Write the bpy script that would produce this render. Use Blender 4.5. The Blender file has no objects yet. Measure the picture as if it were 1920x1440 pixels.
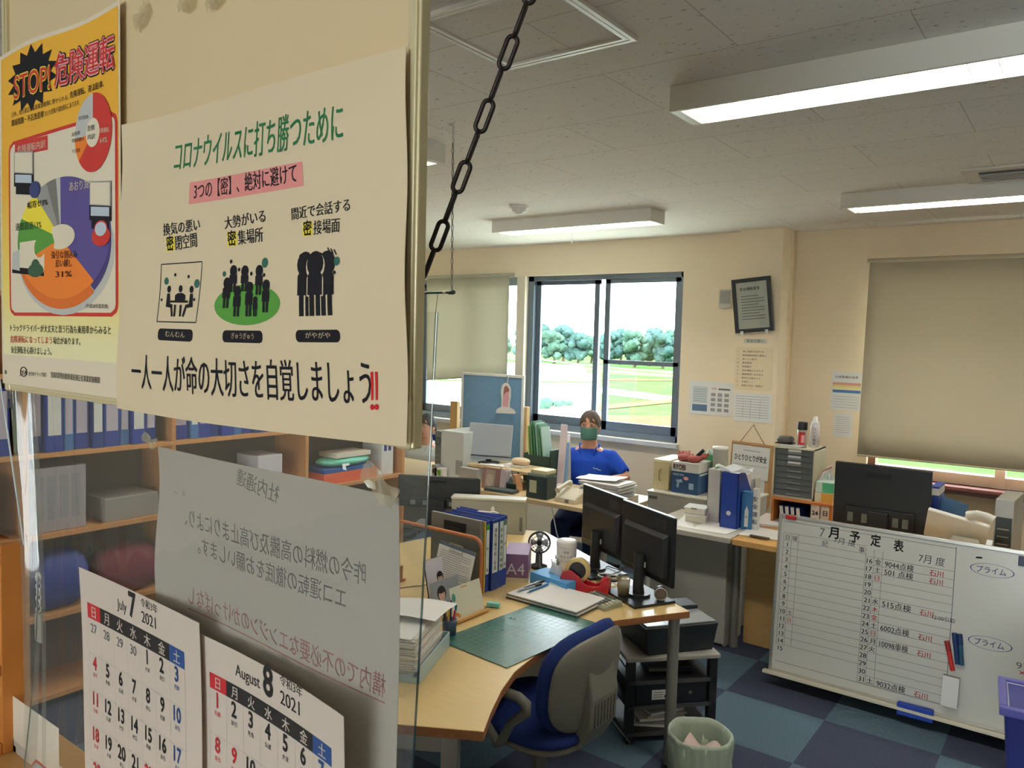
import bpy, bmesh, math, random
from mathutils import Vector, Matrix
random.seed(7)
S = bpy.context.scene
PI = math.pi

# ------------------------------------------------------------------ camera
EYE = Vector((0.0, 0.0, 1.82))
FPX = 1459.2
YAW, PITCH, ROLL = math.radians(36.738), math.radians(3.358), math.radians(-1.521)
_f = Vector((-math.sin(YAW)*math.cos(PITCH), math.cos(YAW)*math.cos(PITCH), -math.sin(PITCH)))
_r = Vector((math.cos(YAW), math.sin(YAW), 0.0))
_d = _f.cross(_r)
CR = (math.cos(ROLL)*_r + math.sin(ROLL)*_d).normalized()
CD = (-math.sin(ROLL)*_r + math.cos(ROLL)*_d).normalized()
cam_data = bpy.data.cameras.new('camera')
cam = bpy.data.objects.new('camera', cam_data)
S.collection.objects.link(cam)
cam_data.sensor_fit = 'HORIZONTAL'
cam_data.sensor_width = 36.0
cam_data.lens = FPX/1920.0*36.0
cam_data.clip_start = 0.05
cam_data.clip_end = 900.0
_m = Matrix((CR, -CD, -_f)).transposed().to_4x4()
_m.translation = EYE
cam.matrix_world = _m
S.camera = cam

# ------------------------------------------------------------------ view, world, sun
S.view_settings.view_transform = 'Standard'
S.view_settings.look = 'None'
S.view_settings.gamma = 1.0
S.view_settings.use_curve_mapping = False
S.view_settings.exposure = 0.76
S.cycles.use_denoising = True
S.cycles.max_bounces = 8
S.cycles.diffuse_bounces = 5
S.cycles.transparent_max_bounces = 24
S.cycles.caustics_reflective = False
S.cycles.caustics_refractive = False
S.cycles.sample_clamp_indirect = 6.0

world = bpy.data.worlds.new('sky')
S.world = world
world.use_nodes = True
wn = world.node_tree.nodes
wl = world.node_tree.links
wn.clear()
w_out = wn.new('ShaderNodeOutputWorld')
w_bg = wn.new('ShaderNodeBackground')
w_tc = wn.new('ShaderNodeTexCoord')
w_sep = wn.new('ShaderNodeSeparateXYZ')
w_ramp = wn.new('ShaderNodeValToRGB')
w_ramp.color_ramp.elements[0].position = 0.0
w_ramp.color_ramp.elements[0].color = (0.93, 0.97, 1.0, 1)
w_ramp.color_ramp.elements[1].position = 0.9
w_ramp.color_ramp.elements[1].color = (0.72, 0.85, 1.0, 1)
wl.new(w_tc.outputs['Generated'], w_sep.inputs[0])
wl.new(w_sep.outputs['Z'], w_ramp.inputs[0])
wl.new(w_ramp.outputs[0], w_bg.inputs['Color'])
w_bg.inputs['Strength'].default_value = 7.4
wl.new(w_bg.outputs[0], w_out.inputs[0])

sun_data = bpy.data.lights.new('sun', 'SUN')
sun = bpy.data.objects.new('sun', sun_data)
S.collection.objects.link(sun)
sun_data.energy = 6.0
sun_data.angle = 0.01
sun_data.color = (1.0, 0.96, 0.86)
# high summer sun off the building's side, so it never shines straight in through the windows
sun.rotation_euler = Vector((-0.75, 0.03, -1.0)).to_track_quat('-Z', 'Y').to_euler()

TUBE = 46.0       # radiance of the ceiling tubes
FLOOR_Z, CEIL_Z = 0.0, 2.69
BOARD_Y = 0.50
WALL_Y, COL_Y, WALLR_Y = 5.80, 5.72, 6.15
LEFT_X, RIGHT_X, BACK_Y = -6.0, 3.2, -6.0

# daylight comes in through the two windows and the added rear opening: portals only guide the sampling of the sky
def portal(name, x0, x1, z0, z1, y, inward=-1):
    l = bpy.data.lights.new(name, 'AREA')
    l.shape = 'RECTANGLE'
    l.size, l.size_y = x1-x0, z1-z0
    l.cycles.is_portal = True
    o = bpy.data.objects.new(name, l)
    S.collection.objects.link(o)
    o.location = ((x0+x1)/2, y, (z0+z1)/2)
    o.rotation_euler = (inward*PI/2, 0, 0)

# ------------------------------------------------------------------ where a line of sight meets a surface of the room
def ray(px, py):
    return CR*((px-960.0)/FPX) + CD*((py-720.0)/FPX) + _f
def on_z(px, py, z):
    v = ray(px, py); return EYE + v*((z-EYE.z)/v.z)
def on_y(px, py, y):
    v = ray(px, py); return EYE + v*((y-EYE.y)/v.y)
def on_x(px, py, x):
    v = ray(px, py); return EYE + v*((x-EYE.x)/v.x)
def hit(px, py, p0, n):
    v = ray(px, py); n = Vector(n); return EYE + v*((Vector(p0)-EYE).dot(n)/v.dot(n))

# ------------------------------------------------------------------ materials
def lin(c):
    c = c/255.0
    return c/12.92 if c <= 0.04045 else ((c+0.055)/1.055)**2.4
def rgb(c):
    return (lin(c[0]), lin(c[1]), lin(c[2]), 1.0)
_mats = {}
def mat(name, col, rough=0.55, metal=0.0, var=0.0, scale=8.0, spec=0.5, bump=0.0, emit=0.0, coat=0.0, stretch=None):
    if name in _mats: return _mats[name]
    m = bpy.data.materials.new(name); _mats[name] = m
    m.use_nodes = True
    nt = m.node_tree; b = nt.nodes['Principled BSDF']
    b.inputs['Base Color'].default_value = rgb(col)
    b.inputs['Roughness'].default_value = rough
    b.inputs['Metallic'].default_value = metal
    b.inputs['Specular IOR Level'].default_value = spec
    if coat: b.inputs['Coat Weight'].default_value = coat
    if emit:
        b.inputs['Emission Color'].default_value = rgb(col)
        b.inputs['Emission Strength'].default_value = emit
    if var or bump:
        tc = nt.nodes.new('ShaderNodeTexCoord')
        nz = nt.nodes.new('ShaderNodeTexNoise'); nz.inputs['Scale'].default_value = scale; nz.inputs['Detail'].default_value = 5
        if stretch:
            mp = nt.nodes.new('ShaderNodeMapping'); mp.inputs['Scale'].default_value = stretch
            nt.links.new(tc.outputs['Object'], mp.inputs[0]); nt.links.new(mp.outputs[0], nz.inputs['Vector'])
        else:
            nt.links.new(tc.outputs['Object'], nz.inputs['Vector'])
        if var:
            mx = nt.nodes.new('ShaderNodeMix'); mx.data_type = 'RGBA'
            c = rgb(col)
            mx.inputs['A'].default_value = tuple(max(0, x*(1-var)) for x in c[:3])+(1,)
            mx.inputs['B'].default_value = tuple(min(1, x*(1+var)) for x in c[:3])+(1,)
            nt.links.new(nz.outputs['Fac'], mx.inputs['Factor']); nt.links.new(mx.outputs['Result'], b.inputs['Base Color'])
        if bump:
            bp = nt.nodes.new('ShaderNodeBump'); bp.inputs['Strength'].default_value = bump; bp.inputs['Distance'].default_value = 0.003
            nt.links.new(nz.outputs['Fac'], bp.inputs['Height']); nt.links.new(bp.outputs[0], b.inputs['Normal'])
    return m

def clear_mat(name, tint=(1, 1, 1), gloss=0.06, rough=0.02, haze=0.0, hazecol=(200, 205, 205)):
    if name in _mats: return _mats[name]
    m = bpy.data.materials.new(name); _mats[name] = m
    m.use_nodes = True
    nt = m.node_tree; nt.nodes.clear()
    out = nt.nodes.new('ShaderNodeOutputMaterial')
    tr = nt.nodes.new('ShaderNodeBsdfTransparent'); tr.inputs[0].default_value = (*tint, 1)
    gl = nt.nodes.new('ShaderNodeBsdfGlossy'); gl.inputs['Roughness'].default_value = rough
    mx = nt.nodes.new('ShaderNodeMixShader'); mx.inputs[0].default_value = gloss
    nt.links.new(tr.outputs[0], mx.inputs[1]); nt.links.new(gl.outputs[0], mx.inputs[2])
    last = mx
    if haze:
        df = nt.nodes.new('ShaderNodeBsdfDiffuse'); df.inputs[0].default_value = rgb(hazecol)
        tl = nt.nodes.new('ShaderNodeBsdfTranslucent'); tl.inputs[0].default_value = rgb(hazecol)
        m3 = nt.nodes.new('ShaderNodeMixShader'); m3.inputs[0].default_value = 0.5
        nt.links.new(df.outputs[0], m3.inputs[1]); nt.links.new(tl.outputs[0], m3.inputs[2])
        m2 = nt.nodes.new('ShaderNodeMixShader'); m2.inputs[0].default_value = haze
        nt.links.new(mx.outputs[0], m2.inputs[1]); nt.links.new(m3.outputs[0], m2.inputs[2]); last = m2
    nt.links.new(last.outputs[0], out.inputs[0])
    return m

def thin_mat(name, col, trans=0.35, rough=0.6):
    """paper or cloth that lets some light through"""
    if name in _mats: return _mats[name]
    m = bpy.data.materials.new(name); _mats[name] = m
    m.use_nodes = True
    nt = m.node_tree; b = nt.nodes['Principled BSDF']; out = nt.nodes['Material Output']
    b.inputs['Base Color'].default_value = rgb(col); b.inputs['Roughness'].default_value = rough; b.inputs['Specular IOR Level'].default_value = 0.25
    tl = nt.nodes.new('ShaderNodeBsdfTranslucent'); tl.inputs[0].default_value = rgb(col)
    mx = nt.nodes.new('ShaderNodeMixShader'); mx.inputs[0].default_value = trans
    nt.links.new(b.outputs[0], mx.inputs[1]); nt.links.new(tl.outputs[0], mx.inputs[2]); nt.links.new(mx.outputs[0], out.inputs[0])
    return m

# ------------------------------------------------------------------ shape building
_txt_cache = {}
_tc = bpy.data.curves.new('lettering', 'FONT'); _tc.resolution_u = 3
_to = bpy.data.objects.new('lettering', _tc)
def glyphs(s, off=0.0):
    """outline of a piece of lettering as flat faces; off > 0 makes it bolder"""
    k = (s, off)
    if k in _txt_cache: return _txt_cache[k]
    if off > 0:
        v, f = glyphs(s); n = 2 if off < 0.02 else 8 if off < 0.035 else 14
        V2, F2 = [], []
        for i in range(n):
            q = 2*PI*i/n; b = len(V2)
            V2 += [(x+off*math.cos(q), y+off*math.sin(q)) for x, y in v]; F2 += [tuple(b+j for j in t) for t in f]
        _txt_cache[k] = (V2, F2)
        return V2, F2
    if _to.name not in S.collection.objects: S.collection.objects.link(_to)
    _tc.body = s; _tc.size = 1.0
    bpy.context.view_layer.update()
    me = bpy.data.meshes.new_from_object(_to.evaluated_get(bpy.context.evaluated_depsgraph_get()))
    v = [(p.co.x, p.co.y) for p in me.vertices]; f = [tuple(p.vertices) for p in me.polygons]
    bpy.data.meshes.remove(me)
    _txt_cache[k] = (v, f)
    return v, f

class G:
    """collects shapes, then links them as ONE mesh object"""
    def __init__(self): self.v = []; self.f = []; self.fm = []; self.mats = []; self.sm = []
    def mi(self, m):
        if m not in self.mats: self.mats.append(m)
        return self.mats.index(m)
    def add(self, vs, fs, m, smooth=False):
        b = len(self.v); self.v += [tuple(v) for v in vs]; i = self.mi(m)
        for f in fs: self.f.append(tuple(b+k for k in f)); self.fm.append(i); self.sm.append(smooth)
        return self
    def box(self, c, s, m, R=None):
        c = Vector(c); h = Vector(s)/2
        P = [Vector((x*h.x, y*h.y, z*h.z)) for x in (-1, 1) for y in (-1, 1) for z in (-1, 1)]
        if R is not None: P = [R @ p for p in P]
        return self.add([c+p for p in P], [(0,1,3,2),(4,6,7,5),(0,4,5,1),(2,3,7,6),(0,2,6,4),(1,5,7,3)], m)
    def bb(self, x0, x1, y0, y1, z0, z1, m):
        return self.box(((x0+x1)/2, (y0+y1)/2, (z0+z1)/2), (abs(x1-x0), abs(y1-y0), abs(z1-z0)), m)
    def hexa(self, P, m):
        """8 corners: bottom four in order, then top four"""
        return self.add(P, [(3,2,1,0),(4,5,6,7),(0,1,5,4),(1,2,6,5),(2,3,7,6),(3,0,4,7)], m)
    def prism(self, poly, z0, z1, m, T=None):
        n = len(poly)
        P = [Vector((x, y, z0)) for x, y in poly]+[Vector((x, y, z1)) for x, y in poly]
        if T is not None: P = [T @ p for p in P]
        return self.add(P, [tuple(range(n-1, -1, -1)), tuple(range(n, 2*n))]+[(i, (i+1) % n, n+(i+1) % n, n+i) for i in range(n)], m)
    def tube(self, path, r, m, n=8, closed=False, caps=True):
        path = [Vector(p) for p in path]; k = len(path); rs = r if isinstance(r, (list, tuple)) else [r]*k
        vs = []; up = None
        for i, p in enumerate(path):
            if closed: t = path[(i+1) % k]-path[i-1]
            else: t = path[min(i+1, k-1)]-path[max(i-1, 0)]
            t.normalize()
            if up is None:
                up = Vector((0, 0, 1)) if abs(t.z) < 0.9 else Vector((1, 0, 0))
            a = t.cross(up)
            if a.length < 1e-5: a = t.cross(Vector((0.3, 1, 0.2)))
            a.normalize(); b = t.cross(a).normalized(); up = -b if False else up
            up = (a.cross(t)).normalized()
            for j in range(n):
                q = 2*PI*j/n
                vs.append(p+(a*math.cos(q)+up*math.sin(q))*rs[i])
        fs = []
        for i in range(k if closed else k-1):
            i2 = (i+1) % k
            for j in range(n): fs.append((i*n+j, i*n+(j+1) % n, i2*n+(j+1) % n, i2*n+j))
        self.add(vs, fs, m, True)
        if caps and not closed:
            self.add(vs[:n], [tuple(range(n-1, -1, -1))], m); self.add(vs[-n:], [tuple(range(n))], m)
        return self
    def cyl(self, p0, p1, r, m, n=16, r2=None):
        return self.tube([p0, p1], [r, r if r2 is None else r2], m, n)
    def lathe(self, prof, m, c=(0, 0, 0), n=20, T=None, squash=(1, 1)):
        vs = []; c = Vector(c)
        for r, z in prof:
            for j in range(n):
                q = 2*PI*j/n; p = Vector((r*math.cos(q)*squash[0], r*math.sin(q)*squash[1], z))
                vs.append((T @ p if T is not None else p)+c)
        fs = [(i*n+j, i*n+(j+1) % n, (i+1)*n+(j+1) % n, (i+1)*n+j) for i in range(len(prof)-1) for j in range(n)]
        return self.add(vs, fs, m, True)
    def ball(self, c, r, m, n=12, sq=(1, 1, 1)):
        vs = []; k = n//2
        for i in range(k+1):
            a = -PI/2+PI*i/k
            for j in range(n):
                q = 2*PI*j/n
                vs.append((c[0]+r*sq[0]*math.cos(a)*math.cos(q), c[1]+r*sq[1]*math.cos(a)*math.sin(q), c[2]+r*sq[2]*math.sin(a)))
        return self.add(vs, [(i*n+j, i*n+(j+1) % n, (i+1)*n+(j+1) % n, (i+1)*n+j) for i in range(k) for j in range(n)], m, True)
    def surf(self, fn, nu, nv, m, smooth=True):
        vs = [fn(i/nu, j/nv) for j in range(nv+1) for i in range(nu+1)]
        return self.add(vs, [(j*(nu+1)+i, j*(nu+1)+i+1, (j+1)*(nu+1)+i+1, (j+1)*(nu+1)+i) for j in range(nv) for i in range(nu)], m, smooth)
    def pad(self, w, h, t, m, T, bend=0.0, p=3.2, nr=7, na=32):
        """cushion: rounded-square outline w x h, thickness t along local z, bent by bend at its sides"""
        def ring(r, sgn):
            out = []
            for j in range(na):
                q = 2*PI*j/na; c, s = math.cos(q), math.sin(q)
                x = math.copysign(abs(c)**(2/p), c)*w/2*r; y = math.copysign(abs(s)**(2/p), s)*h/2*r
                z = sgn*t/2*(max(0.0, 1-r**4))**0.5 + bend*(2*x/w)**2
                out.append(T @ Vector((x, y, z)))
            return out
        rs = [i/nr for i in range(1, nr)]+[0.97, 1.0]
        vs = [T @ Vector((0, 0, t/2))]
        for r in rs: vs += ring(r, 1)
        for r in reversed(rs[:-1]): vs += ring(r, -1)
        vs.append(T @ Vector((0, 0, -t/2))); k = 2*len(rs)-1; fs = []
        for j in range(na): fs.append((0, 1+j, 1+(j+1) % na)); fs.append((len(vs)-1, 1+(k-1)*na+(j+1) % na, 1+(k-1)*na+j))
        for i in range(k-1):
            for j in range(na): fs.append((1+i*na+j, 1+(i+1)*na+j, 1+(i+1)*na+(j+1) % na, 1+i*na+(j+1) % na))
        return self.add(vs, fs, m, True)
    def text(self, s, P, U, V, h, m, off=0.0, sx=1.0, align='l', width=None):
        """flat lettering: origin P, right U, up V (unit vectors), letter height h"""
        v, f = glyphs(s, off)
        if not v: return self
        x0 = min(a for a, b in v); x1 = max(a for a, b in v); k = h
        kx = k*sx if width is None else width/max(1e-6, x1-x0)
        ox = -x0*kx - ({'l': 0, 'c': 0.5, 'r': 1}[align])*(x1-x0)*kx
        P = Vector(P); U = Vector(U); V = Vector(V)
        return self.add([P+U*(ox+a*kx)+V*(b*k) for a, b in v], f, m)
    def build(self, name, parent=None, bev=0.0, seg=2, sub=0, solid=0.0, auto=False):
        me = bpy.data.meshes.new(name)
        me.from_pydata(self.v, [], self.f)
        for m in self.mats: me.materials.append(m)
        me.polygons.foreach_set('material_index', self.fm)
        me.polygons.foreach_set('use_smooth', self.sm)
        me.update()
        o = bpy.data.objects.new(name, me)
        S.collection.objects.link(o)
        if parent is not None: o.parent = parent
        if solid:
            md = o.modifiers.new('thickness', 'SOLIDIFY'); md.thickness = solid; md.offset = 0
        if bev:
            md = o.modifiers.new('rounding', 'BEVEL'); md.width = bev; md.segments = seg; md.limit_method = 'ANGLE'; md.angle_limit = 0.7
        if sub:
            md = o.modifiers.new('smooth', 'SUBSURF'); md.levels = sub; md.render_levels = sub
        return o

def tag(o, label=None, cat=None, group=None, kind=None):
    if label: o['label'] = label
    if cat: o['category'] = cat
    if group: o['group'] = group
    if kind: o['kind'] = kind
    return o
def thing(name, label, cat, loc=(0, 0, 0), rz=0.0, group=None, tilt=None):
    o = bpy.data.objects.new(name, None); S.collection.objects.link(o)
    o.empty_display_size = 0.05
    o.location = loc
    o.rotation_euler = (tilt[0] if tilt else 0, tilt[1] if tilt else 0, rz)
    return tag(o, label, cat, group)
def struct(o): o['kind'] = 'structure'; return o
def copy_tree(o, parent=None):
    c = o.copy(); S.collection.objects.link(c)
    if parent is not None: c.parent = parent
    for ch in list(o.children): copy_tree(ch, c)
    return c

class Sheet(G):
    """a printed sheet: paper and ink in one mesh, laid out in metres (u right, v up) and hung with its own waviness"""
    def __init__(self, O, U, V, w, h, paper, wave=None, thick=0.0006, nu=24, nv=24, eps=0.00025):
        super().__init__()
        self.O = Vector(O); self.U = Vector(U).normalized(); self.V = Vector(V).normalized(); self.N = self.U.cross(self.V).normalized()
        self.w, self.h, self.wave, self.eps = w, h, wave, eps
        self.surf(lambda a, b: self.at(a*w, b*h), nu, nv, paper)
        self.surf(lambda a, b: self.at((1-a)*w, b*h, -thick/eps), nu, nv, paper)
        edge = [(0, 0, w, 0), (w, 0, w, h), (w, h, 0, h), (0, h, 0, 0)]
        for x0, y0, x1, y1 in edge:
            self.surf(lambda a, b: self.at(x0+(x1-x0)*a, y0+(y1-y0)*a, (-thick/eps)*(1-b)), nu, 1, paper)
    def at(self, u, v, layer=0):
        d = self.wave(u/self.w, v/self.h) if self.wave else (0, 0, 0)
        return self.O+self.U*(u+d[0])+self.V*(v+d[1])+self.N*(d[2]+layer*self.eps)
    def ink(self, pts, fs, m, layer=1):
        return self.add([self.at(u, v, layer) for u, v in pts], fs, m)
    def rect(self, u0, v0, u1, v1, m, layer=1, n=6):
        return self.surf(lambda a, b: self.at(u0+(u1-u0)*a, v0+(v1-v0)*b, layer), n, n, m)
    def poly(self, pts, m, layer=1):
        if len(pts) == 4:
            p, q, r, t = pts; L = lambda a, b, k: (a[0]+(b[0]-a[0])*k, a[1]+(b[1]-a[1])*k)
            return self.surf(lambda a, b: self.at(*L(L(p, q, a), L(t, r, a), b), layer), 8, 4, m)
        return self.ink(pts, [tuple(range(len(pts)))], m, layer)
    def line(self, u0, v0, u1, v1, t, m, layer=1):
        dx, dy = u1-u0, v1-v0; L = math.hypot(dx, dy) or 1; nx, ny = -dy/L*t/2, dx/L*t/2; k = 12
        self.surf(lambda a, b: self.at(u0+dx*a+nx*(2*b-1), v0+dy*a+ny*(2*b-1), layer), k, 1, m)
    def frame(self, u0, v0, u1, v1, t, m, layer=1):
        for a in ((u0, v0, u1, v0), (u1, v0, u1, v1), (u1, v1, u0, v1), (u0, v1, u0, v0)): self.line(*a, t, m, layer)
    def disc(self, u, v, ru, m, rv=None, layer=1, a0=0, a1=2*PI, inner=0.0, n=28):
        rv = ru if rv is None else rv; P = []; F = []
        for i in range(n+1):
            q = a0+(a1-a0)*i/n; c, s = math.cos(q), math.sin(q)
            P += [(u+ru*inner*c, v+rv*inner*s), (u+ru*c, v+rv*s)]
        F = [(2*i, 2*i+1, 2*i+3, 2*i+2) for i in range(n)]
        self.ink(P, F, m, layer)
    def word(self, s, u, v, h, m, layer=2, off=0.0, sx=1.0, align='l', width=None, rot=0.0, mirror=False):
        vv, f = glyphs(s, off)
        if not vv: return self
        x0 = min(a for a, b in vv); x1 = max(a for a, b in vv); y0 = min(b for a, b in vv)
        kx = h*sx if width is None else width/max(1e-6, x1-x0)
        ox = -x0*kx-({'l': 0, 'c': 0.5, 'r': 1}[align])*(x1-x0)*kx
        c, s_ = math.cos(rot), math.sin(rot); P = []
        for a, b in vv:
            X, Y = ox+a*kx, b*h
            if mirror: X = -X
            P.append((u+X*c-Y*s_, v+X*s_+Y*c))
        return self.ink(P, f, m, layer)
WALL_Y, COL_Y, WALLR_Y = 5.95, 5.82, 6.12
# ------------------------------------------------------------------ room shell
M_wall = mat('wall_paint', (240, 223, 194), 0.75, var=0.04, scale=3.0, spec=0.25)
M_cream_post = mat('cream_post', (222, 212, 190), 0.6)
M_alu_dark = mat('window_metal', (116, 128, 140), 0.4, metal=0.55)
M_alu = mat('aluminium', (200, 198, 192), 0.35, metal=0.75)
M_glass = clear_mat('window_glass', (0.97, 0.99, 0.98), 0.05, 0.0)
M_white = mat('white_plastic', (232, 232, 228), 0.45)
M_offwhite = mat('offwhite_metal', (214, 211, 202), 0.5)
M_black = mat('black_plastic', (26, 28, 31), 0.42)
M_blackm = mat('black_matte', (20, 21, 24), 0.7)
M_ink = mat('ink_black', (30, 28, 34), 0.7, spec=0.2)
M_inkgrey = mat('ink_grey', (110, 110, 112), 0.7, spec=0.2)
M_inkred = mat('ink_red', (196, 40, 46), 0.7, spec=0.2)
M_inkblue = mat('ink_blue', (38, 52, 130), 0.7, spec=0.2)
M_paper = mat('white_paper', (232, 230, 226), 0.7, spec=0.2)
M_wood = mat('light_wood', (205, 160, 96), 0.45, var=0.14, scale=6.0, stretch=(1, 1, 14))
M_orangewood = mat('orange_wood', (196, 122, 58), 0.42, var=0.16, scale=5.0, stretch=(1, 10, 1))
M_greysteel = mat('grey_steel', (176, 174, 164), 0.45, spec=0.4)
M_bluefile = mat('blue_file', (34, 62, 150), 0.4)

def carpet_mat():
    m = bpy.data.materials.new('carpet_tiles'); m.use_nodes = True
    nt = m.node_tree; b = nt.nodes['Principled BSDF']
    tc = nt.nodes.new('ShaderNodeTexCoord'); mp = nt.nodes.new('ShaderNodeMapping')
    mp.inputs['Location'].default_value = (0.956+50, -3.904+50, 0.25)
    ck = nt.nodes.new('ShaderNodeTexChecker'); ck.inputs['Scale'].default_value = 2.0
    ck.inputs['Color1'].default_value = rgb((72, 79, 100)); ck.inputs['Color2'].default_value = rgb((94, 118, 134))
    nz = nt.nodes.new('ShaderNodeTexNoise'); nz.inputs['Scale'].default_value = 160; nz.inputs['Detail'].default_value = 4
    n2 = nt.nodes.new('ShaderNodeTexNoise'); n2.inputs['Scale'].default_value = 2.2
    mx = nt.nodes.new('ShaderNodeMix'); mx.data_type = 'RGBA'; mx.blend_type = 'MULTIPLY'; mx.inputs['Factor'].default_value = 0.75
    rp = nt.nodes.new('ShaderNodeValToRGB'); rp.color_ramp.elements[0].position = 0.3; rp.color_ramp.elements[0].color = (0.5, 0.5, 0.5, 1); rp.color_ramp.elements[1].position = 0.75; rp.color_ramp.elements[1].color = (1, 1, 1, 1)
    nt.links.new(tc.outputs['Object'], mp.inputs[0]); nt.links.new(mp.outputs[0], ck.inputs['Vector'])
    nt.links.new(tc.outputs['Object'], nz.inputs['Vector']); nt.links.new(nz.outputs['Fac'], rp.inputs[0])
    nt.links.new(ck.outputs['Color'], mx.inputs['A']); nt.links.new(rp.outputs[0], mx.inputs['B'])
    nt.links.new(mx.outputs['Result'], b.inputs['Base Color'])
    b.inputs['Roughness'].default_value = 0.95; b.inputs['Specular IOR Level'].default_value = 0.1
    bp = nt.nodes.new('ShaderNodeBump'); bp.inputs['Strength'].default_value = 0.4; bp.inputs['Distance'].default_value = 0.004
    nt.links.new(nz.outputs['Fac'], bp.inputs['Height']); nt.links.new(bp.outputs[0], b.inputs['Normal'])
    return m
def ceiling_mat():
    m = bpy.data.materials.new('rockwool_ceiling'); m.use_nodes = True
    nt = m.node_tree; b = nt.nodes['Principled BSDF']; L = nt.links.new
    tc = nt.nodes.new('ShaderNodeTexCoord')
    mp = nt.nodes.new('ShaderNodeMapping'); mp.inputs['Location'].default_value = (0.43+20*0.91, 0.03+0.0, 0)
    br = nt.nodes.new('ShaderNodeTexBrick')
    br.inputs['Scale'].default_value = 1.0; br.inputs['Brick Width'].default_value = 0.91; br.inputs['Row Height'].default_value = 0.455
    br.inputs['Mortar Size'].default_value = 0.0022; br.inputs['Mortar Smooth'].default_value = 0.3
    br.inputs['Color1'].default_value = (1, 1, 1, 1); br.inputs['Color2'].default_value = (0.97, 0.97, 0.97, 1); br.inputs['Mortar'].default_value = (0.66, 0.64, 0.62, 1)
    L(tc.outputs['Object'], mp.inputs[0]); L(mp.outputs[0], br.inputs['Vector'])
    # worm holes: short dashes running along x
    m2 = nt.nodes.new('ShaderNodeMapping'); m2.inputs['Scale'].default_value = (34, 110, 1)
    nz = nt.nodes.new('ShaderNodeTexNoise'); nz.inputs['Scale'].default_value = 1.0; nz.inputs['Detail'].default_value = 2.5; nz.inputs['Roughness'].default_value = 0.6
    rp = nt.nodes.new('ShaderNodeValToRGB'); rp.color_ramp.elements[0].position = 0.30; rp.color_ramp.elements[0].color = (0.45, 0.43, 0.4, 1); rp.color_ramp.elements[1].position = 0.345; rp.color_ramp.elements[1].color = (1, 1, 1, 1)
    L(tc.outputs['Object'], m2.inputs[0]); L(m2.outputs[0], nz.inputs['Vector']); L(nz.outputs['Fac'], rp.inputs[0])
    mx = nt.nodes.new('ShaderNodeMix'); mx.data_type = 'RGBA'; mx.blend_type = 'MULTIPLY'; mx.inputs['Factor'].default_value = 1
    L(br.outputs['Color'], mx.inputs['A']); L(rp.outputs[0], mx.inputs['B'])
    m3 = nt.nodes.new('ShaderNodeMix'); m3.data_type = 'RGBA'; m3.blend_type = 'MULTIPLY'; m3.inputs['Factor'].default_value = 1
    L(mx.outputs['Result'], m3.inputs['A']); m3.inputs['B'].default_value = rgb((238, 236, 230)); L(m3.outputs['Result'], b.inputs['Base Color'])
    b.inputs['Roughness'].default_value = 0.9; b.inputs['Specular IOR Level'].default_value = 0.15
    return m
M_carpet, M_ceil = carpet_mat(), ceiling_mat()
g = G(); g.bb(LEFT_X, RIGHT_X, BACK_Y, 6.4, -0.12, 0.0, M_carpet); struct(g.build('floor'))
g = G(); g.bb(LEFT_X, RIGHT_X, BACK_Y, 6.4, CEIL_Z, CEIL_Z+0.15, M_ceil); struct(g.build('ceiling'))

def wall_with_hole(name, x0, x1, y, hx0, hx1, hz0, hz1, t=0.18):
    g = G()
    g.bb(x0, hx0, y, y+t, 0, CEIL_Z, M_wall); g.bb(hx1, x1, y, y+t, 0, CEIL_Z, M_wall)
    g.bb(hx0, hx1, y, y+t, 0, hz0, M_wall); g.bb(hx0, hx1, y, y+t, hz1, CEIL_Z, M_wall)
    return struct(g.build(name))
W1X0, W1X1 = -5.75, on_y(1282, 508, WALL_Y).x
W1Z0, W1Z1 = 0.985, 2.405
W2X0, W2X1, W2Z0, W2Z1 = -1.30, 1.35, 0.89, 2.36
COLX0, COLX1 = on_y(1388, 437, COL_Y).x, on_y(1470, 430, COL_Y).x
wall_with_hole('wall_far', LEFT_X, COLX0+0.01, WALL_Y, W1X0, W1X1, W1Z0, W1Z1)
wall_with_hole('wall_right_bay', COLX1-0.01, RIGHT_X, WALLR_Y, W2X0, W2X1, W2Z0, W2Z1)
g = G(); g.bb(COLX0, COLX1, COL_Y, 6.3, 0, CEIL_Z, M_wall); g.bb(COLX1, COLX1+0.012, COL_Y+0.20, COL_Y+0.225, 0, CEIL_Z, M_wall); struct(g.build('column'))
g = G(); g.bb(LEFT_X-0.15, LEFT_X, BACK_Y, 6.3, 0, CEIL_Z, M_wall); struct(g.build('wall_left'))
g = G(); g.bb(RIGHT_X, RIGHT_X+0.15, BACK_Y, 6.3, 0, CEIL_Z, M_wall); struct(g.build('wall_right'))
# unseen glazed opening added behind the camera to throw daylight on the board
EX0, EX1, EZ1 = -1.8, 1.8, 2.2
g = G(); yb0, yb1 = BACK_Y-0.15, BACK_Y
g.bb(LEFT_X-0.15, EX0, yb0, yb1, 0, CEIL_Z, M_wall); g.bb(EX1, RIGHT_X+0.15, yb0, yb1, 0, CEIL_Z, M_wall); g.bb(EX0, EX1, yb0, yb1, EZ1, CEIL_Z, M_wall); struct(g.build('wall_back'))
g = G()
for x in (EX0, EX0+0.88, EX0+1.78, EX0+2.68, EX1-0.05): g.bb(x, x+0.05, yb0+0.03, yb0+0.09, 0, EZ1, M_alu)
g.bb(EX0, EX1, yb0+0.03, yb0+0.09, EZ1-0.06, EZ1, M_alu); g.bb(EX0, EX1, yb0+0.03, yb0+0.09, 0, 0.08, M_alu); d1 = struct(g.build('added_opening_frame'))
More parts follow.
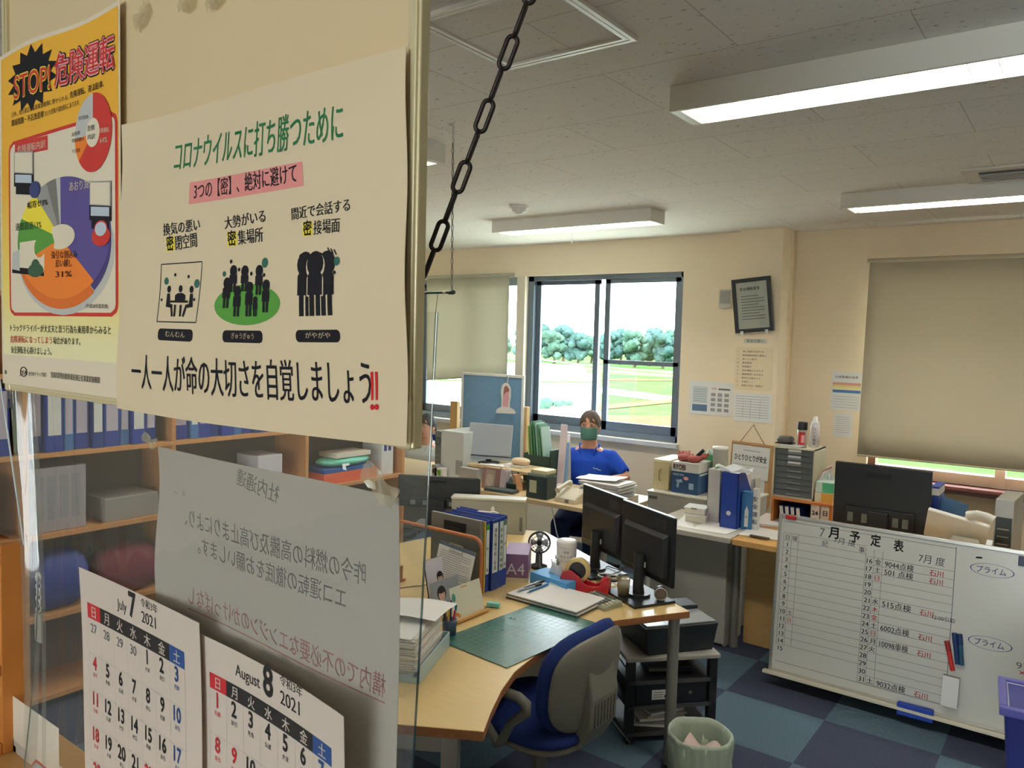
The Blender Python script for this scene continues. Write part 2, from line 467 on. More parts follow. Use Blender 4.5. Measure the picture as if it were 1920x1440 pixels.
g = G(); g.bb(EX0+0.05, EX1-0.05, yb0+0.055, yb0+0.061, 0.08, EZ1-0.06, M_glass); g.build('added_opening_glass', d1)
portal('added_opening_portal', EX0, EX1, 0.0, EZ1, BACK_Y-0.16, 1)
portal('window_portal_one', W1X0, W1X1, W1Z0, W1Z1, WALL_Y+0.17)
portal('window_portal_two', W2X0, W2X1, W2Z0, W2Z1, WALLR_Y+0.17)

# ---- window 1: a long band, sliding sashes in dark metal
yf = WALL_Y+0.05
xm0, xm1 = on_y(969, 600, WALL_Y).x, on_y(984, 600, WALL_Y).x          # cream post between the two windows
g = G()
fr = 0.05
g.bb(W1X0, W1X1, yf, yf+0.09, W1Z1-0.045, W1Z1, M_alu_dark); g.bb(W1X0, W1X1, yf, yf+0.09, W1Z0, W1Z0+0.05, M_alu_dark)
g.bb(W1X0, W1X0+fr, yf, yf+0.09, W1Z0, W1Z1, M_alu_dark); g.bb(W1X1-fr*0.8, W1X1, yf, yf+0.09, W1Z0, W1Z1, M_alu_dark)
g.bb(xm1, xm1+0.06, yf, yf+0.09, W1Z0, W1Z1, M_alu_dark)
w1 = struct(g.build('window_1'))
g = G(); g.bb(xm0, xm1, WALL_Y-0.01, yf+0.09, W1Z0, W1Z1, M_cream_post); g.build('window_post', w1)
def sash(x0, x1, y, midrail=None, name='window_sash'):
    g = G(); z0, z1 = W1Z0+0.05, W1Z1-0.045; s = 0.05
    g.bb(x0, x0+s, y, y+0.03, z0, z1, M_alu_dark); g.bb(x1-s, x1, y, y+0.03, z0, z1, M_alu_dark)
    g.bb(x0, x1, y, y+0.03, z0, z0+0.075, M_alu_dark); g.bb(x0, x1, y, y+0.03, z1-0.035, z1, M_alu_dark)
    if midrail: g.bb(x0, x1, y, y+0.03, midrail-0.018, midrail+0.018, M_alu_dark)
    o = g.build(name, w1)
    g = G(); g.bb(x0+s, x1-s, y+0.012, y+0.017, z0+0.075, z1-0.035, M_glass); g.build('window_pane', o)
xa, xb = on_y(1112, 600, yf).x, on_y(1138, 600, yf).x
sash(xm1+0.06, xa+0.03, yf+0.05); sash(xb-0.03, W1X1-0.04, yf+0.01, midrail=on_y(1200, 681, yf).z)
xc = -4.95
sash(W1X0+0.05, xc+0.04, yf+0.05); sash(xc-0.04, xm0, yf+0.01)
g = G(); g.bb(W1X0-0.02, W1X1+0.02, WALL_Y-0.05, WALL_Y+0.05, W1Z0-0.035, W1Z0, mat('sill_white', (214, 216, 214), 0.5)); g.build('window_sill', w1)

# ---- window 2 behind the right-hand blind
M_pinksill = mat('pink_brown_frame', (206, 178, 160), 0.5)
yf2 = WALLR_Y+0.05
g = G()
g.bb(W2X0, W2X1, yf2, yf2+0.09, W2Z1-0.05, W2Z1, M_pinksill); g.bb(W2X0, W2X1, yf2, yf2+0.09, W2Z0, W2Z0+0.075, M_pinksill)
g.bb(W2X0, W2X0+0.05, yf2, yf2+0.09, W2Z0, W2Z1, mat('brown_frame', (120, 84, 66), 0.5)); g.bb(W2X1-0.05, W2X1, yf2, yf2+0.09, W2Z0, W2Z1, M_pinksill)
xm = on_y(1874, 890, WALLR_Y).x
g.bb(xm-0.03, xm+0.03, yf2-0.01, yf2+0.07, W2Z0, W2Z1, M_pinksill)
w2 = struct(g.build('window_2'))
g = G(); g.bb(W2X0+0.05, xm-0.03, yf2+0.03, yf2+0.035, W2Z0+0.075, W2Z1-0.05, M_glass); g.bb(xm+0.03, W2X1-0.05, yf2+0.03, yf2+0.035, W2Z0+0.075, W2Z1-0.05, M_glass); g.build('window_pane', w2)
g = G(); g.bb(W2X0-0.04, W2X1+0.04, WALLR_Y-0.10, WALLR_Y+0.05, W2Z0-0.022, W2Z0, mat('red_brown_sill', (138, 84, 74), 0.45)); g.bb(W2X0-0.04, W2X1+0.04, WALLR_Y-0.10, WALLR_Y-0.085, W2Z0-0.05, W2Z0-0.02, mat('dark_brown_edge', (70, 44, 40), 0.5)); g.build('window_sill', w2)

# ---- roller blinds
M_blind = thin_mat('blind_cloth', (206, 196, 172), 0.15, 0.8)
M_blind2 = thin_mat('blind_cloth_grey', (200, 196, 180), 0.34, 0.8)
def blind(label, pTL, pBL, pBR, x1, y, m, name='roller_blind'):
    a = on_y(*pTL, y); b = on_y(*pBL, y); c = on_y(*pBR, y)
    top = a.z; sl = (c.z-b.z)/(c.x-b.x)
    root = thing(name, label, 'blind', ((a.x+x1)/2, y, top))
    inv = root.location
    g = G()
    def P(u, v):
        xl = a.x+(b.x-a.x)*v; x = xl+(x1-xl)*u; zb = b.z+sl*(x-b.x)
        return Vector((x, y+0.004*math.sin(u*17), top+(zb-top)*v))-inv
    g.surf(P, 30, 8, m); g.build('cloth', root, solid=0.0012)
    g = G(); g.cyl(Vector((a.x-0.02, y+0.03, top+0.012))-inv, Vector((x1+0.02, y+0.03, top+0.012))-inv, 0.022, m, 14); g.build('roller', root)
    g = G(); p0, p1 = P(0, 1), P(1, 1); g.tube([p0, p1], 0.007, m, 8); g.build('bottom_bar', root)
    return root
blind('grey-beige roller blind drawn over the window behind the desk pin board', (800, 523), (800, 712), (945, 704), on_y(956, 517, 5.90).x, 5.90, M_blind2)
# (its left part runs on behind the notice board)
blind('wide beige roller blind hanging beside the column, over the right window', (1631, 493), (1607, 853), (1920, 884), 1.5, WALLR_Y-0.06, M_blind)
# ------------------------------------------------------------------ ceiling fittings
M_fix = mat('fixture_enamel', (226, 224, 216), 0.4)
M_louver = mat('louver_enamel', (244, 242, 232), 0.3)
M_tube = bpy.data.materials.new('lit_tube'); M_tube.use_nodes = True
_nt = M_tube.node_tree; _nt.nodes.clear()
_e = _nt.nodes.new('ShaderNodeEmission'); _e.inputs[0].default_value = (1.0, 0.96, 0.88, 1); _e.inputs[1].default_value = TUBE
_o = _nt.nodes.new('ShaderNodeOutputMaterial'); _nt.links.new(_e.outputs[0], _o.inputs[0])
def ceiling_light(x0, y0, label, cord=False, L=1.31, W=0.205):
    root = thing('ceiling_light', label, 'ceiling light', (x0+L/2, y0+W/2, CEIL_Z), 0, 'fluorescent ceiling lights with white louvers')
    H = 0.085; hx, hy = L/2, W/2; t = 0.004
    g = G()
    g.bb(-hx+t, hx-t, -hy+t, hy-t, -0.012, -0.002, M_fix)
    g.bb(-hx, hx, -hy, -hy+t, -H, -0.001, M_fix); g.bb(-hx, hx, hy-t, hy, -H, -0.001, M_fix)
    g.bb(-hx, -hx+t, -hy+t, hy-t, -H, -0.001, M_fix); g.bb(hx-t, hx, -hy+t, hy-t, -H, -0.001, M_fix)
    for s in (-1, 1): g.bb(-hx+t, hx-t, min(s*(hy-t), s*(hy-0.013)), max(s*(hy-t), s*(hy-0.013)), -H-0.001, -H+0.005, M_fix)
    g.bb(-hx+t, -hx+0.035, -hy+0.013, hy-0.013, -H-0.001, -H+0.004, M_fix); g.bb(hx-0.035, hx-t, -hy+0.013, hy-0.013, -H-0.001, -H+0.004, M_fix)
    g.build('housing', root)
    g = G(); n = 17
    g.bb(-hx+0.04, hx-0.04, -0.003, 0.003, -H+0.002, -0.016, M_louver)
    for i in range(n):
        x = -hx+0.06+(L-0.12)*i/(n-1)
        for s in (-1, 1): g.bb(x-0.0012, x+0.0012, min(s*0.004, s*(hy-0.012)), max(s*0.004, s*(hy-0.012)), -H+0.003, -H+0.022, M_louver)
    g.build('louver', root)
    for s in (-1, 1):
        g = G(); g.cyl((-hx+0.05, s*hy*0.5, -0.046), (hx-0.05, s*hy*0.5, -0.046), 0.0135, M_tube, 8); g.build('tube', root)
        for e in (-1, 1):
            g = G(); g.bb(e*(hx-0.045)-0.012, e*(hx-0.045)+0.012, s*hy*0.5-0.014, s*hy*0.5+0.014, -0.060, -0.012, M_white); g.build('lamp_holder', root)
    if cord:
        g = G(); g.tube([(0.05, -hy+0.01, -H), (0.05, -hy+0.01, -H-0.09)], 0.0012, M_white, 6); g.cyl((0.05, -hy+0.01, -H-0.115), (0.05, -hy+0.01, -H-0.085), 0.004, M_white, 8); g.build('pull_cord', root)
    return root
ceiling_light(-1.207, 2.472, 'large louvered ceiling light nearest the black chain, cut by the picture edge')
ceiling_light(-1.205, 4.685, 'louvered ceiling light in front of the ceiling air vent, above the column')
ceiling_light(-3.66, 4.60, 'louvered ceiling light with pull cord, above the window, beside the smoke detector', True)
ceiling_light(-3.72, 2.472, 'ceiling light whose end just shows past the notice board')
ceiling_light(-1.207, -1.75, 'unseen ceiling light added behind the camera to light the notice board, nearer the right wall')  # this and the next: unseen, added to light the board's face
ceiling_light(-3.72, -1.75, 'second unseen ceiling light added behind the camera to light the notice board')

g = G(); hx0, hx1, hy0, hy1 = -1.555, -1.098, 1.57, 2.025
root = thing('access_hatch', 'square ceiling access hatch with white double frame behind the black chain', 'hatch', ((hx0+hx1)/2, (hy0+hy1)/2, CEIL_Z))
q, w = (hx1-hx0)/2, (hy1-hy0)/2
def sqframe(o, i, z0, z1, m):
    g = G(); g.bb(-q+o, q-o, -w+o, -w+i, z0, z1, m); g.bb(-q+o, q-o, w-i, w-o, z0, z1, m); g.bb(-q+o, -q+i, -w+i, w-i, z0, z1, m); g.bb(q-i, q-o, -w+i, w-i, z0, z1, m); return g
M_hatchf = mat('hatch_frame', (240, 238, 230), 0.35)
sqframe(0, 0.013, -0.012, -0.0005, M_hatchf).build('outer_frame', root); sqframe(0.017, 0.030, -0.011, -0.0005, M_hatchf).build('inner_frame', root)
g = G(); g.bb(-q+0.031, q-0.031, -w+0.031, w-0.031, -0.004, -0.0005, M_ceil); g.build('hatch_panel', root)

root = thing('smoke_detector', 'round white smoke detector on the ceiling before the window', 'smoke detector', (-3.09, 4.17, CEIL_Z))
g = G(); g.lathe([(0.0, 0), (0.062, 0), (0.062, -0.012), (0.05, -0.016), (0.047, -0.036), (0.03, -0.044), (0, -0.045)], mat('detector_white', (225, 225, 222), 0.5), n=24); g.build('base', root)
g = G(); g.lathe([(0.026, -0.043), (0.024, -0.050), (0, -0.052)], M_white, n=20); g.build('sensor_cap', root)

root = thing('air_vent', 'slotted ceiling air outlet beside the farther right light', 'air vent', (-0.1, 4.49, CEIL_Z))
g = G(); g.bb(-0.47, 0.47, -0.17, 0.17, -0.012, 0, M_offwhite); g.build('vent_frame', root, bev=0.003)
g = G(); g.bb(-0.40, 0.42, -0.10, 0.12, -0.016, -0.010, mat('vent_dark', (110, 108, 106), 0.6)); g.build('grille', root)
for i in range(6):
    g = G(); g.box((0.01, -0.085+i*0.036, -0.02), (0.82, 0.022, 0.003), M_offwhite, Matrix.Rotation(0.5, 3, 'X')); g.build('louver_slat', root)

# ------------------------------------------------------------------ chains
M_chain = mat('dark_chain_metal', (52, 46, 46), 0.45, metal=0.8)
M_chain2 = mat('pale_chain_metal', (120, 116, 108), 0.45, metal=0.6)
def link(Lo, Wo, r, m, n=8):
    g = G(); a = Wo/2-r; s = Lo/2-Wo/2; P = []
    for i in range(9): t = -PI/2+PI*i/8; P.append((s+a*math.cos(t), a*math.sin(t), 0))
    for i in range(9): t = PI/2+PI*i/8; P.append((-s+a*math.cos(t), a*math.sin(t), 0))
    g.tube(P, r, m, n, closed=True); return g
def chain(label, p0, p1, Lo, Wo, r, m, n=8, twist=0.35):
    p0, p1 = Vector(p0), Vector(p1)
    root = thing('chain', label, 'chain', p1)
    d = (p1-p0); N = max(2, int(round(d.length/(Lo-2*r)))); d.normalize()
    rot = d.to_track_quat('X', 'Z').to_matrix()
    first = None
    for i in range(N):
        if first is None: o = first = link(Lo, Wo, r, m, n).build('chain_link', root)
        else: o = first.copy(); S.collection.objects.link(o); o.parent = root
        M = rot.to_4x4() @ Matrix.Rotation(twist+(PI/2 if i % 2 else 0), 4, 'X')
        M.translation = p0+d*((i+0.5)*(p1-p0).length/N)-p1
        o.matrix_local = M
    return root
ca = on_y(794, 522, 0.545); cb = on_y(990, 0, 0.56)
cd_ = (cb-ca); ctop = ca+cd_*((CEIL_Z-ca.z)/cd_.z)
chain('black steel chain slanting from the notice board up to the ceiling', ca, ctop, 0.0325, 0.0135, 0.0021, M_chain, twist=0.5)
hk = on_z(850, 232, CEIL_Z)
bt = on_y(847, 548, hk.y)
chain('thin pale chain hanging from the ceiling hook, holding up the dark rod', (bt.x, hk.y, bt.z+0.005), (hk.x, hk.y, CEIL_Z-0.075), 0.026, 0.011, 0.0017, M_chain2, 6)
chain('thin chain hanging at the left edge of the notice board', (-2.095, 0.775, 1.62), (-2.085, 0.775, CEIL_Z), 0.026, 0.011, 0.0017, M_chain2, 6)
root = thing('ceiling_hook', 'small metal hook screwed to the ceiling above the thin chain', 'hook', (hk.x, hk.y, CEIL_Z))
g = G(); g.tube([(-0.02, 0, -0.002), (-0.004, 0, -0.002), (0, 0, -0.012), (0, 0, -0.06), (0.004, 0, -0.07), (0.0, 0, -0.078)], 0.004, M_alu, 8); g.build('hook_stem', root)
# garden stake used as a hanging rod
root = thing('hanging_rod', 'dark green rod hung level from the thin chain, its end past the notice board', 'rod', (bt.x, hk.y, bt.z))
M_stake = mat('dark_green_stake', (34, 54, 46), 0.45)
g = G(); g.cyl((-1.3, 0, 0), (0.012, 0, 0), 0.0058, M_stake, 10); g.build('rod', root)
g = G(); g.cyl((-0.045, 0, 0), (-0.028, 0, 0), 0.0066, mat('tape_beige', (176, 170, 140), 0.6), 10); g.build('tape_wrap', root)
g = G(); g.lathe([(0, -0.02), (0.009, -0.016), (0.010, 0.008), (0.006, 0.016), (0, 0.018)], M_stake, n=12, T=Matrix.Rotation(PI/2, 4, 'Y')); g.build('end_cap', root)
g = G(); c0 = on_y(821, 556, hk.y)-root.location; c1 = on_y(815, 600, hk.y)-root.location; c2 = on_y(812, 690, hk.y)-root.location
g.tube([(c0.x, 0, 0), (c1.x, 0, c1.z), (c2.x, 0, c2.z)], 0.0015, M_chain2, 6); g.build('hanging_cord', root)

# ------------------------------------------------------------------ the hanging notice board
BX0, BX1, BZ0, BZ1 = -1.352, -0.4775, 1.7195, 2.60
M_board = mat('cream_board', (216, 192, 150), 0.35, var=0.03, scale=5)
M_bframe = mat('board_edge', (214, 200, 160), 0.35, metal=0.25)
root = thing('notice_board', 'big cream notice board hung on a chain in the foreground', 'notice board', ((BX0+BX1)/2, BOARD_Y, BZ0))
def L3(x, y, z): return (x-root.location.x, y-root.location.y, z-root.location.z)
g = G(); g.bb(BX0-root.location.x+0.004, BX1-root.location.x-0.004, 0.001, 0.0065, 0.004, BZ1-BZ0-0.004, M_board); g.build('panel', root)
cx0, cx1, H = BX0-root.location.x, BX1-root.location.x, BZ1-BZ0
for x0, x1, z0, z1 in ((cx0, cx0+0.016, 0, H), (cx1-0.016, cx1, 0, H), (cx0+0.016, cx1-0.016, 0, 0.014), (cx0+0.016, cx1-0.016, H-0.014, H)):
    g = G(); g.bb(x0, x1, -0.004, 0.008, z0, z1, M_bframe)
    if x1-x0 < 0.1: g.bb(x0+0.005, x1-0.003, -0.0062, -0.003, z0+0.004, z1-0.004, M_bframe)
    else: g.bb(x0, x1, -0.0062, -0.003, z0+0.004, z1-0.003, M_bframe)
    g.build('frame_side', root, bev=0.002)
for sx in (cx0+0.002, cx1-0.002):
    g = G(); g.bb(min(sx, sx-0.02 if sx > 0 else sx+0.02), max(sx, sx-0.02 if sx > 0 else sx+0.02), -0.0072, 0.0085, -0.001, 0.045, M_bframe); cap = g.build('corner_cap', root, bev=0.004, seg=3)
    g = G(); g.cyl((sx-0.01 if sx > 0 else sx+0.01, -0.0085, 0.028), (sx-0.01 if sx > 0 else sx+0.01, -0.004, 0.028), 0.0032, mat('screw_metal', (120, 116, 90), 0.4, metal=0.7), 12); g.build('screw', cap)

def pxsheet(cls_self):
    s = cls_self
    def uv(px, py):
        p = hit(px, py, s.O, s.N)-s.O
        return p.dot(s.U), p.dot(s.V)
    def w(txt, a, b, hpx, m, layer=2, off=0.0, mirror=False):
        """lettering whose baseline runs from pixel a to pixel b, letters hpx tall at a"""
        A = uv(*a); B = uv(*b); T = uv(a[0], a[1]-hpx)
        if mirror: A, B = B, A
        wd = math.hypot(B[0]-A[0], B[1]-A[1]); r = math.atan2(B[1]-A[1], B[0]-A[0])
        if mirror:
            r = math.atan2(A[1]-B[1], A[0]-B[0])
        s.word(txt, A[0], A[1], abs(T[1]-uv(*a)[1])*1.12, m, layer, off, width=wd, rot=r, mirror=mirror)
    s.uvp, s.w_px = uv, w
    return s

# ---- yellow driving-safety poster
def yellow_mat():
    m = bpy.data.materials.new('yellow_print'); m.use_nodes = True
    nt = m.node_tree; b = nt.nodes['Principled BSDF']; b.inputs['Roughness'].default_value = 0.35
    tc = nt.nodes.new('ShaderNodeTexCoord'); sp = nt.nodes.new('ShaderNodeSeparateXYZ'); mr = nt.nodes.new('ShaderNodeMapRange'); rp = nt.nodes.new('ShaderNodeValToRGB')
    nt.links.new(tc.outputs['Object'], sp.inputs[0]); nt.links.new(sp.outputs['Z'], mr.inputs['Value'])
    mr.inputs['From Min'].default_value = 1.73; mr.inputs['From Max'].default_value = 2.22
    e = rp.color_ramp.elements; e[0].position = 0.12; e[0].color = rgb((236, 226, 176)); e[1].position = 0.62; e[1].color = rgb((240, 178, 50))
    x = e.new(0.3); x.color = rgb((238, 214, 110))
    nt.links.new(mr.outputs[0], rp.inputs[0]); nt.links.new(rp.outputs[0], b.inputs['Base Color'])
    return m
M_yel = yellow_mat()
M_red = mat('print_red', (204, 46, 40), 0.4); M_pink = mat('print_pink', (244, 168, 170), 0.5); M_orange = mat('print_orange', (240, 128, 40), 0.4)
M_orange2 = mat('print_deep_orange', (222, 108, 34), 0.4)
M_green = mat('print_green', (80, 150, 56), 0.4); M_yellow = mat('print_yellow', (242, 220, 60), 0.4); M_purple = mat('print_purple', (84, 72, 140), 0.4); M_purple2 = mat('print_deep_purple', (66, 56, 116), 0.4)
M_pgrey = mat('print_grey', (150, 148, 144), 0.4); M_pgrey2 = mat('print_pale_grey', (190, 188, 182), 0.4); M_psheet = mat('print_sheet', (224, 208, 182), 0.45)
M_printpaper = mat('print_white', (226, 212, 186), 0.4)
def wv(a, b): return (0, 0.004*math.sin(a*PI*2)*max(0, b-0.8)*5, 0.0006*math.sin(a*9+1)*math.sin(b*5))
px0, px1, pz0, pz1 = -1.353, -0.986, 1.7300, 2.2240
s = pxsheet(Sheet((px0, BOARD_Y-0.0075, pz0), (1, 0, 0), (0, 0, 1), px1-px0, pz1-pz0, M_psheet, wv))
W, H = px1-px0, pz1-pz0
s.rect(0.006, 0.045, W-0.004, H-0.006, M_yel, 1, 14)
A = s.uvp
def rrect(sh, u0, v0, u1, v1, r, m, layer):
    def fn(a, b):
        v = v0+(v1-v0)*b; e = max(0.0, r-min(v-v0, v1-v)); ins = r-math.sqrt(max(0.0, r*r-e*e))
        return sh.at(u0+ins+(u1-u0-2*ins)*a, v, layer)
    sh.surf(fn, 10, 48, m)
u0, v0 = A(20, 592); u1, v1 = A(221, 205)
rrect(s, u0, v0, u1, v1, 0.016, M_red, 2); rrect(s, u0+0.006, v0+0.005, u1-0.006, v1-0.005, 0.012, M_printpaper, 3)
# burst behind STOP
cu, cv = A(60, 148); P = []
for i in range(28):
    t = 2*PI*i/28; k = 1.0 if i % 2 else 0.72
    P.append((cu+0.085*k*math.cos(t), cv+0.045*k*math.sin(t)))
for i in range(28): s.ink([(cu, cv), P[i], P[(i+1) % 28]], [(0, 1, 2)], M_ink, 3)
for t, a, b, hp in (('STOP!', (27, 188), (97, 166), 52), ('危険運転', (104, 158), (217, 121), 58)):
    s.w_px(t, a, b, hp, M_ink, 4, 0.075); s.w_px(t, a, b, hp, M_yellow if t[0] == 'S' else M_pink, 5, 0.04); s.w_px(t, a, b, hp, M_red, 6, 0.012)
s.w_px('近年、地方適正化事業実施機関に寄せられる、', (22, 220), (130, 186), 9, M_ink, 4); s.w_px('危険運転、違法駐車、', (132, 184), (196, 162), 13, M_ink, 4, 0.012)
s.w_px('環境問題・不正改造車', (22, 237), (84, 219), 12, M_ink, 4, 0.014); s.w_px('などの苦情が増加傾向にあります。', (86, 218), (150, 196), 10, M_ink, 4)
u0, v0 = A(28, 294); u1, v1 = A(91, 262)
s.poly([A(29, 294), A(91, 281), A(91, 254), A(29, 268)], M_red, 4); s.w_px('危険運転内訳', (34, 287), (87, 276), 14, M_printpaper, 5, 0.01)
# complaint pie
cu, cv = A(176, 249); R = 0.0505
s.disc(cu, cv, R, M_pgrey2, layer=5)
s.disc(cu, cv, R, M_red, layer=6, a0=PI/2, a1=PI/2-2*PI*0.64); s.disc(cu, cv, R, M_orange, layer=6, a0=PI/2-2*PI*0.64, a1=PI/2-2*PI*0.74)
s.disc(cu, cv, 0.0185, M_printpaper, layer=7); s.w_px('苦情', (166, 246), (180, 243), 10, M_ink, 8, 0.01); s.w_px('内訳', (167, 262), (181, 260), 10, M_ink, 8, 0.01)
s.w_px('危険運転', (186, 250), (207, 247), 9, M_printpaper, 8); s.w_px('64%', (190, 269), (204, 267), 13, M_printpaper, 8, 0.01)
s.w_px('その他24%', (149, 226), (168, 222), 8, M_ink, 8); s.w_px('違法駐車', (137, 256), (152, 252), 7, M_ink, 8); s.w_px('環境問題5%', (137, 268), (160, 263), 7, M_ink, 8); s.w_px('不正改造', (138, 288), (153, 284), 7, M_ink, 8)
# the big pie, drawn in relief
cu, cv = A(116, 447); RX, RY = 0.140, 0.083
s.disc(cu+0.004, cv-0.020, RX*1.03, M_pgrey2, RY*1.03, layer=4)
cuts = [(0.38, M_purple), (0.31, M_orange), (0.13, M_green), (0.08, M_yellow), (0.05, M_pgrey), (0.035, mat('print_mid_grey', (116, 114, 110), 0.4)), (0.015, M_pgrey2)]
s.disc(cu, cv-0.012, RX, M_purple2, RY, layer=5, a0=PI/2, a1=PI/2-2*PI*0.38); s.disc(cu, cv-0.014, RX, M_orange2, RY, layer=5, a0=PI/2-2*PI*0.38, a1=PI/2-2*PI*0.69)
a = PI/2
for fr_, m_ in cuts:
    s.disc(cu, cv, RX, m_, RY, layer=6, a0=a, a1=a-2*PI*fr_); a -= 2*PI*fr_
s.disc(cu, cv+0.002, 0.043, M_printpaper, 0.017, layer=7)
s.w_px('あおり38%', (133, 358), (176, 352), 18, M_printpaper, 8, 0.012); s.w_px('幅寄せ8%', (54, 391), (92, 384), 13, M_ink, 8, 0.012); s.w_px('速度超過13%', (32, 432), (80, 427), 14, M_ink, 8, 0.008)
for t, y in (('強引な割込み', 484), ('追い越し', 500), ('31%', 520)):
    s.w_px(t, (98 if y < 490 else 106, y), (148 if y < 490 else 138, y-1), 14, M_ink, 8, 0.01)
s.w_px('(平成28年度実績)', (163, 577), (205, 578), 8, M_ink, 5)
def truck(x, y, k, cargo, cab, car):
    """rear or front view of a lorry with a small car close by"""
    s.poly([A(x, y), A(x+40*k, y+2*k), A(x+40*k, y-46*k), A(x, y-44*k)], M_pgrey, 8); s.poly([A(x+2*k, y-2*k), A(x+38*k, y), A(x+38*k, y-43*k), A(x+2*k, y-42*k)], cargo, 9)
    s.poly([A(x, y+28*k), A(x+40*k, y+30*k), A(x+40*k, y+2*k), A(x, y)], cab, 8); s.poly([A(x+3*k, y+20*k), A(x+37*k, y+21*k), A(x+37*k, y+4*k), A(x+3*k, y+3*k)], mat('print_glass', (186, 196, 206), 0.4), 9)
    s.poly([A(x+4*k, y+44*k), A(x+36*k, y+45*k), A(x+36*k, y+29*k), A(x+4*k, y+28*k)], M_ink, 8)
    if car is not None:
        cu_, cv_ = A(x+22*k, y+58*k); s.disc(cu_, cv_, 0.024*k, car, 0.013*k, layer=10); s.disc(cu_, cv_+0.009*k, 0.015*k, mat('print_glass', (186, 196, 206), 0.4), 0.009*k, layer=11); s.disc(cu_, cv_+0.010*k, 0.017*k, car, 0.010*k, layer=10)
truck(29, 325, 0.9, M_printpaper, M_ink, None); truck(171, 385, 1.0, M_printpaper, M_ink, M_red)
cu_, cv_ = A(68, 356); s.disc(cu_, cv_, 0.017, mat('print_navy', (40, 56, 112), 0.4), 0.012, layer=10)
s.poly([A(40, 502), A(85, 506), A(85, 448), A(40, 455)], M_printpaper, 8); s.poly([A(26, 505), A(40, 508), A(40, 468), A(27, 474)], M_pgrey2, 8); s.poly([A(26, 512), A(84, 518), A(84, 505), A(26, 500)], M_ink, 7)
cu_, cv_ = A(69, 507); s.disc(cu_, cv_, 0.025, mat('print_bottle_green', (36, 84, 62), 0.4), 0.010, layer=9); s.disc(cu_, cv_+0.006, 0.014, mat('print_bottle_green', (36, 84, 62), 0.4), 0.010, layer=9)
s.w_px('トラックドライバーが大丈夫と思う行為も乗用車からみると', (21, 620), (209, 626), 13, M_ink, 3, 0.008)
s.w_px('危険運転になってしまう', (21, 641), (98, 644), 13, M_red, 3, 0.012); s.w_px('場合があります。', (100, 644), (152, 646), 13, M_ink, 3, 0.008); s.w_px('安全運転を心掛けましょう。', (22, 661), (97, 665), 13, M_ink, 3, 0.008)
s.disc(*A(45, 697), 0.012, M_ink, 0.0075, layer=3, inner=0.82); s.w_px('JTA', (38, 702), (52, 703), 10, M_ink, 3, 0.014); s.w_px('全日本トラック協会', (54, 704), (88, 706), 8, M_ink, 3, 0.01); s.w_px('宮城県貨物自動車運送適正化事業実施機関', (96, 707), (188, 718), 11, M_ink, 3, 0.01)
tag(s.build('poster'), 'yellow driving safety poster with two pie charts on the notice board', 'poster')

# ---- white infection-control notice
M_sheet2 = mat('laminated_notice', (220, 200, 166), 0.32, var=0.02, scale=9)
def wv2(a, b):
    l = -0.021*(1-b)*(1-a)+0.0125*(1-b)*a
    z = 0.0022*math.sin(a*7+b*3)+0.0016*math.sin(b*13-a*4)+0.006*max(0, 0.10-a)*10*max(0, b-0.62)*1.4
    return (l, 0.005*a*(1-b)-0.004*math.sin(a*PI)*(1-b), 0.004+z)
s = pxsheet(Sheet((-0.965, BOARD_Y-0.0085, 1.7185), (1, 0, 0), (0, 0, 1), 0.478, 0.3485, M_sheet2, wv2, nu=40, nv=30)); A = s.uvp
M_dgreen = mat('print_dark_green', (26, 112, 64), 0.5)
s.w_px('コロナウイルスに打ち勝つために', (331, 318), (653, 262), 58, M_dgreen, 2, 0.012)
s.poly([A(363, 383), A(577, 351), A(577, 306), A(363, 342)], mat('print_rose', (226, 142, 136), 0.5), 1)
s.w_px('3つの【密】、絶対に避けて', (372, 372), (566, 341), 31, M_ink, 2, 0.016)
for t1, t2, a1, b1, a2, b2 in (('換気の悪い', '閉空間', (319, 440), (383, 429), (340, 466), (377, 459)), ('大勢がいる', '集場所', (427, 427), (503, 414), (450, 456), (497, 450)), ('間近で会話する', '接場面', (552, 412), (660, 397), (592, 440), (641, 436))):
    s.w_px(t1, a1, b1, 22, M_ink, 2, 0.016); s.w_px(t2, a2, b2, 26, M_ink, 2, 0.016)
    hx = a2[0]-(b2[0]-a2[0])/3-3
    s.poly([A(hx-1, a2[1]+5), A(a2[0]-2, a2[1]+3), A(a2[0]-2, a2[1]-24), A(hx-1, a2[1]-22)], M_yellow, 1); s.w_px('密', (hx, a2[1]+2), (a2[0]-3, a2[1]), 27, M_ink, 2, 0.02)
P = [A(315, 495), A(385, 489), A(380, 603), A(311, 602)]
for i in range(4): s.line(*P[i], *P[(i+1) % 4], 0.0013, M_ink, 1)
def dot(x, y, r, m, ry=None): s.disc(*A(x, y), r, m, ry if ry else r*1.0, layer=2, n=16)
def fig(x, y, hpx, m=M_ink, wpx=8, layer=3):
    """standing figure: head, rounded body, two legs"""
    s.disc(*A(x, y-hpx*0.90), 0.0009*wpx*0.62*1.0, m, 0.0009*wpx*0.62, layer=layer, n=16)
    P = []
    for i in range(9): t = PI*i/8; P.append((x+wpx*0.62*math.cos(t), y-hpx*0.68-hpx*0.10*math.sin(t)))
    P += [(x-wpx*0.62, y-hpx*0.36), (x+wpx*0.62, y-hpx*0.36)]
    s.poly([A(*p) for p in P], m, layer)
    for d in (-1, 1): s.poly([A(x+d*wpx*0.08, y), A(x+d*wpx*0.46, y), A(x+d*wpx*0.46, y-hpx*0.40), A(x+d*wpx*0.08, y-hpx*0.40)], m, layer)
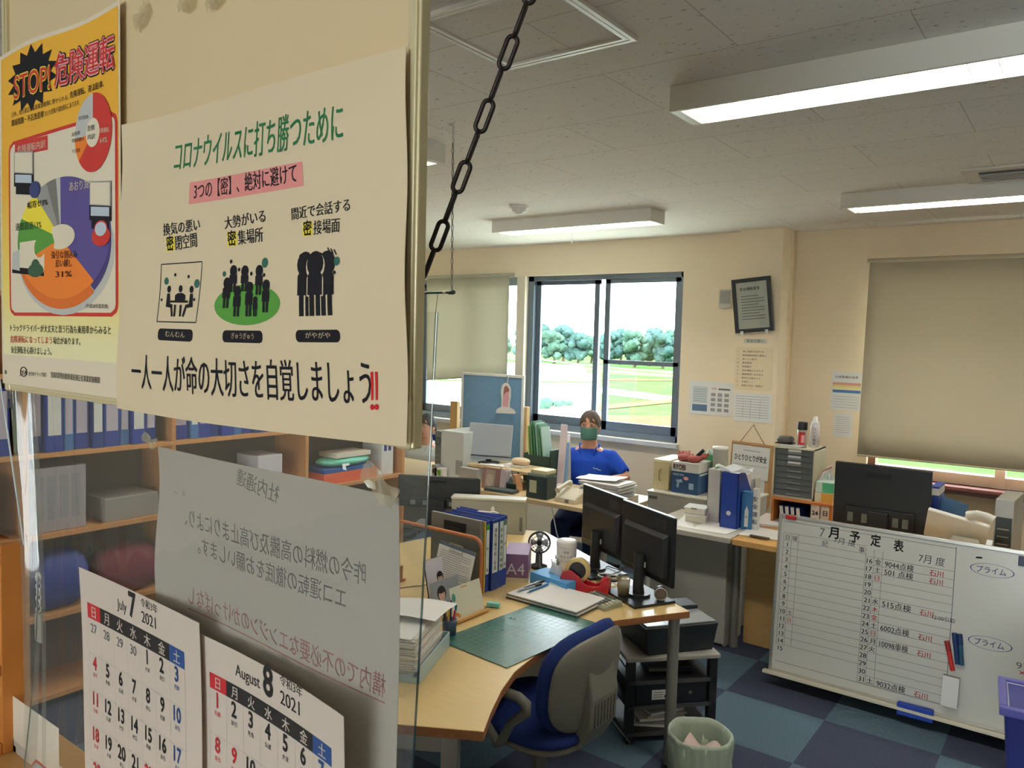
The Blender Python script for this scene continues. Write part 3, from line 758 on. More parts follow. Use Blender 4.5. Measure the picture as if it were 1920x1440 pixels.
for x, y, r in ((339, 514, .002), (362, 517, .002), (324, 526, .0042), (377, 530, .005), (317, 561, .0018), (374, 560, .0018)): dot(x, y, r, M_ink if r < .003 else mat('print_teal', (40, 100, 84), 0.5))
for x in (329, 349, 368): s.disc(*A(x, 541-(1 if x == 349 else 0)), 0.0036, M_ink, 0.0042, layer=2, n=16)
s.poly([A(340, 562), A(358, 562), A(358, 552), A(353, 548), A(345, 548), A(340, 552)], M_ink, 2); s.poly([A(332, 566), A(363, 566), A(363, 562), A(332, 562)], M_ink, 2)
s.poly([A(325, 574), A(335, 576), A(337, 570), A(332, 568), A(331, 549), A(326, 549)], M_ink, 2); s.poly([A(372, 574), A(362, 576), A(360, 570), A(365, 568), A(366, 549), A(371, 549)], M_ink, 2)
for x0_, x1_ in ((334, 337), (341, 345), (351, 347), (361, 356)): s.line(*A(x0_, 570), *A(x1_ if x0_ in (334, 361) else x0_, 592), 0.0035, M_ink, 2)
s.disc(*A(468, 570), 0.0565, M_green, 0.0215, layer=1)
for x, y, hpx in ((442, 546, 44), (463, 545, 42), (490, 552, 50), (431, 576, 52), (504, 585, 56), (451, 592, 52), (473, 592, 60), (485, 592, 34)): fig(x, y, hpx, wpx=11 if hpx > 40 else 7)
for x, y, r in ((437, 489, .0022), (425, 512, .003), (500, 492, .0052), (452, 504, .002), (475, 512, .0022), (499, 515, .002), (504, 559, .002)): dot(x, y, r, M_ink if r < .0025 else mat('print_teal', (40, 100, 84), 0.5))
for x in (577, 618, 597):
    if x == 597: fig(x, 595, 104, M_sheet2, 25, 3)
    fig(x, 594, 108, M_ink, 22, 4 if x == 597 else 2)
for x, y, r in ((569, 483, .003), (588, 487, .003), (606, 482, .003), (637, 493, .0042), (568, 503, .0018), (633, 514, .0018)): dot(x, y, r, M_ink if r < .004 else mat('print_teal', (40, 100, 84), 0.5))
for i in range(3): s.line(*A(619+6*i, 467+2*i), *A(622+6*i+2, 478+2*i-1), 0.0014, M_ink, 2)
for t, x0_, x1_, y in (('むんむん', 315, 376, 624), ('ぎゅうぎゅう', 428, 499, 627), ('がやがや', 559, 640, 629)):
    a_, b_ = A(x0_, y+11), A(x1_, y-11+3); rrect(s, a_[0], a_[1]-0.001, b_[0], b_[1], 0.0052, M_ink, 1); m_ = (x1_-x0_)
    s.w_px(t, (x0_+m_*0.22, y+5), (x1_-m_*0.22, y+7), 11, M_sheet2, 2, 0.006)
txt = '一人一人が命の大切さを自覚しましょう'
s.w_px(txt, (271, 722), (690, 757), 62, M_ink, 2, 0.016)
for x in (692, 700): s.poly([A(x-2, 755), A(x+2, 755), A(x+3, 702), A(x-2, 702)], M_inkred, 2); dot(x, 768, .0027, M_inkred)
tag(s.build('notice'), 'large white notice with green heading and crowd pictograms on the notice board', 'notice')

M_tape = clear_mat('clear_tape', (0.97, 0.95, 0.88), 0.14, 0.25, haze=0.16, hazecol=(240, 230, 200))
for (x, y), (tw, th), rt, lb in (((268, 33), (0.035, 0.020), 0.5, 'crumpled clear tape scrap left of the notice board centre, beside the yellow poster'), ((352, 10), (0.03, 0.014), -0.1, 'middle clear tape scrap near the top of the picture'), ((405, 4), (0.03, 0.014), 0.1, 'rightmost clear tape scrap near the top of the picture')):
    c = on_y(x, y, BOARD_Y-0.002); U = Vector((math.cos(rt), 0, math.sin(rt))); V = Vector((-math.sin(rt), 0, math.cos(rt)))
    t = Sheet(c-U*tw/2-V*th/2, U, V, tw, th, M_tape, lambda a, b: (0, 0.002*math.sin(9*a), 0.0015+0.0025*abs(math.sin(8*a+3*b))), 0.0002, 10, 6)
    tag(t.build('tape_scrap'), lb, 'tape', 'tape scraps on the notice board')

# ------------------------------------------------------------------ clear vinyl screen over the counter, with what is taped to it
M_vinyl = clear_mat('clear_vinyl', (0.955, 0.965, 0.96), 0.07, 0.05, haze=0.085, hazecol=(214, 214, 206))
M_vinyl_edge = clear_mat('vinyl_edge', (0.45, 0.55, 0.52), 0.25, 0.1)
VY = 0.514
def vr(z):   # right-hand edge
    a, b, c = on_y(818, 585, VY), on_y(804, 840, VY), on_y(770, 1440, VY)
    if z > b.z: return b.x+(a.x-b.x)*(z-b.z)/(a.z-b.z)
    return b.x+(c.x-b.x)*(z-b.z)/(c.z-b.z)
z1, z0 = on_y(818, 585, VY).z, 1.06
root = thing('vinyl_screen', 'clear hanging screen below the notice board with calendars taped on', 'screen', (-0.9, VY, z1))
def vfn(a, b):
    z = z0+(z1-z0)*b; xl = -1.385+0.02*math.sin(4*b); x = xl+(vr(z)-xl)*a
    rip = 0.020*math.exp(-a*9)*math.sin(a*85+b*2.5)+0.0011*math.sin(a*24+b*5)
    return Vector((x, VY+0.002+0.010*math.exp(-a*20)+rip, z))-root.location
g = G(); g.surf(vfn, 120, 24, M_vinyl); g.build('clear_sheet', root)
g = G(); P = [vfn(1, i/24) for i in range(25)]; g.tube(P, 0.0011, M_vinyl_edge, 6); g.build('sheet_edge', root)
g = G(); P = [vfn(0.0, i/24) for i in range(25)]; g.tube(P, 0.0012, M_vinyl_edge, 6); g.build('sheet_edge', root)
a_, b_ = on_y(3, 735, 0.62), on_y(45, 1022, 0.62)
root = thing('side_screen', 'narrow clear side screen at the far left edge, beyond the vinyl', 'screen', (b_.x, 0.62, 1.02))
g = G(); d = Vector((a_.x-b_.x, 0, a_.z-b_.z)); e0 = b_; e1 = a_+d*0.6
P0, P1 = e0-root.location, e1-root.location
g.surf(lambda a, b: P0+(P1-P0)*b+Vector((-0.5*a, 0.004*math.sin(6*a), 0)), 10, 4, M_vinyl); g.build('clear_sheet', root)
g = G(); g.tube([P0, P1], 0.0016, mat('bright_cut_edge', (214, 226, 230), 0.15, spec=0.8), 8); g.build('sheet_edge', root)

# mirrored company notice: printed on its far side, showing through
M_thin = thin_mat('thin_copy_paper', (206, 197, 186), 0.32)
M_ghost = thin_mat('show_through_grey', (150, 144, 138), 0.32); M_ghostred = thin_mat('show_through_red', (194, 140, 136), 0.32)
tl, tr_ = on_y(283, 838, VY+0.002), on_y(740, 935, VY+0.002)
U = (tr_-tl).normalized(); V = Vector((-U.z, 0, U.x)); w_ = (tr_-tl).length; h_ = 0.318
def wv3(a, b): return (0.012*(1-b)*(1-a)+0.006*(1-b)*a, 0, -0.006+0.0018*math.sin(a*8+b*5)-0.003*math.exp(-a*12)*math.sin(b*9))
s = pxsheet(Sheet(tl-V*h_, U, V, w_, h_, M_thin, wv3, nu=30, nv=24)); A = s.uvp
for t, a, b, hp, m1, m2 in (('社内通達', (436, 906), (513, 944), 32, M_ghost, M_ink), ('昨今の燃料の高騰及び高止まりにより、', (333, 984), (672, 1098), 34, M_ghost, M_ink), ('エコ運転の徹底をお願いします。', (357, 1036), (636, 1142), 33, M_ghost, M_ink), ('構内での不必要なエンジンのかけっぱなし', (338, 1128), (708, 1308), 34, M_ghostred, M_inkred)):
    s.w_px(t, a, b, hp, m1, 1, 0.004, mirror=True); s.w_px(t, a, b, hp, m2, -4, 0.004, mirror=True)
s.line(*A(338, 1140), *A(708, 1320), 0.0016, M_ghostred, 1)
for x, y in ((312, 925), (328, 930)): s.w_px('。' if x == 312 else 'る', (x, y), (x+8, y+2), 11, M_ghost, 1, mirror=True)
tag(s.build('notice'), 'translucent paper with mirrored lettering showing through, taped inside the clear screen', 'notice')
for (x, y), (tw, th), rt, lb in (((285, 826), (0.034, 0.013), -0.15, 'clear tape on the top left corner of the mirrored paper'), ((715, 908), (0.05, 0.022), -0.5, 'torn clear tape above the top right corner of the mirrored paper')):
    c = on_y(x, y, VY-0.004); U = Vector((math.cos(rt), 0, math.sin(rt))); V = Vector((-math.sin(rt), 0, math.cos(rt)))
    t = Sheet(c-U*tw/2-V*th/2, U, V, tw, th, M_tape, lambda a, b: (0, 0.003*math.sin(7*a), 0.002+0.003*abs(math.sin(7*a+3*b))), 0.0002, 10, 6)
    tag(t.build('tape_strip'), lb, 'tape', 'tape strips on the mirrored paper')

# torn white paper remnants stuck above its corner
root = thing('paper_remnant', 'torn white paper bits stuck to the clear screen above the mirrored paper', 'paper scrap', on_y(700, 905, VY-0.002))
for pts in (((682, 902), (690, 899), (703, 905), (705, 918), (690, 914)), ((712, 884), (716, 886), (717, 892), (713, 893)), ((642, 870), (655, 868), (656, 872), (648, 874), (650, 882), (643, 880))):
    g = G(); g.add([on_y(x, y, VY-0.003)-root.location for x, y in pts], [tuple(range(len(pts)))], M_paper); g.build('scrap', root, solid=0.0004)

# ---- month calendar sheets
M_cal = mat('calendar_paper', (200, 186, 174), 0.6, spec=0.25); M_calgrey = mat('calendar_line', (170, 168, 164), 0.7)
M_calred = mat('calendar_red', (190, 40, 48), 0.6); M_calblue = mat('calendar_blue', (38, 74, 132), 0.6); M_calink = mat('calendar_black', (34, 34, 36), 0.6)
def month(O, w, h, u0, cw, vbar, hb, rh, title, mo, pm, dim, ndays, first, hol, label, wave, tx, hd):
    s = Sheet(O, (1, 0, 0), (0, 0, 1), w, h, M_cal, wave, nu=30, nv=24)
    for k, d in enumerate('日月火水木金土'):
        m = M_calred if k == 0 else M_calblue if k == 6 else M_calink
        s.rect(u0+k*cw, vbar-hb, u0+(k+1)*cw, vbar, m, 1, 4); s.word(d, u0+(k+0.5)*cw, vbar-hb*0.80, hb*0.82, M_cal, 2, 0.012, align='c')
    s.word(title, tx-0.006, vbar+0.012, 0.0195, M_calink, 1, 0.016, align='r', sx=0.9); s.word(str(mo), tx, vbar+0.010, 0.046, M_calink, 1, 0.03, sx=0.9)
    s.word('令和3年', tx+0.034, vbar+0.031, 0.0125, M_calink, 1, 0.012); s.word('2021', tx+0.034, vbar+0.010, 0.021, M_calink, 1, 0.016)
    for r in range(6): s.line(u0, vbar-hb-r*rh, u0+7*cw, vbar-hb-r*rh, 0.0005, M_calgrey)
    for k in range(8): s.line(u0+k*cw, vbar-hb, u0+k*cw, vbar-hb-6*rh, 0.0004, M_calgrey)
    rok = ['先勝', '友引', '先負', '仏滅', '大安', '赤口']
    for i in range(35):
        d = i-first+1; r, c = divmod(i, 7)
        if d < 1: s.word(str(pm+d), u0+(c+0.45)*cw, vbar-hb-r*rh-0.0185, 0.018, M_inkgrey, 2, 0.008, align='c'); continue
        if d > ndays: break
        m = M_calred if c == 0 or d in hol else M_calblue if c == 6 else M_calink
        s.word(str(d), u0+(c+0.45)*cw, vbar-hb-r*rh-hd*1.02, hd*1.32, m, 2, 0.028, align='c', sx=0.86); s.word(rok[i % 6], u0+(c+0.45)*cw, vbar-hb-r*rh-hd*1.02-0.010, 0.0065, m, 2, align='c')
    tag(s.build('calendar_sheet'), label, 'calendar', 'month calendar sheets taped to the clear screen')
month((-1.133, VY-0.008, 1.085), 0.320, 0.396, 0.020, 0.0374, 0.351, 0.0215, 0.0495, 'July', 7, 30, 31, 31, 4, (22, 23), 'July month calendar sheet at the left, on the clear screen',
      lambda a, b: (0.028*(1-b)*(1-a*0.4), 0, 0.001+0.010*a*a+0.0015*math.sin(b*6)), 0.141, 0.0195)
month((-0.822, VY-0.010, 1.05), 0.281, 0.414, 0.018, 0.0343, 0.374, 0.0185, 0.053, 'August', 8, 31, 31, 31, 0, (8, 9), 'August month calendar sheet right of the July one, its right side curling off',
      lambda a, b: (0.010*(1-b), 0, 0.002+0.026*a*a+0.0015*math.sin(b*6)), 0.128, 0.019)
# ------------------------------------------------------------------ near desk (boomerang top) and what is around it
DZ = 0.70
M_desk = mat('maple_top', (224, 194, 134), 0.26, var=0.07, scale=7.0, stretch=(1, 12, 1), spec=0.6)
M_deskedge = mat('worn_wood_edge', (150, 98, 58), 0.6, var=0.35, scale=40)
M_legs = mat('desk_leg_grey', (150, 148, 142), 0.4, metal=0.4)
M_navy = mat('navy_fabric', (30, 48, 108), 0.9, var=0.12, scale=60, spec=0.15)
inner = [(907, 1372), (920, 1337), (940, 1295), (965, 1260), (1015, 1220), (1065, 1192), (1112, 1172), (1162, 1162), (1220, 1155), (1294, 1146)]
poly = [tuple(on_z(x, y, DZ).xy) for x, y in inner]
e1, e2 = Vector((0.866, 0.5)), Vector((-0.5, 0.866)); f1 = Vector((0.866, -0.5))
A0, B0 = Vector(poly[0]), Vector(poly[-1])
Aend = A0-e1*0.72; Bend = B0-f1*0.72; Cor = Vector((-2.46, 2.33))
poly2 = poly+[tuple(Bend), tuple(Cor), tuple(Aend)]
root = thing('office_desk', 'curved maple desk with a green cutting mat on it', 'desk', (-1.7, 2.35, 0))
rl = root.location
g = G(); g.prism([(x-rl.x, y-rl.y) for x, y in poly2], DZ-0.03, DZ, M_desk)
i1 = g.mi(M_deskedge)
for k in range(2, len(g.f)): g.fm[k] = i1
g.build('desk_top', root, bev=0.003)
p = B0+Vector((-0.07, 0.0)); q_ = on_z(1262, 1440, 0.0)
g = G(); g.cyl((p.x-rl.x, p.y-rl.y, 0.02), (p.x-rl.x, p.y-rl.y, DZ-0.03), 0.024, M_legs, 18); g.cyl((p.x-rl.x, p.y-rl.y, 0), (p.x-rl.x, p.y-rl.y, 0.02), 0.028, M_black, 18); g.build('leg', root)
for t in (0.10, 0.60):
    p = A0-e1*t+e2*0.03
    g = G(); g.box((p.x-rl.x, p.y-rl.y, (DZ-0.03)/2), (0.05, 0.05, DZ-0.03), M_legs, Matrix.Rotation(PI/6, 3, 'Z')); g.build('leg', root, bev=0.003)
g = G(); a_, b_ = A0-e1*0.10+e2*0.03, A0-e1*0.60+e2*0.03; c_ = (a_+b_)/2
g.box((c_.x-rl.x, c_.y-rl.y, DZ-0.055), (0.5, 0.04, 0.045), M_legs, Matrix.Rotation(PI/6, 3, 'Z')); g.build('rail', root)
p = Cor+Vector((0.1, 0)); g = G(); g.cyl((p.x-rl.x, p.y-rl.y, 0), (p.x-rl.x, p.y-rl.y, DZ-0.03), 0.024, M_legs, 16); g.build('leg', root)
g = G(); c_ = (Cor+Bend)/2+Vector((0.06, -0.03)); g.box((c_.x-rl.x, c_.y-rl.y, 0.42), (0.016, 1.0, 0.48), M_greysteel, Matrix.Rotation(-PI/6, 3, 'Z')); g.build('modesty_panel', root)

# neighbour desk behind it
N0 = Bend+Vector((-0.012, 0.008)); N1 = Cor+Vector((-0.012, 0.008))
root = thing('office_desk', 'pale desk top behind the blue binders and twin monitors', 'desk', (-2.7, 3.1, 0)); rl = root.location
Q = [tuple(N1-rl.xy), tuple(N0-rl.xy), tuple(N0-f1*0.66-rl.xy), tuple(N0-f1*0.70-e1*0.35+e2*0.02-rl.xy), tuple(N1-e1*0.75-rl.xy)]
g = G(); g.prism([tuple(v) for v in Q], DZ-0.03, DZ, M_desk); i1 = g.mi(M_deskedge)
for k in range(2, len(g.f)): g.fm[k] = i1
g.build('desk_top', root, bev=0.003)
for p in (N0-f1*0.58-Vector((0.02, 0.07)), N1-e1*0.62+Vector((0.05, 0.1)), N0+Vector((-0.12, 0.0))):
    g = G(); g.cyl((p.x-rl.x, p.y-rl.y, 0), (p.x-rl.x, p.y-rl.y, DZ-0.03), 0.024, M_legs, 14); g.build('leg', root)

def P2(px, py, z=DZ): return on_z(px, py, z)
# cutting mat
M_mat = mat('green_mat', (36, 92, 82), 0.24, var=0.06, scale=12, spec=0.7); M_matline = mat('mat_line', (112, 158, 146), 0.45)
mc = [P2(820, 1200, DZ+.003), P2(938, 1116, DZ+.003), P2(1106, 1160, DZ+.003), P2(950, 1252, DZ+.003)]
O = mc[0]; U = (mc[3]-mc[0]).normalized(); V = Vector((-U.y, U.x, 0)); w_, h_ = (mc[3]-mc[0]).length, (mc[1]-mc[0]).length
s = Sheet((O.x, O.y, DZ+0.0035), U, V, w_, h_, M_mat, thick=0.003, nu=2, nv=2, eps=0.0002)
for i in range(1, 12): s.line(w_*i/12, 0.02, w_*i/12, h_-0.02, 0.0007, M_matline)
for i in range(1, 20): s.line(0.02, h_*i/20, w_-0.02, h_*i/20, 0.0007, M_matline)
s.frame(0.015, 0.015, w_-0.015, h_-0.015, 0.0012, M_matline); s.word('A3', 0.03, h_*0.62, 0.03, M_matline, 1, 0.01)
tag(s.build('cutting_mat'), 'green cutting mat lying on the curved maple desk', 'mat')

# ---- stack of paper trays at the desk's left
M_tray = mat('tray_blue_white', (170, 196, 204), 0.35)
root = thing('letter_tray', 'low pale blue letter tray under the paper pile, left on the maple desk', 'tray', (*P2(760, 1238).xy, DZ), 0.42)
g = G()
g.bb(-0.12, 0.11, -0.16, 0.16, 0, 0.004, M_tray); g.bb(-0.12, -0.116, -0.16, 0.16, 0, 0.055, M_tray); g.bb(0.106, 0.11, -0.16, 0.16, 0, 0.055, M_tray); g.bb(-0.12, 0.11, 0.156, 0.16, 0, 0.055, M_tray)
g.build('tray', root, bev=0.0015)
g = G(); g.bb(-0.11, 0.10, -0.165, -0.155, 0, 0.02, M_tray); g.build('front_lip', root)
tl_ = root.location.copy()
g = G()
for i in range(34):
    z = 0.0055+i*0.0042; dx, dy = random.uniform(-.006, .006), random.uniform(-.01, .004)-0.0006*i
    g.box((-0.005+dx, dy, z), (0.185, 0.275, 0.0028), M_paper if i % 5 else mat('beige_sheet', (214, 206, 186), 0.7), Matrix.Rotation(random.uniform(-.05, .05), 3, 'Z'))
o = g.build('paper_pile'); o.location = tl_; o.rotation_euler = (0, 0, 0.42); tag(o, 'tall pile of white papers in the tray at the left end of the desk', 'papers')
t = Sheet((0, 0, 0), (1, 0, 0), (0, 1, 0), 0.25, 0.21, M_paper, lambda a, b: (0, 0, 0.012*math.sin(3*a)+0.008*a*a-0.02*max(0, b-.6)), thick=0.001)
o = t.build('loose_paper'); o.location = P2(690, 1152, DZ+0.153)+Vector((0, 0, 0)); o.rotation_euler = (0, 0, 0.34); tag(o, 'curled white sheet lying on top of the paper pile', 'paper')

# ---- wood-framed clear desk screen
def rounded_path(w, h, r, n=8):
    P = [(0, 0)]
    P += [(0, h-r)]+[(r-r*math.cos(PI/2*i/n), h-r+r*math.sin(PI/2*i/n)) for i in range(1, n+1)]
    P += [(w-r+r*math.sin(PI/2*i/n), h-r+r*math.cos(PI/2*i/n)) for i in range(n+1)]+[(w, 0)]
    return P
M_oframe = mat('orange_wood_rim', (190, 112, 62), 0.4, var=0.12, scale=20)
sc_y = 2.50
a_, b_ = on_y(735, 975, sc_y), on_y(903, 1035, sc_y); zt = on_y(880, 1006, sc_y).z
W_ = b_.x-a_.x; H_ = zt-DZ
root = thing('desk_screen', 'clear desk screen with a rounded orange wooden rim beside the blue binders', 'desk screen', (a_.x, sc_y, DZ))
pth = rounded_path(W_, H_, 0.045)
g = G(); g.tube([(x, 0, z+0.001) for x, z in pth], 0.0075, M_oframe, 8); g.build('rim', root)
g = G(); g.prism([(x, z) for x, z in pth], -0.0015, 0.0015, clear_mat('screen_pane', (0.95, 0.96, 0.95), 0.06, 0.03, haze=0.03), Matrix.Rotation(PI/2, 4, 'X')); g.build('pane', root)
for x in (W_*0.93, W_*0.1):
    g = G(); g.bb(x-0.012, x+0.012, -0.05, 0.03, 0, 0.012, M_orangewood); g.bb(x-0.012, x+0.012, -0.012, 0.012, 0.012, 0.075, M_orangewood); g.build('foot', root, bev=0.002)

# ---- clipboard with papers behind that rim
root = thing('clipboard', 'clipboard with printed paper leaning inside the wood-rimmed desk screen', 'clipboard', (*P2(843, 1140).xy, DZ+0.01), 0.0, tilt=(-0.16, 0.10)); 
k = on_y(838, 1120, 2.44); k.z = DZ+0.004; root.location = k
g = G(); g.bb(-0.10, 0.10, -0.002, 0.002, 0, 0.235, mat('clipboard_grey_blue', (96, 112, 124), 0.5)); g.build('board', root, bev=0.0012)
s = Sheet((-0.10, -0.0032, 0.005), (1, 0, 0), (0, 0, 1), 0.20, 0.215, M_paper, lambda a, b: (0, 0, 0.001*math.sin(4*a)), nu=6, nv=6)
for i in range(20): s.line(0.015, 0.195-i*0.0095, 0.185-(0.05 if i % 4 == 3 else 0), 0.195-i*0.0095, 0.0016, M_inkgrey)
s.build('printed_paper', root)
g = G(); g.tube([(-0.035, -0.006, 0.212), (-0.035, -0.012, 0.242), (0.035, -0.012, 0.242), (0.035, -0.006, 0.212)], 0.002, mat('brass_clip', (170, 150, 110), 0.35, metal=0.8), 6, closed=True); g.bb(-0.035, 0.035, -0.010, -0.003, 0.205, 0.214, M_alu); g.build('clip', root)

# ---- two portrait pictures and a small desk calendar
M_hair = mat('picture_hair', (44, 36, 36), 0.6); M_skin_p = mat('picture_skin', (222, 186, 170), 0.6)
def portrait(label, px, py, w, h, rz, back, dress, lean=-0.22, frame=None, hscale=1.0, off=(0, 0)):
    c = P2(px, py)
    root = thing('photo_stand', label, 'photo', (c.x, c.y, DZ+0.001), rz, tilt=(lean, 0))
    g = G(); g.bb(-w/2-0.003, w/2+0.003, 0.0, 0.004, 0, h+0.003, frame or M_black); g.build('stand_back', root, bev=0.001)
    s = Sheet((-w/2, -0.0008, 0.002), (1, 0, 0), (0, 0, 1), w, h, back, nu=2, nv=2)
    hx, hy, r = w*(0.5+off[0]), h*(0.52+off[1]), w*0.15*hscale
    s.poly([(hx-r*2.4, 0.002), (hx+r*2.4, 0.002), (hx+r*1.5, hy-r*1.5), (hx-r*1.5, hy-r*1.5)], dress, 1)
    s.poly([(hx-r*0.4, hy-r*1.9), (hx+r*0.4, hy-r*1.9), (hx+r*0.4, hy-r*0.5), (hx-r*0.4, hy-r*0.5)], M_skin_p, 2)
    s.disc(hx, hy+r*0.25, r*1.22, M_hair, r*1.4, 2); s.disc(hx, hy-r*0.1, r*0.85, M_skin_p, r*1.05, 3); s.disc(hx, hy+r*0.75, r*0.95, M_hair, r*0.55, 4)
    for d in (-1, 1): s.disc(hx+d*r*0.35, hy, r*0.10, M_hair, r*0.07, 5, n=8)
    s.disc(hx, hy-r*0.6, r*0.2, M_inkred, r*0.07, 5, n=8)
    s.build('picture', root)
    g = G(); g.box((0, 0.035, h*0.35), (w*0.3, 0.002, h*0.75), M_black, Matrix.Rotation(0.5, 3, 'X')); g.build('prop', root)
    return root
portrait('taller portrait photo on white, standing behind the smaller grey photo', 829, 1129, 0.145, 0.185, PI/2, mat('photo_pale', (226, 222, 232), 0.35), mat('photo_dress_dark', (60, 54, 66), 0.5), off=(0.05, 0.02), hscale=0.75)
portrait('smaller portrait photo of a long-haired woman in front of the taller one', 846, 1142, 0.20, 0.125, PI/2, mat('photo_grey', (150, 158, 168), 0.3), mat('photo_dress_brown', (92, 70, 70), 0.5), frame=M_greysteel, off=(-0.22, 0.02), hscale=0.72)
c = P2(881, 1157)
root = thing('desk_calendar', 'small white desk card with green and orange prints on the cutting mat edge', 'desk calendar', (c.x, c.y, DZ+0.004), PI/2, tilt=(-0.25, 0))
s = Sheet((-0.094, 0, 0.006), (1, 0, 0), (0, 0, 1), 0.188, 0.125, mat('card_cream', (232, 232, 214), 0.5), nu=2, nv=2)
s.disc(0.018, 0.085, 0.011, mat('card_teal', (80, 160, 140), 0.5), 0.017); s.disc(0.02, 0.05, 0.007, mat('card_blue', (130, 180, 220), 0.5)); s.disc(0.02, 0.018, 0.013, M_orange, 0.007); s.disc(0.034, 0.010, 0.010, mat('card_tan', (220, 170, 100), 0.5), 0.008); s.disc(0.085, 0.115, 0.022, mat('card_tan', (220, 170, 100), 0.5), 0.003)
s.build('card', root)
g = G(); g.bb(-0.098, 0.098, -0.022, 0.03, -0.004, 0.006, M_wood); g.build('wooden_base', root, bev=0.0015)
c = P2(836, 1195)
root = thing('pen_holder', 'little pen holder with colourful pens between the papers and the photos', 'pen holder', (c.x-0.01, c.y+0.03, DZ))
g = G(); g.lathe([(0, 0.001), (0.026, 0.001), (0.028, 0.06), (0.025, 0.06), (0.024, 0.005), (0, 0.005)], mat('smoky_plastic', (70, 90, 110), 0.3), n=14); g.build('cup', root)
for i, col in enumerate(((220, 60, 90), (40, 120, 150), (70, 60, 140), (120, 70, 50), (40, 40, 44), (230, 200, 80))):
    a = i*1.05; g = G(); g.cyl((0.012*math.cos(a), 0.012*math.sin(a), 0.006), (0.026*math.cos(a), 0.026*math.sin(a), 0.098+0.012*(i % 3)), 0.004, mat('pen_col_%s' % 'abcdef'[i], col, 0.35), 8); g.build('pen', root)

# ---- binder row
M_spine = mat('spine_label', (226, 228, 222), 0.6)
def lever_file(name, label, loc, rz, T, D, H, col, labtxt=None, tip=None, group='blue binders on the maple desk', labm=None, hole=False, cat='binder'):
    """upright ring binder: spine faces -y"""
    root = thing(name, label, cat, loc, rz, group)
    g = G(); g.bb(-T/2, -T/2+0.003, 0, D, 0, H, col); g.bb(T/2-0.003, T/2, 0, D, 0, H, col); g.bb(-T/2, T/2, 0, 0.003, 0, H, col); g.build('cover', root, bev=0.0012)
    g = G(); g.bb(-T/2+0.005, T/2-0.005, 0.008, D-0.02, 0.006, H-0.016, M_paper); g.build('papers', root)
    s = Sheet((-T*0.36, -0.0008, H*0.25), (1, 0, 0), (0, 0, 1), T*0.72, H*0.70, labm or M_spine, nu=1, nv=1)
    if tip: s.rect(0, H*0.62, T*0.72, H*0.70, tip, 1, 1)
    if labtxt:
        n = len(labtxt); hh = min(T*0.5, H*0.62/n)
        for i, ch in enumerate(labtxt): s.word(ch, T*0.36, H*0.64-(i+1)*H*0.60/n, hh, M_ink, 2, 0.012, align='c')
    s.build('spine_label', root)
    if hole:
        g = G(); g.cyl((0, -0.0012, H*0.14), (0, 0.001, H*0.14), T*0.22, M_black, 12); g.build('finger_hole', root)
    return root
RB = PI/2
y0 = 2.60; X0 = -2.085
specs = [(0.018, 'grey', 'grey folder with a black clip handle at the front of the binder row', None, None),
         (0.012, 'yellow', 'thin yellow folder between the grey folder and the blue binders', None, None),
         (0.030, 'blue', 'blue binder with a green tipped label, first of the blue row', '作業', M_green),
         (0.052, 'blue', 'thick blue binder with a long white black-lettered label in the desk row', '運転日報令和三年度', None),
         (0.036, 'blue', 'blue binder with a greenish lettered label, right of the thick one', '安全教育記録簿', None),
         (0.030, 'blue', 'last blue binder of the desk row, next to the purple box', '点検', mat('tip_green', (96, 130, 110), 0.5))]
M_bluefile2 = mat('blue_file_dark', (28, 60, 132), 0.4)
y = y0
for T, kind, lb, tx, tip in specs:
    y += T/2
    if kind == 'grey':
        root = thing('box_folder', lb, 'folder', (X0-0.005, y, DZ), RB)
        g = G(); g.bb(-T/2, T/2, 0, 0.29, 0, 0.325, mat('folder_grey', (124, 122, 114), 0.45)); g.build('folder', root, bev=0.002)
        g = G(); g.bb(-T/2-0.004, -T/2-0.0005, 0.08, 0.21, 0.255, 0.30, M_black); g.bb(-T/2-0.010, -T/2-0.004, 0.11, 0.18, 0.265, 0.275, M_black); g.build('clip_handle', root, bev=0.002)
    elif kind == 'yellow':
        root = thing('paper_folder', lb, 'folder', (X0, y, DZ), RB)
        g = G(); g.bb(-T/2, -T/2+0.002, 0, 0.27, 0, 0.318, mat('folder_yellow', (232, 190, 70), 0.5)); g.bb(T/2-0.002, T/2, 0, 0.27, 0, 0.318, mat('folder_yellow', (232, 190, 70), 0.5)); g.bb(-T/2, T/2, 0, 0.002, 0, 0.318, mat('folder_yellow', (232, 190, 70), 0.5)); g.build('cover', root)
        g = G(); g.bb(-T/2+0.003, T/2-0.003, 0.004, 0.25, 0.002, 0.305, M_paper); g.build('papers', root)
    else:
        lever_file('ring_binder', lb, (X0+0.006*math.sin(y*40), y, DZ), RB, T, 0.28, 0.318, M_bluefile if T < 0.05 else M_bluefile2, tx, tip, labm=mat('label_pale_green', (206, 214, 196), 0.6) if tip is None and T < 0.05 else None)
    y += T/2+0.003
root = thing('letter_opener', 'thin white clip lying on top of the blue binder row', 'clip', (X0-0.10, y0+0.17, DZ+0.320), 0.3)
g = G(); g.bb(-0.05, 0.05, -0.008, 0.008, 0, 0.004, M_paper); g.build('clip_body', root, bev=0.001)
g = G(); g.bb(0.02, 0.04, -0.009, 0.009, 0.004, 0.007, M_alu); g.build('clip_end', root)

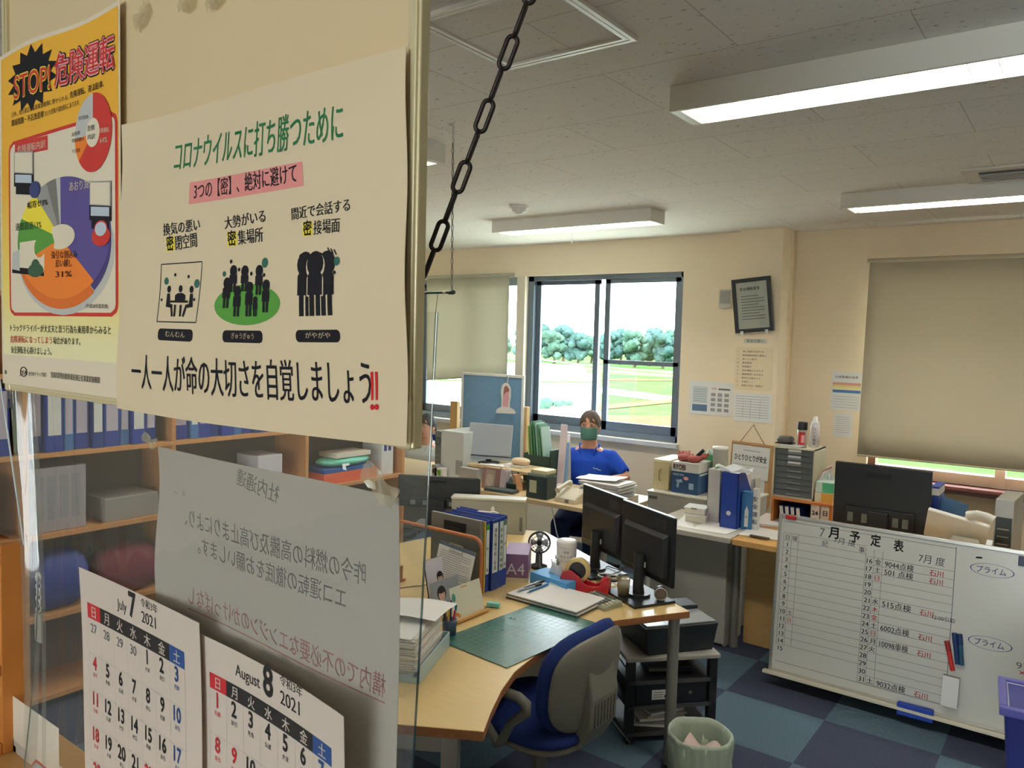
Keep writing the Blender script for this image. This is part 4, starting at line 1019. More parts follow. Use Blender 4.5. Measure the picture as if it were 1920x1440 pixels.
# ---- purple paper box
c = P2(972, 1096)
root = thing('paper_box', 'purple copier paper box with a white figure four beside the binders', 'box', (c.x-0.03, c.y+0.02, DZ), 0.55)
M_pbox = mat('purple_card', (122, 88, 124), 0.5)
g = G(); g.bb(-0.055, 0.055, 0, 0.21, 0.02, 0.13, M_pbox); g.build('carton', root, bev=0.001)
g = G(); g.bb(-0.056, 0.056, -0.001, 0.211, 0, 0.02, mat('box_base_cream', (206, 190, 160), 0.5)); g.build('carton_base', root)
g = G(); g.text('A4', (-0.046, -0.0012, 0.035), (1, 0, 0), (0, 0, 1), 0.075, mat('box_white_print', (214, 206, 214), 0.6), 0.0); g.build('printing', root)

# ---- little desk fan
c = P2(995, 1066)
root = thing('desk_fan', 'small round black desk fan behind the tissue box', 'fan', (c.x+0.02, c.y+0.04, DZ), 0.55)
g = G(); g.lathe([(0, 0), (0.042, 0), (0.042, 0.012), (0.018, 0.02), (0.016, 0.07), (0, 0.075)], M_black, n=20); g.build('base', root)
cz = 0.125
M_cage = mat('fan_cage', (70, 72, 76), 0.4, metal=0.3)
g = G()
for r in (0.02, 0.036, 0.05): g.tube([(r*math.cos(t*PI/12), -0.024+0.008*(r/0.05), cz+r*math.sin(t*PI/12)) for t in range(24)], 0.0014, M_cage, 5, closed=True)
g.tube([(0.052*math.cos(t*PI/14), 0, cz+0.052*math.sin(t*PI/14)) for t in range(28)], 0.0045, M_black, 8, closed=True)
for t in range(10): a = t*PI/5; g.tube([(0.01*math.cos(a), -0.026, cz+0.01*math.sin(a)), (0.051*math.cos(a), -0.012, cz+0.051*math.sin(a))], 0.0012, M_cage, 4)
g.build('guard', root)
for t in range(4):
    a = t*PI/2; g = G(); T = Matrix.Translation((0, 0, cz)) @ Matrix.Rotation(a, 4, 'Y')
    g.surf(lambda u, v: T @ Vector((0.008+0.036*u, 0.006*(v-0.5)*2-0.004, (v-0.5)*(0.012+0.03*u))), 4, 3, mat('fan_blade', (190, 198, 204), 0.3)); g.build('blade', root, solid=0.0012)
g = G(); g.cyl((0, -0.012, cz), (0, 0.03, cz), 0.014, M_black, 14); g.tube([(0, 0.012, cz-0.02), (0, 0.02, 0.06)], 0.007, M_black, 8); g.build('motor', root)

# ---- wipes canister, spray bottle
c = P2(1066, 1062)
root = thing('wipes_canister', 'white cylindrical wipes canister between the fan and the monitors', 'canister', (c.x+0.005, c.y-0.03, DZ), 0.4)
g = G(); g.lathe([(0, 0), (0.048, 0), (0.049, 0.01), (0.049, 0.115), (0.047, 0.118)], M_white, n=28); g.build('body', root)
g = G(); g.lathe([(0.051, 0.112), (0.051, 0.132), (0.045, 0.140), (0, 0.142)], mat('lid_white', (240, 238, 232), 0.3), n=28); g.build('lid', root)
g = G(); R_ = 0.0497
for zz, hh, tx in ((0.085, 0.012, '除菌'), (0.062, 0.015, 'ウェット'), (0.042, 0.010, 'ティッシュ')):
    for i, ch in enumerate(tx):
        a = -PI/2+0.15+(i-(len(tx)-1)/2)*hh*1.15/R_; g.text(ch, (R_*math.cos(a), R_*math.sin(a), zz), (-math.sin(a), math.cos(a), 0), (0, 0, 1), hh, M_inkblue if zz < 0.08 else M_inkgrey, 0.006, align='c')
g.build('label_print', root)
c = P2(1043, 1082)
root = thing('spray_bottle', 'small clear spray bottle with a green mark before the wipes canister', 'bottle', (c.x, c.y, DZ))
g = G(); g.lathe([(0, 0), (0.016, 0), (0.016, 0.07), (0.008, 0.082), (0.008, 0.092)], clear_mat('clear_bottle', (0.85, 0.9, 0.88), 0.12, 0.05, haze=0.25), n=16); g.build('bottle_body', root)
g = G(); g.lathe([(0.009, 0.09), (0.009, 0.104), (0, 0.106)], M_white, n=12); g.build('cap', root)
g = G(); g.lathe([(0.0164, 0.03), (0.0164, 0.06)], mat('leaf_green', (120, 180, 60), 0.5), n=16); g.build('label', root)

# ---- tissue box
def tissue(name, label, loc, rz, L, W, H, m, m2=None, tissue_h=0.05, cat='tissue box'):
    root = thing(name, label, cat, loc, rz)
    g = G(); g.bb(-L/2, L/2, -W/2, W/2, 0, H, m)
    if m2: g.bb(-L/2-0.0006, L/2+0.0006, -W/2-0.0006, W/2+0.0006, 0, H*0.42, m2)
    g.build('carton', root, bev=0.0012)
    g = G(); g.surf(lambda a, b: Vector(((a-0.5)*L*0.45*(1-0.35*b), 0.012*math.sin(a*9+b*3)*(0.3+b), H-0.004+tissue_h*b*(0.75+0.25*math.sin(a*6+1)))), 16, 6, thin_mat('tissue_paper', (240, 240, 240), 0.3)); g.build('tissue', root, solid=0.0006)
    return root
c = P2(1040, 1100)
tb = tissue('tissue_box', 'light blue tissue box with a white tissue on the maple desk', (c.x-0.002, c.y+0.015, DZ), -0.16, 0.225, 0.115, 0.05, mat('tissue_blue', (88, 164, 222), 0.45), None, 0.075)
g = G(); g.prism([(-0.03, 0), (0.112, 0), (0.112, 0.022), (0.02, 0.03)], 0, 0.0006, mat('box_pale_patch', (210, 224, 232), 0.5), Matrix.Translation((0, -0.0585, 0.003)) @ Matrix.Rotation(PI/2, 4, 'X')); g.build('printed_patch', tb)

# ---- red tape dispenser
c = P2(1098, 1107)
root = thing('tape_dispenser', 'red tape dispenser with a roll of clear tape by the twin monitors', 'tape dispenser', (c.x, c.y, DZ), 0.35)
M_tred = mat('dispenser_red', (196, 44, 56), 0.35)
prof = [(-0.085, 0), (0.085, 0), (0.088, 0.03), (0.078, 0.058), (0.068, 0.058), (0.055, 0.03), (0.03, 0.022), (0.0, 0.03), (-0.02, 0.055), (-0.05, 0.075), (-0.08, 0.07), (-0.09, 0.04)]
for sy in (-1, 1):
    g = G(); g.prism(prof, -0.003, 0.003, M_tred, Matrix.Translation((0, sy*0.026, 0)) @ Matrix.Rotation(PI/2, 4, 'X')); g.build('side_wall', root, bev=0.001)
g = G(); g.bb(-0.085, 0.085, -0.026, 0.026, 0, 0.012, M_tred); g.bb(0.058, 0.085, -0.026, 0.026, 0.012, 0.05, M_tred); g.bb(-0.088, -0.07, -0.026, 0.026, 0.012, 0.05, M_tred); g.build('base', root)
g = G(); g.tube([(-0.03+0.0*t, -0.0125, 0.072) for t in (0, 1)][:1]+[(-0.03, 0.0125, 0.072)], 0.030, mat('tape_core', (40, 40, 44), 0.4), 24); g.build('tape_hub', root)
g = G(); g.lathe([(0.031, -0.012), (0.044, -0.012), (0.044, 0.012), (0.031, 0.012)], mat('tape_amber', (214, 190, 130), 0.3), c=(-0.03, 0, 0.072), n=28, T=Matrix.Rotation(PI/2, 4, 'X')); g.build('tape_roll', root)
g = G(); g.bb(0.076, 0.088, -0.012, 0.012, 0.058, 0.063, M_alu); g.build('cutter', root)

root.scale = (1.25, 1.25, 1.25)

# ---- stacked boards with a white cover sheet, pens on it
c0, c1, c2, c3 = P2(948, 1122), P2(1000, 1098), P2(1128, 1133), P2(1082, 1160)
O = c0; U = (c3-c0).normalized(); ang = math.atan2(U.y, U.x)
L_, W_ = (c3-c0).length, (c1-c0).length+0.02
root = thing('clip_file', 'thick white file lying flat across the cutting mat edge', 'file', (O.x, O.y, DZ+0.004), ang)
for k, (m, t) in enumerate(((mat('file_dark', (70, 66, 70), 0.5), 0.004), (M_paper, 0.008), (mat('file_dark', (70, 66, 70), 0.5), 0.003), (M_paper, 0.005))):
    z = (0, 0.0042, 0.0124, 0.0156)[k]; g = G(); g.bb(0.002*k, L_-0.002*k, 0.002*(k % 2), W_-0.003*k, z, z+t, m); g.build(('back_board', 'paper_block', 'middle_board', 'cover_sheet')[k], root)
for i, (u, v, r, col, lb) in enumerate(((0.03, W_*0.90, 0.05, (60, 66, 84), 'dark pen furthest back on the white file'), (0.035, W_*0.72, 0.15, (150, 160, 170), 'silver pen, middle of the three on the white file'), (0.075, W_*0.80, 0.02, (40, 110, 160), 'blue-capped pen on the white file, nearest the tissue box'))):
    p0 = O+U*u+Vector((-U.y, U.x, 0))*(v-0.13); d = Vector((-U.y*math.cos(r)+U.x*math.sin(r), U.x*math.cos(r)+U.y*math.sin(r), 0))
    o = thing('pen', lb, 'pen', (p0.x, p0.y, DZ+0.030), math.atan2(d.y, d.x), 'pens on the white file')
    g = G(); g.cyl((0, 0, 0), (0.115, 0, 0), 0.0048, mat('pen_body_%s' % 'xyz'[i], col, 0.3), 10); g.build('barrel', o)
    g = G(); g.cyl((0.10, 0, 0), (0.142, 0, 0), 0.0052, mat('pen_cap_blue', (44, 120, 180), 0.35) if i == 2 else M_black, 10); g.tube([(0.14, 0, 0.006), (0.105, 0, 0.008)], 0.0012, M_alu, 5); g.build('cap', o)
    g = G(); g.cyl((0, 0, 0), (-0.012, 0, 0), 0.0045, M_alu, 10, 0.001); g.build('tip', o)
c = P2(925, 1137, DZ+0.004)
root = thing('eraser', 'pale teal eraser on the back corner of the cutting mat', 'eraser', (c.x, c.y, DZ+0.004), 0.35)
g = G(); g.bb(-0.027, 0.027, -0.013, 0.013, 0, 0.016, mat('eraser_teal', (136, 206, 196), 0.6)); g.build('rubber', root, bev=0.003, seg=3)
g = G(); g.bb(-0.012, 0.0275, -0.0136, 0.0136, -0.0003, 0.0166, mat('eraser_sleeve', (112, 186, 178), 0.5)); g.build('sleeve', root, bev=0.003, seg=3)
c = P2(1124, 1131)
root = thing('calculator', 'greenish grey desk calculator between the white file and the monitor base', 'calculator', (c.x, c.y, DZ), -0.30)
g = G(); g.hexa([(-0.085, -0.055, 0), (0.085, -0.055, 0), (0.085, 0.055, 0), (-0.085, 0.055, 0), (-0.083, -0.053, 0.012), (0.083, -0.053, 0.012), (0.083, 0.053, 0.024), (-0.083, 0.053, 0.024)], mat('calc_body', (150, 150, 128), 0.5)); g.build('case', root, bev=0.002)
for r in range(4):
    for cc in range(6):
        g = G(); g.box((-0.066+cc*0.0262, -0.038+r*0.019, 0.0165+r*0.0022), (0.018, 0.012, 0.006), mat('calc_key', (110, 112, 104), 0.5) if cc < 5 else mat('calc_key_light', (206, 202, 180), 0.5)); g.build('key', root)
g = G(); g.bb(-0.07, 0.05, 0.036, 0.05, 0.022, 0.026, mat('calc_display', (70, 86, 80), 0.2)); g.build('display', root)

# ---- twin monitors seen from behind
M_mon = mat('monitor_black', (24, 28, 30), 0.38, spec=0.45); M_mon2 = mat('monitor_edge', (176, 186, 190), 0.3, metal=0.5)
def monitor_back(label, c, d, W, H, zb, base=True, lean=0.0, rise=None, name='monitor', grp=None):
    """c: floor point of the screen's middle, d: direction along the screen seen from behind (left to right); back faces -n"""
    d = Vector(d).normalized(); rz = math.atan2(d.y, d.x)
    root = thing(name, label, 'monitor', (c[0], c[1], DZ), rz, grp)
    z0 = zb-DZ; z1 = z0+H
    g = G(); g.bb(-W/2, W/2, 0.0, 0.016, z0, z1, M_mon); g.build('screen_casing', root, bev=0.004)
    g = G(); g.bb(-W/2, W/2, 0.0, 0.016, z1+0.0005, z1+0.004, M_mon2); g.build('top_edge', root)
    g = G(); g.hexa([(-W*0.40, -0.022, z0+H*0.12), (W*0.40, -0.022, z0+H*0.12), (W*0.43, 0, z0+H*0.08), (-W*0.43, 0, z0+H*0.08), (-W*0.38, -0.022, z0+H*0.68), (W*0.38, -0.022, z0+H*0.68), (W*0.42, 0, z0+H*0.74), (-W*0.42, 0, z0+H*0.74)], M_mon); g.build('rear_cover', root, bev=0.003)
    g = G(); g.bb(W*0.14, W*0.36, -0.002, 0.002, z0+H*0.80, z0+H*0.92, mat('rear_vent', (52, 58, 58), 0.6))
    for i in range(7): g.bb(W*0.15+i*W*0.03, W*0.162+i*W*0.03, -0.003, 0, z0+H*0.81, z0+H*0.91, M_black)
    g.build('rear_vent', root)
    g = G(); g.bb(W*0.02, W*0.085, -0.026, -0.021, z0+H*0.16, z0+H*0.24, mat('port_label', (190, 186, 168), 0.5)); g.build('port_label', root)
    g = G(); g.bb(-W/2+0.006, W/2-0.006, 0.0155, 0.0175, z0+0.012, z1-0.006, mat('dark_screen', (12, 14, 18), 0.12)); g.build('screen', root)
    g = G(); g.tube([(0.0, -0.03, 0.016), (0.0, -0.034, z0*0.6), (0.0, -0.024, z0+H*0.35)], [0.026, 0.024, 0.03], M_black, 14); g.cyl((0, -0.03, 0.008), (0, -0.03, 0.022), 0.05, M_black, 20); g.build('stand_neck', root)
    g = G(); g.bb(-0.125, 0.125, -0.135, 0.075, 0, 0.012, M_black); g.build('stand_base', root, bev=0.002)
    return root
md = Vector((0.880, -0.475, 0)); mn = Vector((0.475, 0.880, 0))
pb = P2(1208, 1126)
p_r = hit(1262, 1040, pb+mn*0.03, mn); p_l = hit(1166, 1000, pb+mn*0.03, mn)
zt_r = hit(1258, 971, pb+mn*0.03, mn).z; zb_r = hit(1262, 1106, pb+mn*0.03, mn).z
Wm = (p_r-p_l).length; cm = (p_r+p_l)/2
monitor_back('black monitor seen from behind at the desk end, nearer of the pair', (cm.x, cm.y), md, Wm, zt_r-zb_r, zb_r, grp='twin monitors seen from behind')
off_ = -md*(Wm+0.012)+mn*0.02
monitor_back('second black monitor from behind, partly hidden by the nearer one', (cm.x+off_.x, cm.y+off_.y), md, Wm, zt_r-zb_r, zb_r, grp='twin monitors seen from behind')
M_blackcord = mat('black_cable', (24, 24, 26), 0.5)
c = P2(1239, 1131)
root = thing('desk_clock', 'small round clock with a metal rim on the monitor base, right end', 'clock', (c.x-0.01, c.y+0.015, DZ+0.0125), 0.5)
g = G(); g.lathe([(0, -0.022), (0.026, -0.022), (0.028, 0), (0.026, 0.01), (0, 0.012)], M_black, c=(0, 0, 0.028), n=24, T=Matrix.Rotation(PI/2, 4, 'X')); g.build('clock_body', root)
g = G(); g.tube([(0.026*math.cos(t*PI/12), -0.022+0.012*0, 0.028+0.026*math.sin(t*PI/12)) for t in range(24)], 0.003, M_alu, 6, closed=True); g.build('bezel', root)
g = G(); g.cyl((0.0, -0.0225, 0.028), (0.0, -0.0245, 0.028), 0.021, mat('clock_face', (120, 104, 100), 0.4), 20); g.build('clock_face', root)
c = P2(1174, 1122)
root = thing('plastic_cup', 'hazy clear plastic cup standing on the monitor base', 'cup', (c.x-0.015, c.y+0.0, DZ+0.0125))
g = G(); g.lathe([(0, 0.001), (0.024, 0.001), (0.031, 0.075), (0.032, 0.078), (0.030, 0.078), (0.023, 0.004)], clear_mat('hazy_cup', (0.9, 0.9, 0.86), 0.1, 0.1, haze=0.4, hazecol=(190, 180, 150)), n=20); g.build('cup_wall', root)
g = G(); g.lathe([(0, 0.004), (0.023, 0.004), (0.026, 0.035), (0, 0.036)], mat('cup_filling', (150, 136, 104), 0.5), n=16); g.build('contents', root)
c = P2(1140, 1090)
root = thing('headset', 'black and white coiled headset lying by the monitors', 'headset', (c.x, c.y, DZ+0.013), 0.3)
g = G(); g.tube([(0.055*math.cos(t*PI/10), 0.035*math.sin(t*PI/10), 0.004+0.004*math.sin(t)) for t in range(20)], 0.006, M_black, 8, closed=True); g.build('headband', root)
g = G(); g.tube([(0.048*math.cos(t*PI/10), 0.030*math.sin(t*PI/10), 0.013) for t in range(20)], 0.003, M_white, 6, closed=True); g.build('earpad', root)
cbl = [P2(1146, 1098), P2(1120, 1078), P2(1140, 1068), P2(1165, 1078), P2(1130, 1090), P2(1110, 1070)]
g = G(); g.tube([v+Vector((0, 0, 0.017+0.003*(i % 2))) for i, v in enumerate(cbl)], 0.003, M_blackcord, 6); tag(g.build('cable'), 'tangled black cable on the desk beside the headset', 'cable')
# ------------------------------------------------------------------ swivel chair
M_shell = mat('chair_shell_grey', (120, 117, 106), 0.4, spec=0.4); M_seatblue = mat('chair_blue_fabric', (36, 52, 108), 0.92, var=0.12, scale=120, spec=0.15, bump=0.2)
root = thing('office_chair', 'blue swivel chair with grey plastic back pushed up to the maple desk', 'chair', (-1.56, 2.32, 0), PI-0.04)
TB = Matrix.Translation((-0.215, 0, 0.645)) @ Matrix.Rotation(-0.10, 4, 'Y') @ Matrix(((0, 0, 1, 0), (1, 0, 0, 0), (0, 1, 0, 0), (0, 0, 0, 1)))
g = G(); g.pad(0.45, 0.37, 0.075, M_seatblue, TB @ Matrix.Translation((0, 0, 0.018)), 0.05, 2.9); g.build('back_cushion', root)
g = G(); g.pad(0.425, 0.345, 0.045, M_shell, TB @ Matrix.Translation((0, 0, -0.022)), 0.05, 2.9); bs = g.build('back_shell', root)
g = G()
prof = [(-0.252, 0.735), (-0.275, 0.60), (-0.272, 0.50), (-0.225, 0.415), (-0.12, 0.375), (0.06, 0.37), (0.06, 0.395), (-0.10, 0.405), (-0.195, 0.445), (-0.225, 0.52), (-0.232, 0.60), (-0.216, 0.735)]
g.prism(prof, -0.085, 0.085, M_shell, Matrix.Rotation(PI/2, 4, 'X')); sp = g.build('back_spine', root, bev=0.008)
for i in range(7):
    g = G(); g.bb(-0.2765, -0.2725, -0.06+i*0.02-0.003, -0.06+i*0.02+0.003, 0.505, 0.585, mat('shell_groove', (96, 92, 82), 0.5)); g.build('groove', sp)
g = G(); g.pad(0.47, 0.47, 0.08, M_seatblue, Matrix.Translation((0.0, 0, 0.455)), 0.0, 3.2); g.build('seat', root)
g = G(); g.pad(0.455, 0.455, 0.06, M_shell, Matrix.Translation((0.0, 0, 0.425)), 0.0, 3.2); g.build('seat_shell', root)
for s_ in (-1, 1):
    g = G(); y = s_*0.25
    P = [(0.15, y, 0.615), (0.02, y, 0.62), (-0.09, y, 0.62), (-0.125, y, 0.605), (-0.125, y, 0.58), (-0.06, y, 0.52), (-0.02, y*0.99, 0.445), (0.02, y*0.9, 0.415), (0.04, y*0.5, 0.395)]
    g.tube(P, [0.015, 0.017, 0.018, 0.019, 0.018, 0.015, 0.017, 0.018, 0.016], M_shell, 10); g.tube([(0.15, y, 0.615), (0.17, y, 0.595), (0.12, y, 0.55), (0.03, y, 0.465), (0.0, y*0.99, 0.435)], [0.015, 0.015, 0.014, 0.015, 0.015], M_shell, 10); g.build('armrest', root)
g = G(); g.cyl((0, 0, 0.09), (0, 0, 0.40), 0.028, mat('gas_lift_grey', (120, 118, 110), 0.4, metal=0.3), 16); g.bb(-0.09, 0.09, -0.06, 0.06, 0.375, 0.405, M_black); g.build('gas_lift', root)
for i in range(5):
    a = 2*PI*i/5+0.3; d = Vector((math.cos(a), math.sin(a), 0))
    g = G(); g.tube([d*0.02+Vector((0, 0, 0.10)), d*0.15+Vector((0, 0, 0.095)), d*0.29+Vector((0, 0, 0.072))], [0.03, 0.026, 0.018], M_shell, 8); lg = g.build('leg', root)
    n = Vector((-d.y, d.x, 0)); c = d*0.29+Vector((0, 0, 0.028)); g = G()
    for q in (-1, 1): g.cyl(c+n*q*0.008, c+n*q*0.024, 0.027, M_black, 14)
    g.cyl(c-n*0.008, c+n*0.008, 0.008, M_black, 8); g.cyl(c+Vector((0, 0, 0.008)), c+Vector((0, 0, 0.044)), 0.007, M_alu, 8); g.build('caster', lg)

# ------------------------------------------------------------------ printer rack under the desk end
ca_ = Vector((-1.60, 3.075, 0)); cd1 = Vector((0.68, 0.733, 0)).normalized(); rz = math.atan2(cd1.y, cd1.x)
root = thing('printer_rack', 'low black rack with a grey top under the desk end', 'rack', ca_, rz)
M_rack = mat('rack_black', (30, 32, 36), 0.5)
CW, CD_ = 0.43, 0.34; zt = 0.40
g = G(); g.bb(-0.01, CW+0.01, -0.01, CD_+0.01, zt-0.02, zt, mat('rack_top_grey', (176, 172, 164), 0.4)); g.build('top_board', root, bev=0.004)
for x in (0.018, CW-0.018):
    for y in (0.018, CD_-0.018):
        g = G(); g.bb(x-0.018, x+0.018, y-0.018, y+0.018, 0, zt-0.02, M_rack); g.build('post', root)
for z in (0.285, 0.17, 0.045):
    g = G(); g.bb(0.004, CW-0.004, 0.004, CD_-0.004, z-0.012, z, M_rack); g.bb(0.004, CW-0.004, 0.0, 0.006, z-0.014, z+0.003, mat('rack_rail', (84, 84, 84), 0.45)); g.build('shelf', root)
def on_rack(name, label, cat, x, y, z, r=0.0):
    p = ca_+cd1*x+Vector((-cd1.y, cd1.x, 0))*y; return thing(name, label, cat, (p.x, p.y, z), rz+r)
root = on_rack('printer', 'black printer standing on the low rack under the desk end', 'printer', 0.235, 0.165, zt, 0.12)
M_prn = mat('printer_black', (34, 40, 44), 0.45)
g = G(); g.hexa([(-0.16, -0.14, 0), (0.175, -0.14, 0), (0.175, 0.15, 0), (-0.16, 0.15, 0), (-0.18, -0.15, 0.13), (0.195, -0.15, 0.13), (0.195, 0.15, 0.13), (-0.18, 0.15, 0.13)], M_prn); g.build('body', root, bev=0.006)
g = G(); g.bb(-0.17, 0.185, -0.14, 0.14, 0.1305, 0.138, mat('printer_lid', (150, 156, 160), 0.18)); g.build('scanner_lid', root, bev=0.003)
g = G(); g.bb(0.09, 0.185, 0.02, 0.13, 0.1385, 0.158, M_prn); g.build('paper_feed', root, bev=0.004)
root = on_rack('router', 'small dark network box on the second shelf of the rack', 'router', 0.24, 0.15, 0.285, -0.1)
g = G(); g.bb(-0.11, 0.11, -0.07, 0.07, 0, 0.03, M_black); g.build('case', root, bev=0.003); g = G(); g.bb(-0.10, 0.02, -0.0715, -0.069, 0.008, 0.022, M_inkgrey); g.build('port_strip', root)
for x in (0.06, 0.09): g = G(); g.cyl((x, 0.06, 0.03), (x, 0.062, 0.075), 0.004, M_black, 8); g.build('antenna', root)
root = on_rack('recorder_box', 'black device with a white label on the middle shelf of the rack', 'device', 0.215, 0.16, 0.17)
g = G(); g.bb(-0.17, 0.17, -0.15, 0.13, 0.0, 0.098, mat('device_black', (28, 32, 38), 0.4)); g.build('case', root, bev=0.003)
s = Sheet((-0.095, -0.1512, 0.025), (1, 0, 0), (0, 0, 1), 0.09, 0.045, M_spine, nu=1, nv=1)
for i in range(3): s.line(0.008, 0.033-i*0.011, 0.055, 0.033-i*0.011, 0.003, M_inkgrey)
s.rect(0.06, 0.008, 0.082, 0.02, M_ink, 1, 1); s.build('label', root)
g = G(); g.cyl((0.09, -0.153, 0.05), (0.09, -0.15, 0.05), 0.008, M_inkgrey, 12); g.build('button', root)
root = on_rack('paper_bundle', 'white papers and booklets heaped on the bottom shelf of the rack', 'papers', 0.20, 0.14, 0.045)
for i in range(5): g = G(); g.box((0.01*(i % 2)-0.01, 0.0, 0.008+0.016*i), (0.26-0.02*i, 0.20, 0.012), (M_paper, mat('booklet_grey', (150, 150, 146), 0.5), M_paper, mat('booklet_beige', (196, 188, 170), 0.5), M_paper)[i], Matrix.Rotation(0.12*(i-2), 3, 'Z')); g.build('booklet', root)
P = [ca_+cd1*0.04+Vector((0.0, -0.04, 0.02)), ca_+Vector((-0.05, -0.05, 0.12)), ca_+Vector((-0.10, 0.0, 0.33)), ca_+Vector((-0.09, 0.05, 0.38)), ca_+Vector((-0.06, 0.1, 0.30))]
g = G(); g.tube(P, 0.004, mat('grey_cable', (96, 98, 94), 0.5), 6); tag(g.build('cable'), 'grey cable looping down beside the low printer rack', 'cable')
c = on_z(1150, 1350, 0.0)
root = thing('power_strip', 'white power adapter on the carpet between the chair and the rack', 'power adapter', (c.x-0.1, c.y-0.02, 0), 0.3)
g = G(); g.hexa([(-0.05, -0.03, 0), (0.05, -0.03, 0), (0.05, 0.03, 0), (-0.05, 0.03, 0), (-0.03, -0.02, 0.05), (0.03, -0.02, 0.05), (0.03, 0.02, 0.05), (-0.03, 0.02, 0.05)], M_white); g.build('adapter', root, bev=0.004)
g = G(); g.tube([(0.05, 0, 0.02), (0.09, 0.03, 0.01), (0.13, -0.01, 0.006), (0.19, 0.02, 0.006)], 0.003, M_blackcord, 6); g.build('lead', root)

# ------------------------------------------------------------------ bin with a plastic bag
bc = on_z(1312, 1372, 0.30)
root = thing('waste_bin', 'round waste bin with a pale green plastic bag beside the desk leg', 'waste bin', (bc.x, bc.y, 0))
M_bag = thin_mat('bag_film', (224, 234, 222), 0.45, 0.22)
g = G(); g.lathe([(0, 0.002), (0.092, 0.002), (0.108, 0.15), (0.120, 0.29), (0.117, 0.29), (0.105, 0.15), (0.089, 0.008), (0, 0.008)], mat('bin_body', (206, 216, 194), 0.4), n=32); g.build('bin_body', root)
def bagp(a, b):
    q = 2*PI*a; f = 0.0030*math.sin(11*q+9*b)+0.0022*math.sin(23*q-14*b)+0.0016*math.sin(37*q+22*b)
    if b < 0.25: t = b/0.25; r, z = 0.104+0.010*t, 0.10+0.192*t
    elif b < 0.35: t = (b-0.25)/0.10; r, z = 0.114+0.013*t, 0.292+0.012*math.sin(PI*t)
    else: t = (b-0.35)/0.65; r, z = 0.126+0.004*math.sin(3*t+q)-0.014*t, 0.292-0.26*t+0.02*math.sin(2*q)*t
    return Vector(((r+f*(0.25 if b < 0.35 else 1))*math.cos(q), (r+f*(0.25 if b < 0.35 else 1))*math.sin(q), z+(0.003*math.sin(5*q) if 0.2 < b < 0.4 else 0)))
g = G(); g.surf(bagp, 72, 22, M_bag); g.build('plastic_bag', root)
root2 = thing('crumpled_paper', 'pinkish crumpled paper lying in the waste bin', 'paper', (bc.x, bc.y, 0.0))
g = G(); g.surf(lambda a, b: Vector(((a-0.5)*0.13, (b-0.5)*0.12, 0.205+0.02*math.sin(7*a+2*b)+0.03*b)), 8, 8, mat('pinkish_paper', (214, 190, 182), 0.7)); g.lathe([(0, 0.16), (0.085, 0.17), (0.08, 0.20), (0, 0.205)], mat('crushed_paper', (206, 204, 196), 0.7), n=14); g.build('paper_lump', root2)

# ------------------------------------------------------------------ desks and cabinets on the right
Z2 = 0.73
root = thing('office_desk', 'grey steel desk with files on it, left of the wooden desk', 'desk', (-1.85, 4.45, 0)); rl = root.location
def RB_(x0, x1, y0, y1, z0, z1, m, name, bev=0.003, par=None):
    par = par or root; l = par.location; g = G(); g.bb(x0-l.x, x1-l.x, y0-l.y, y1-l.y, z0, z1, m); return g.build(name, par, bev=bev)
M_gtop = mat('desk_top_grey', (198, 194, 180), 0.4)
gx1 = on_y(1369, 1006, 4.2).x
RB_(-2.12, gx1, 4.20, 4.74, Z2-0.03, Z2, M_gtop, 'desk_top')
RB_(-2.10, on_y(1359, 1209, 4.46).x, 4.44, 4.465, 0.02, Z2-0.03, M_greysteel, 'modesty_panel')
RB_(-2.11, -2.08, 4.24, 4.72, 0.0, Z2-0.03, M_greysteel, 'side_panel')
RB_(on_y(1359, 1209, 4.46).x-0.02, on_y(1359, 1209, 4.46).x, 4.466, 4.72, 0.0, Z2-0.03, M_greysteel, 'side_panel')
root = thing('office_desk', 'light wooden desk behind the leaning whiteboard', 'desk', (-0.6, 4.5, 0))
RB_(gx1+0.006, 0.75, 4.21, 5.02, Z2-0.035, Z2-0.002, M_wood, 'desk_top')
lx = on_y(1378, 1100, 4.50).x
for x, y in ((lx, 4.51), (0.68, 4.51), (lx, 4.95), (0.68, 4.95)):
    g = G(); l = root.location; g.cyl((x-l.x, y-l.y, 0.0), (x-l.x, y-l.y, Z2-0.035), 0.026, M_legs, 16); g.build('leg', root)
RB_(lx+0.04, 0.62, 4.56, 4.58, 0.02, Z2-0.05, mat('wood_panel', (206, 166, 104), 0.45, var=0.10, scale=5, stretch=(1, 1, 8)), 'modesty_panel')
root = thing('file_cabinet', 'grey steel cabinet with a name slot, carrying the tool box', 'cabinet', (-2.15, 5.0, 0))
cz = on_y(1215, 919, 4.78).z
RB_(on_y(1215, 919, 4.78).x, -1.73, 4.78, 5.25, 0, cz-0.012, M_greysteel, 'body'); RB_(on_y(1213, 919, 4.78).x, -1.72, 4.77, 5.26, cz-0.012, cz, M_gtop, 'top_panel')
s0 = on_y(1217, 928, 4.778); RB_(s0.x, s0.x+0.06, 4.774, 4.779, s0.z-0.02, s0.z, mat('name_slot', (96, 100, 98), 0.5), 'name_slot', 0)
CZ = cz
def P3(px, py, y): return on_y(px, py, y)
def cuboid(name, label, cat, pxl, pxr, pyt, pyb, y, depth, m, bev=0.002, zbase=None, part='body', group=None):
    """upright box whose front face spans the given picture points on plane y; returns (root, W, H)"""
    a = on_y((pxl), pyb, y); b = on_y(pxr, pyb, y); t = on_y((pxl+pxr)/2, pyt, y); zb = zbase if zbase is not None else (a.z+b.z)/2
    W, H = b.x-a.x, t.z-zb
    root = thing(name, label, cat, ((a.x+b.x)/2, y, zb), 0, group)
    g = G(); g.bb(-W/2, W/2, 0, depth, 0, H, m); g.build(part, root, bev=bev)
    return root, W, H
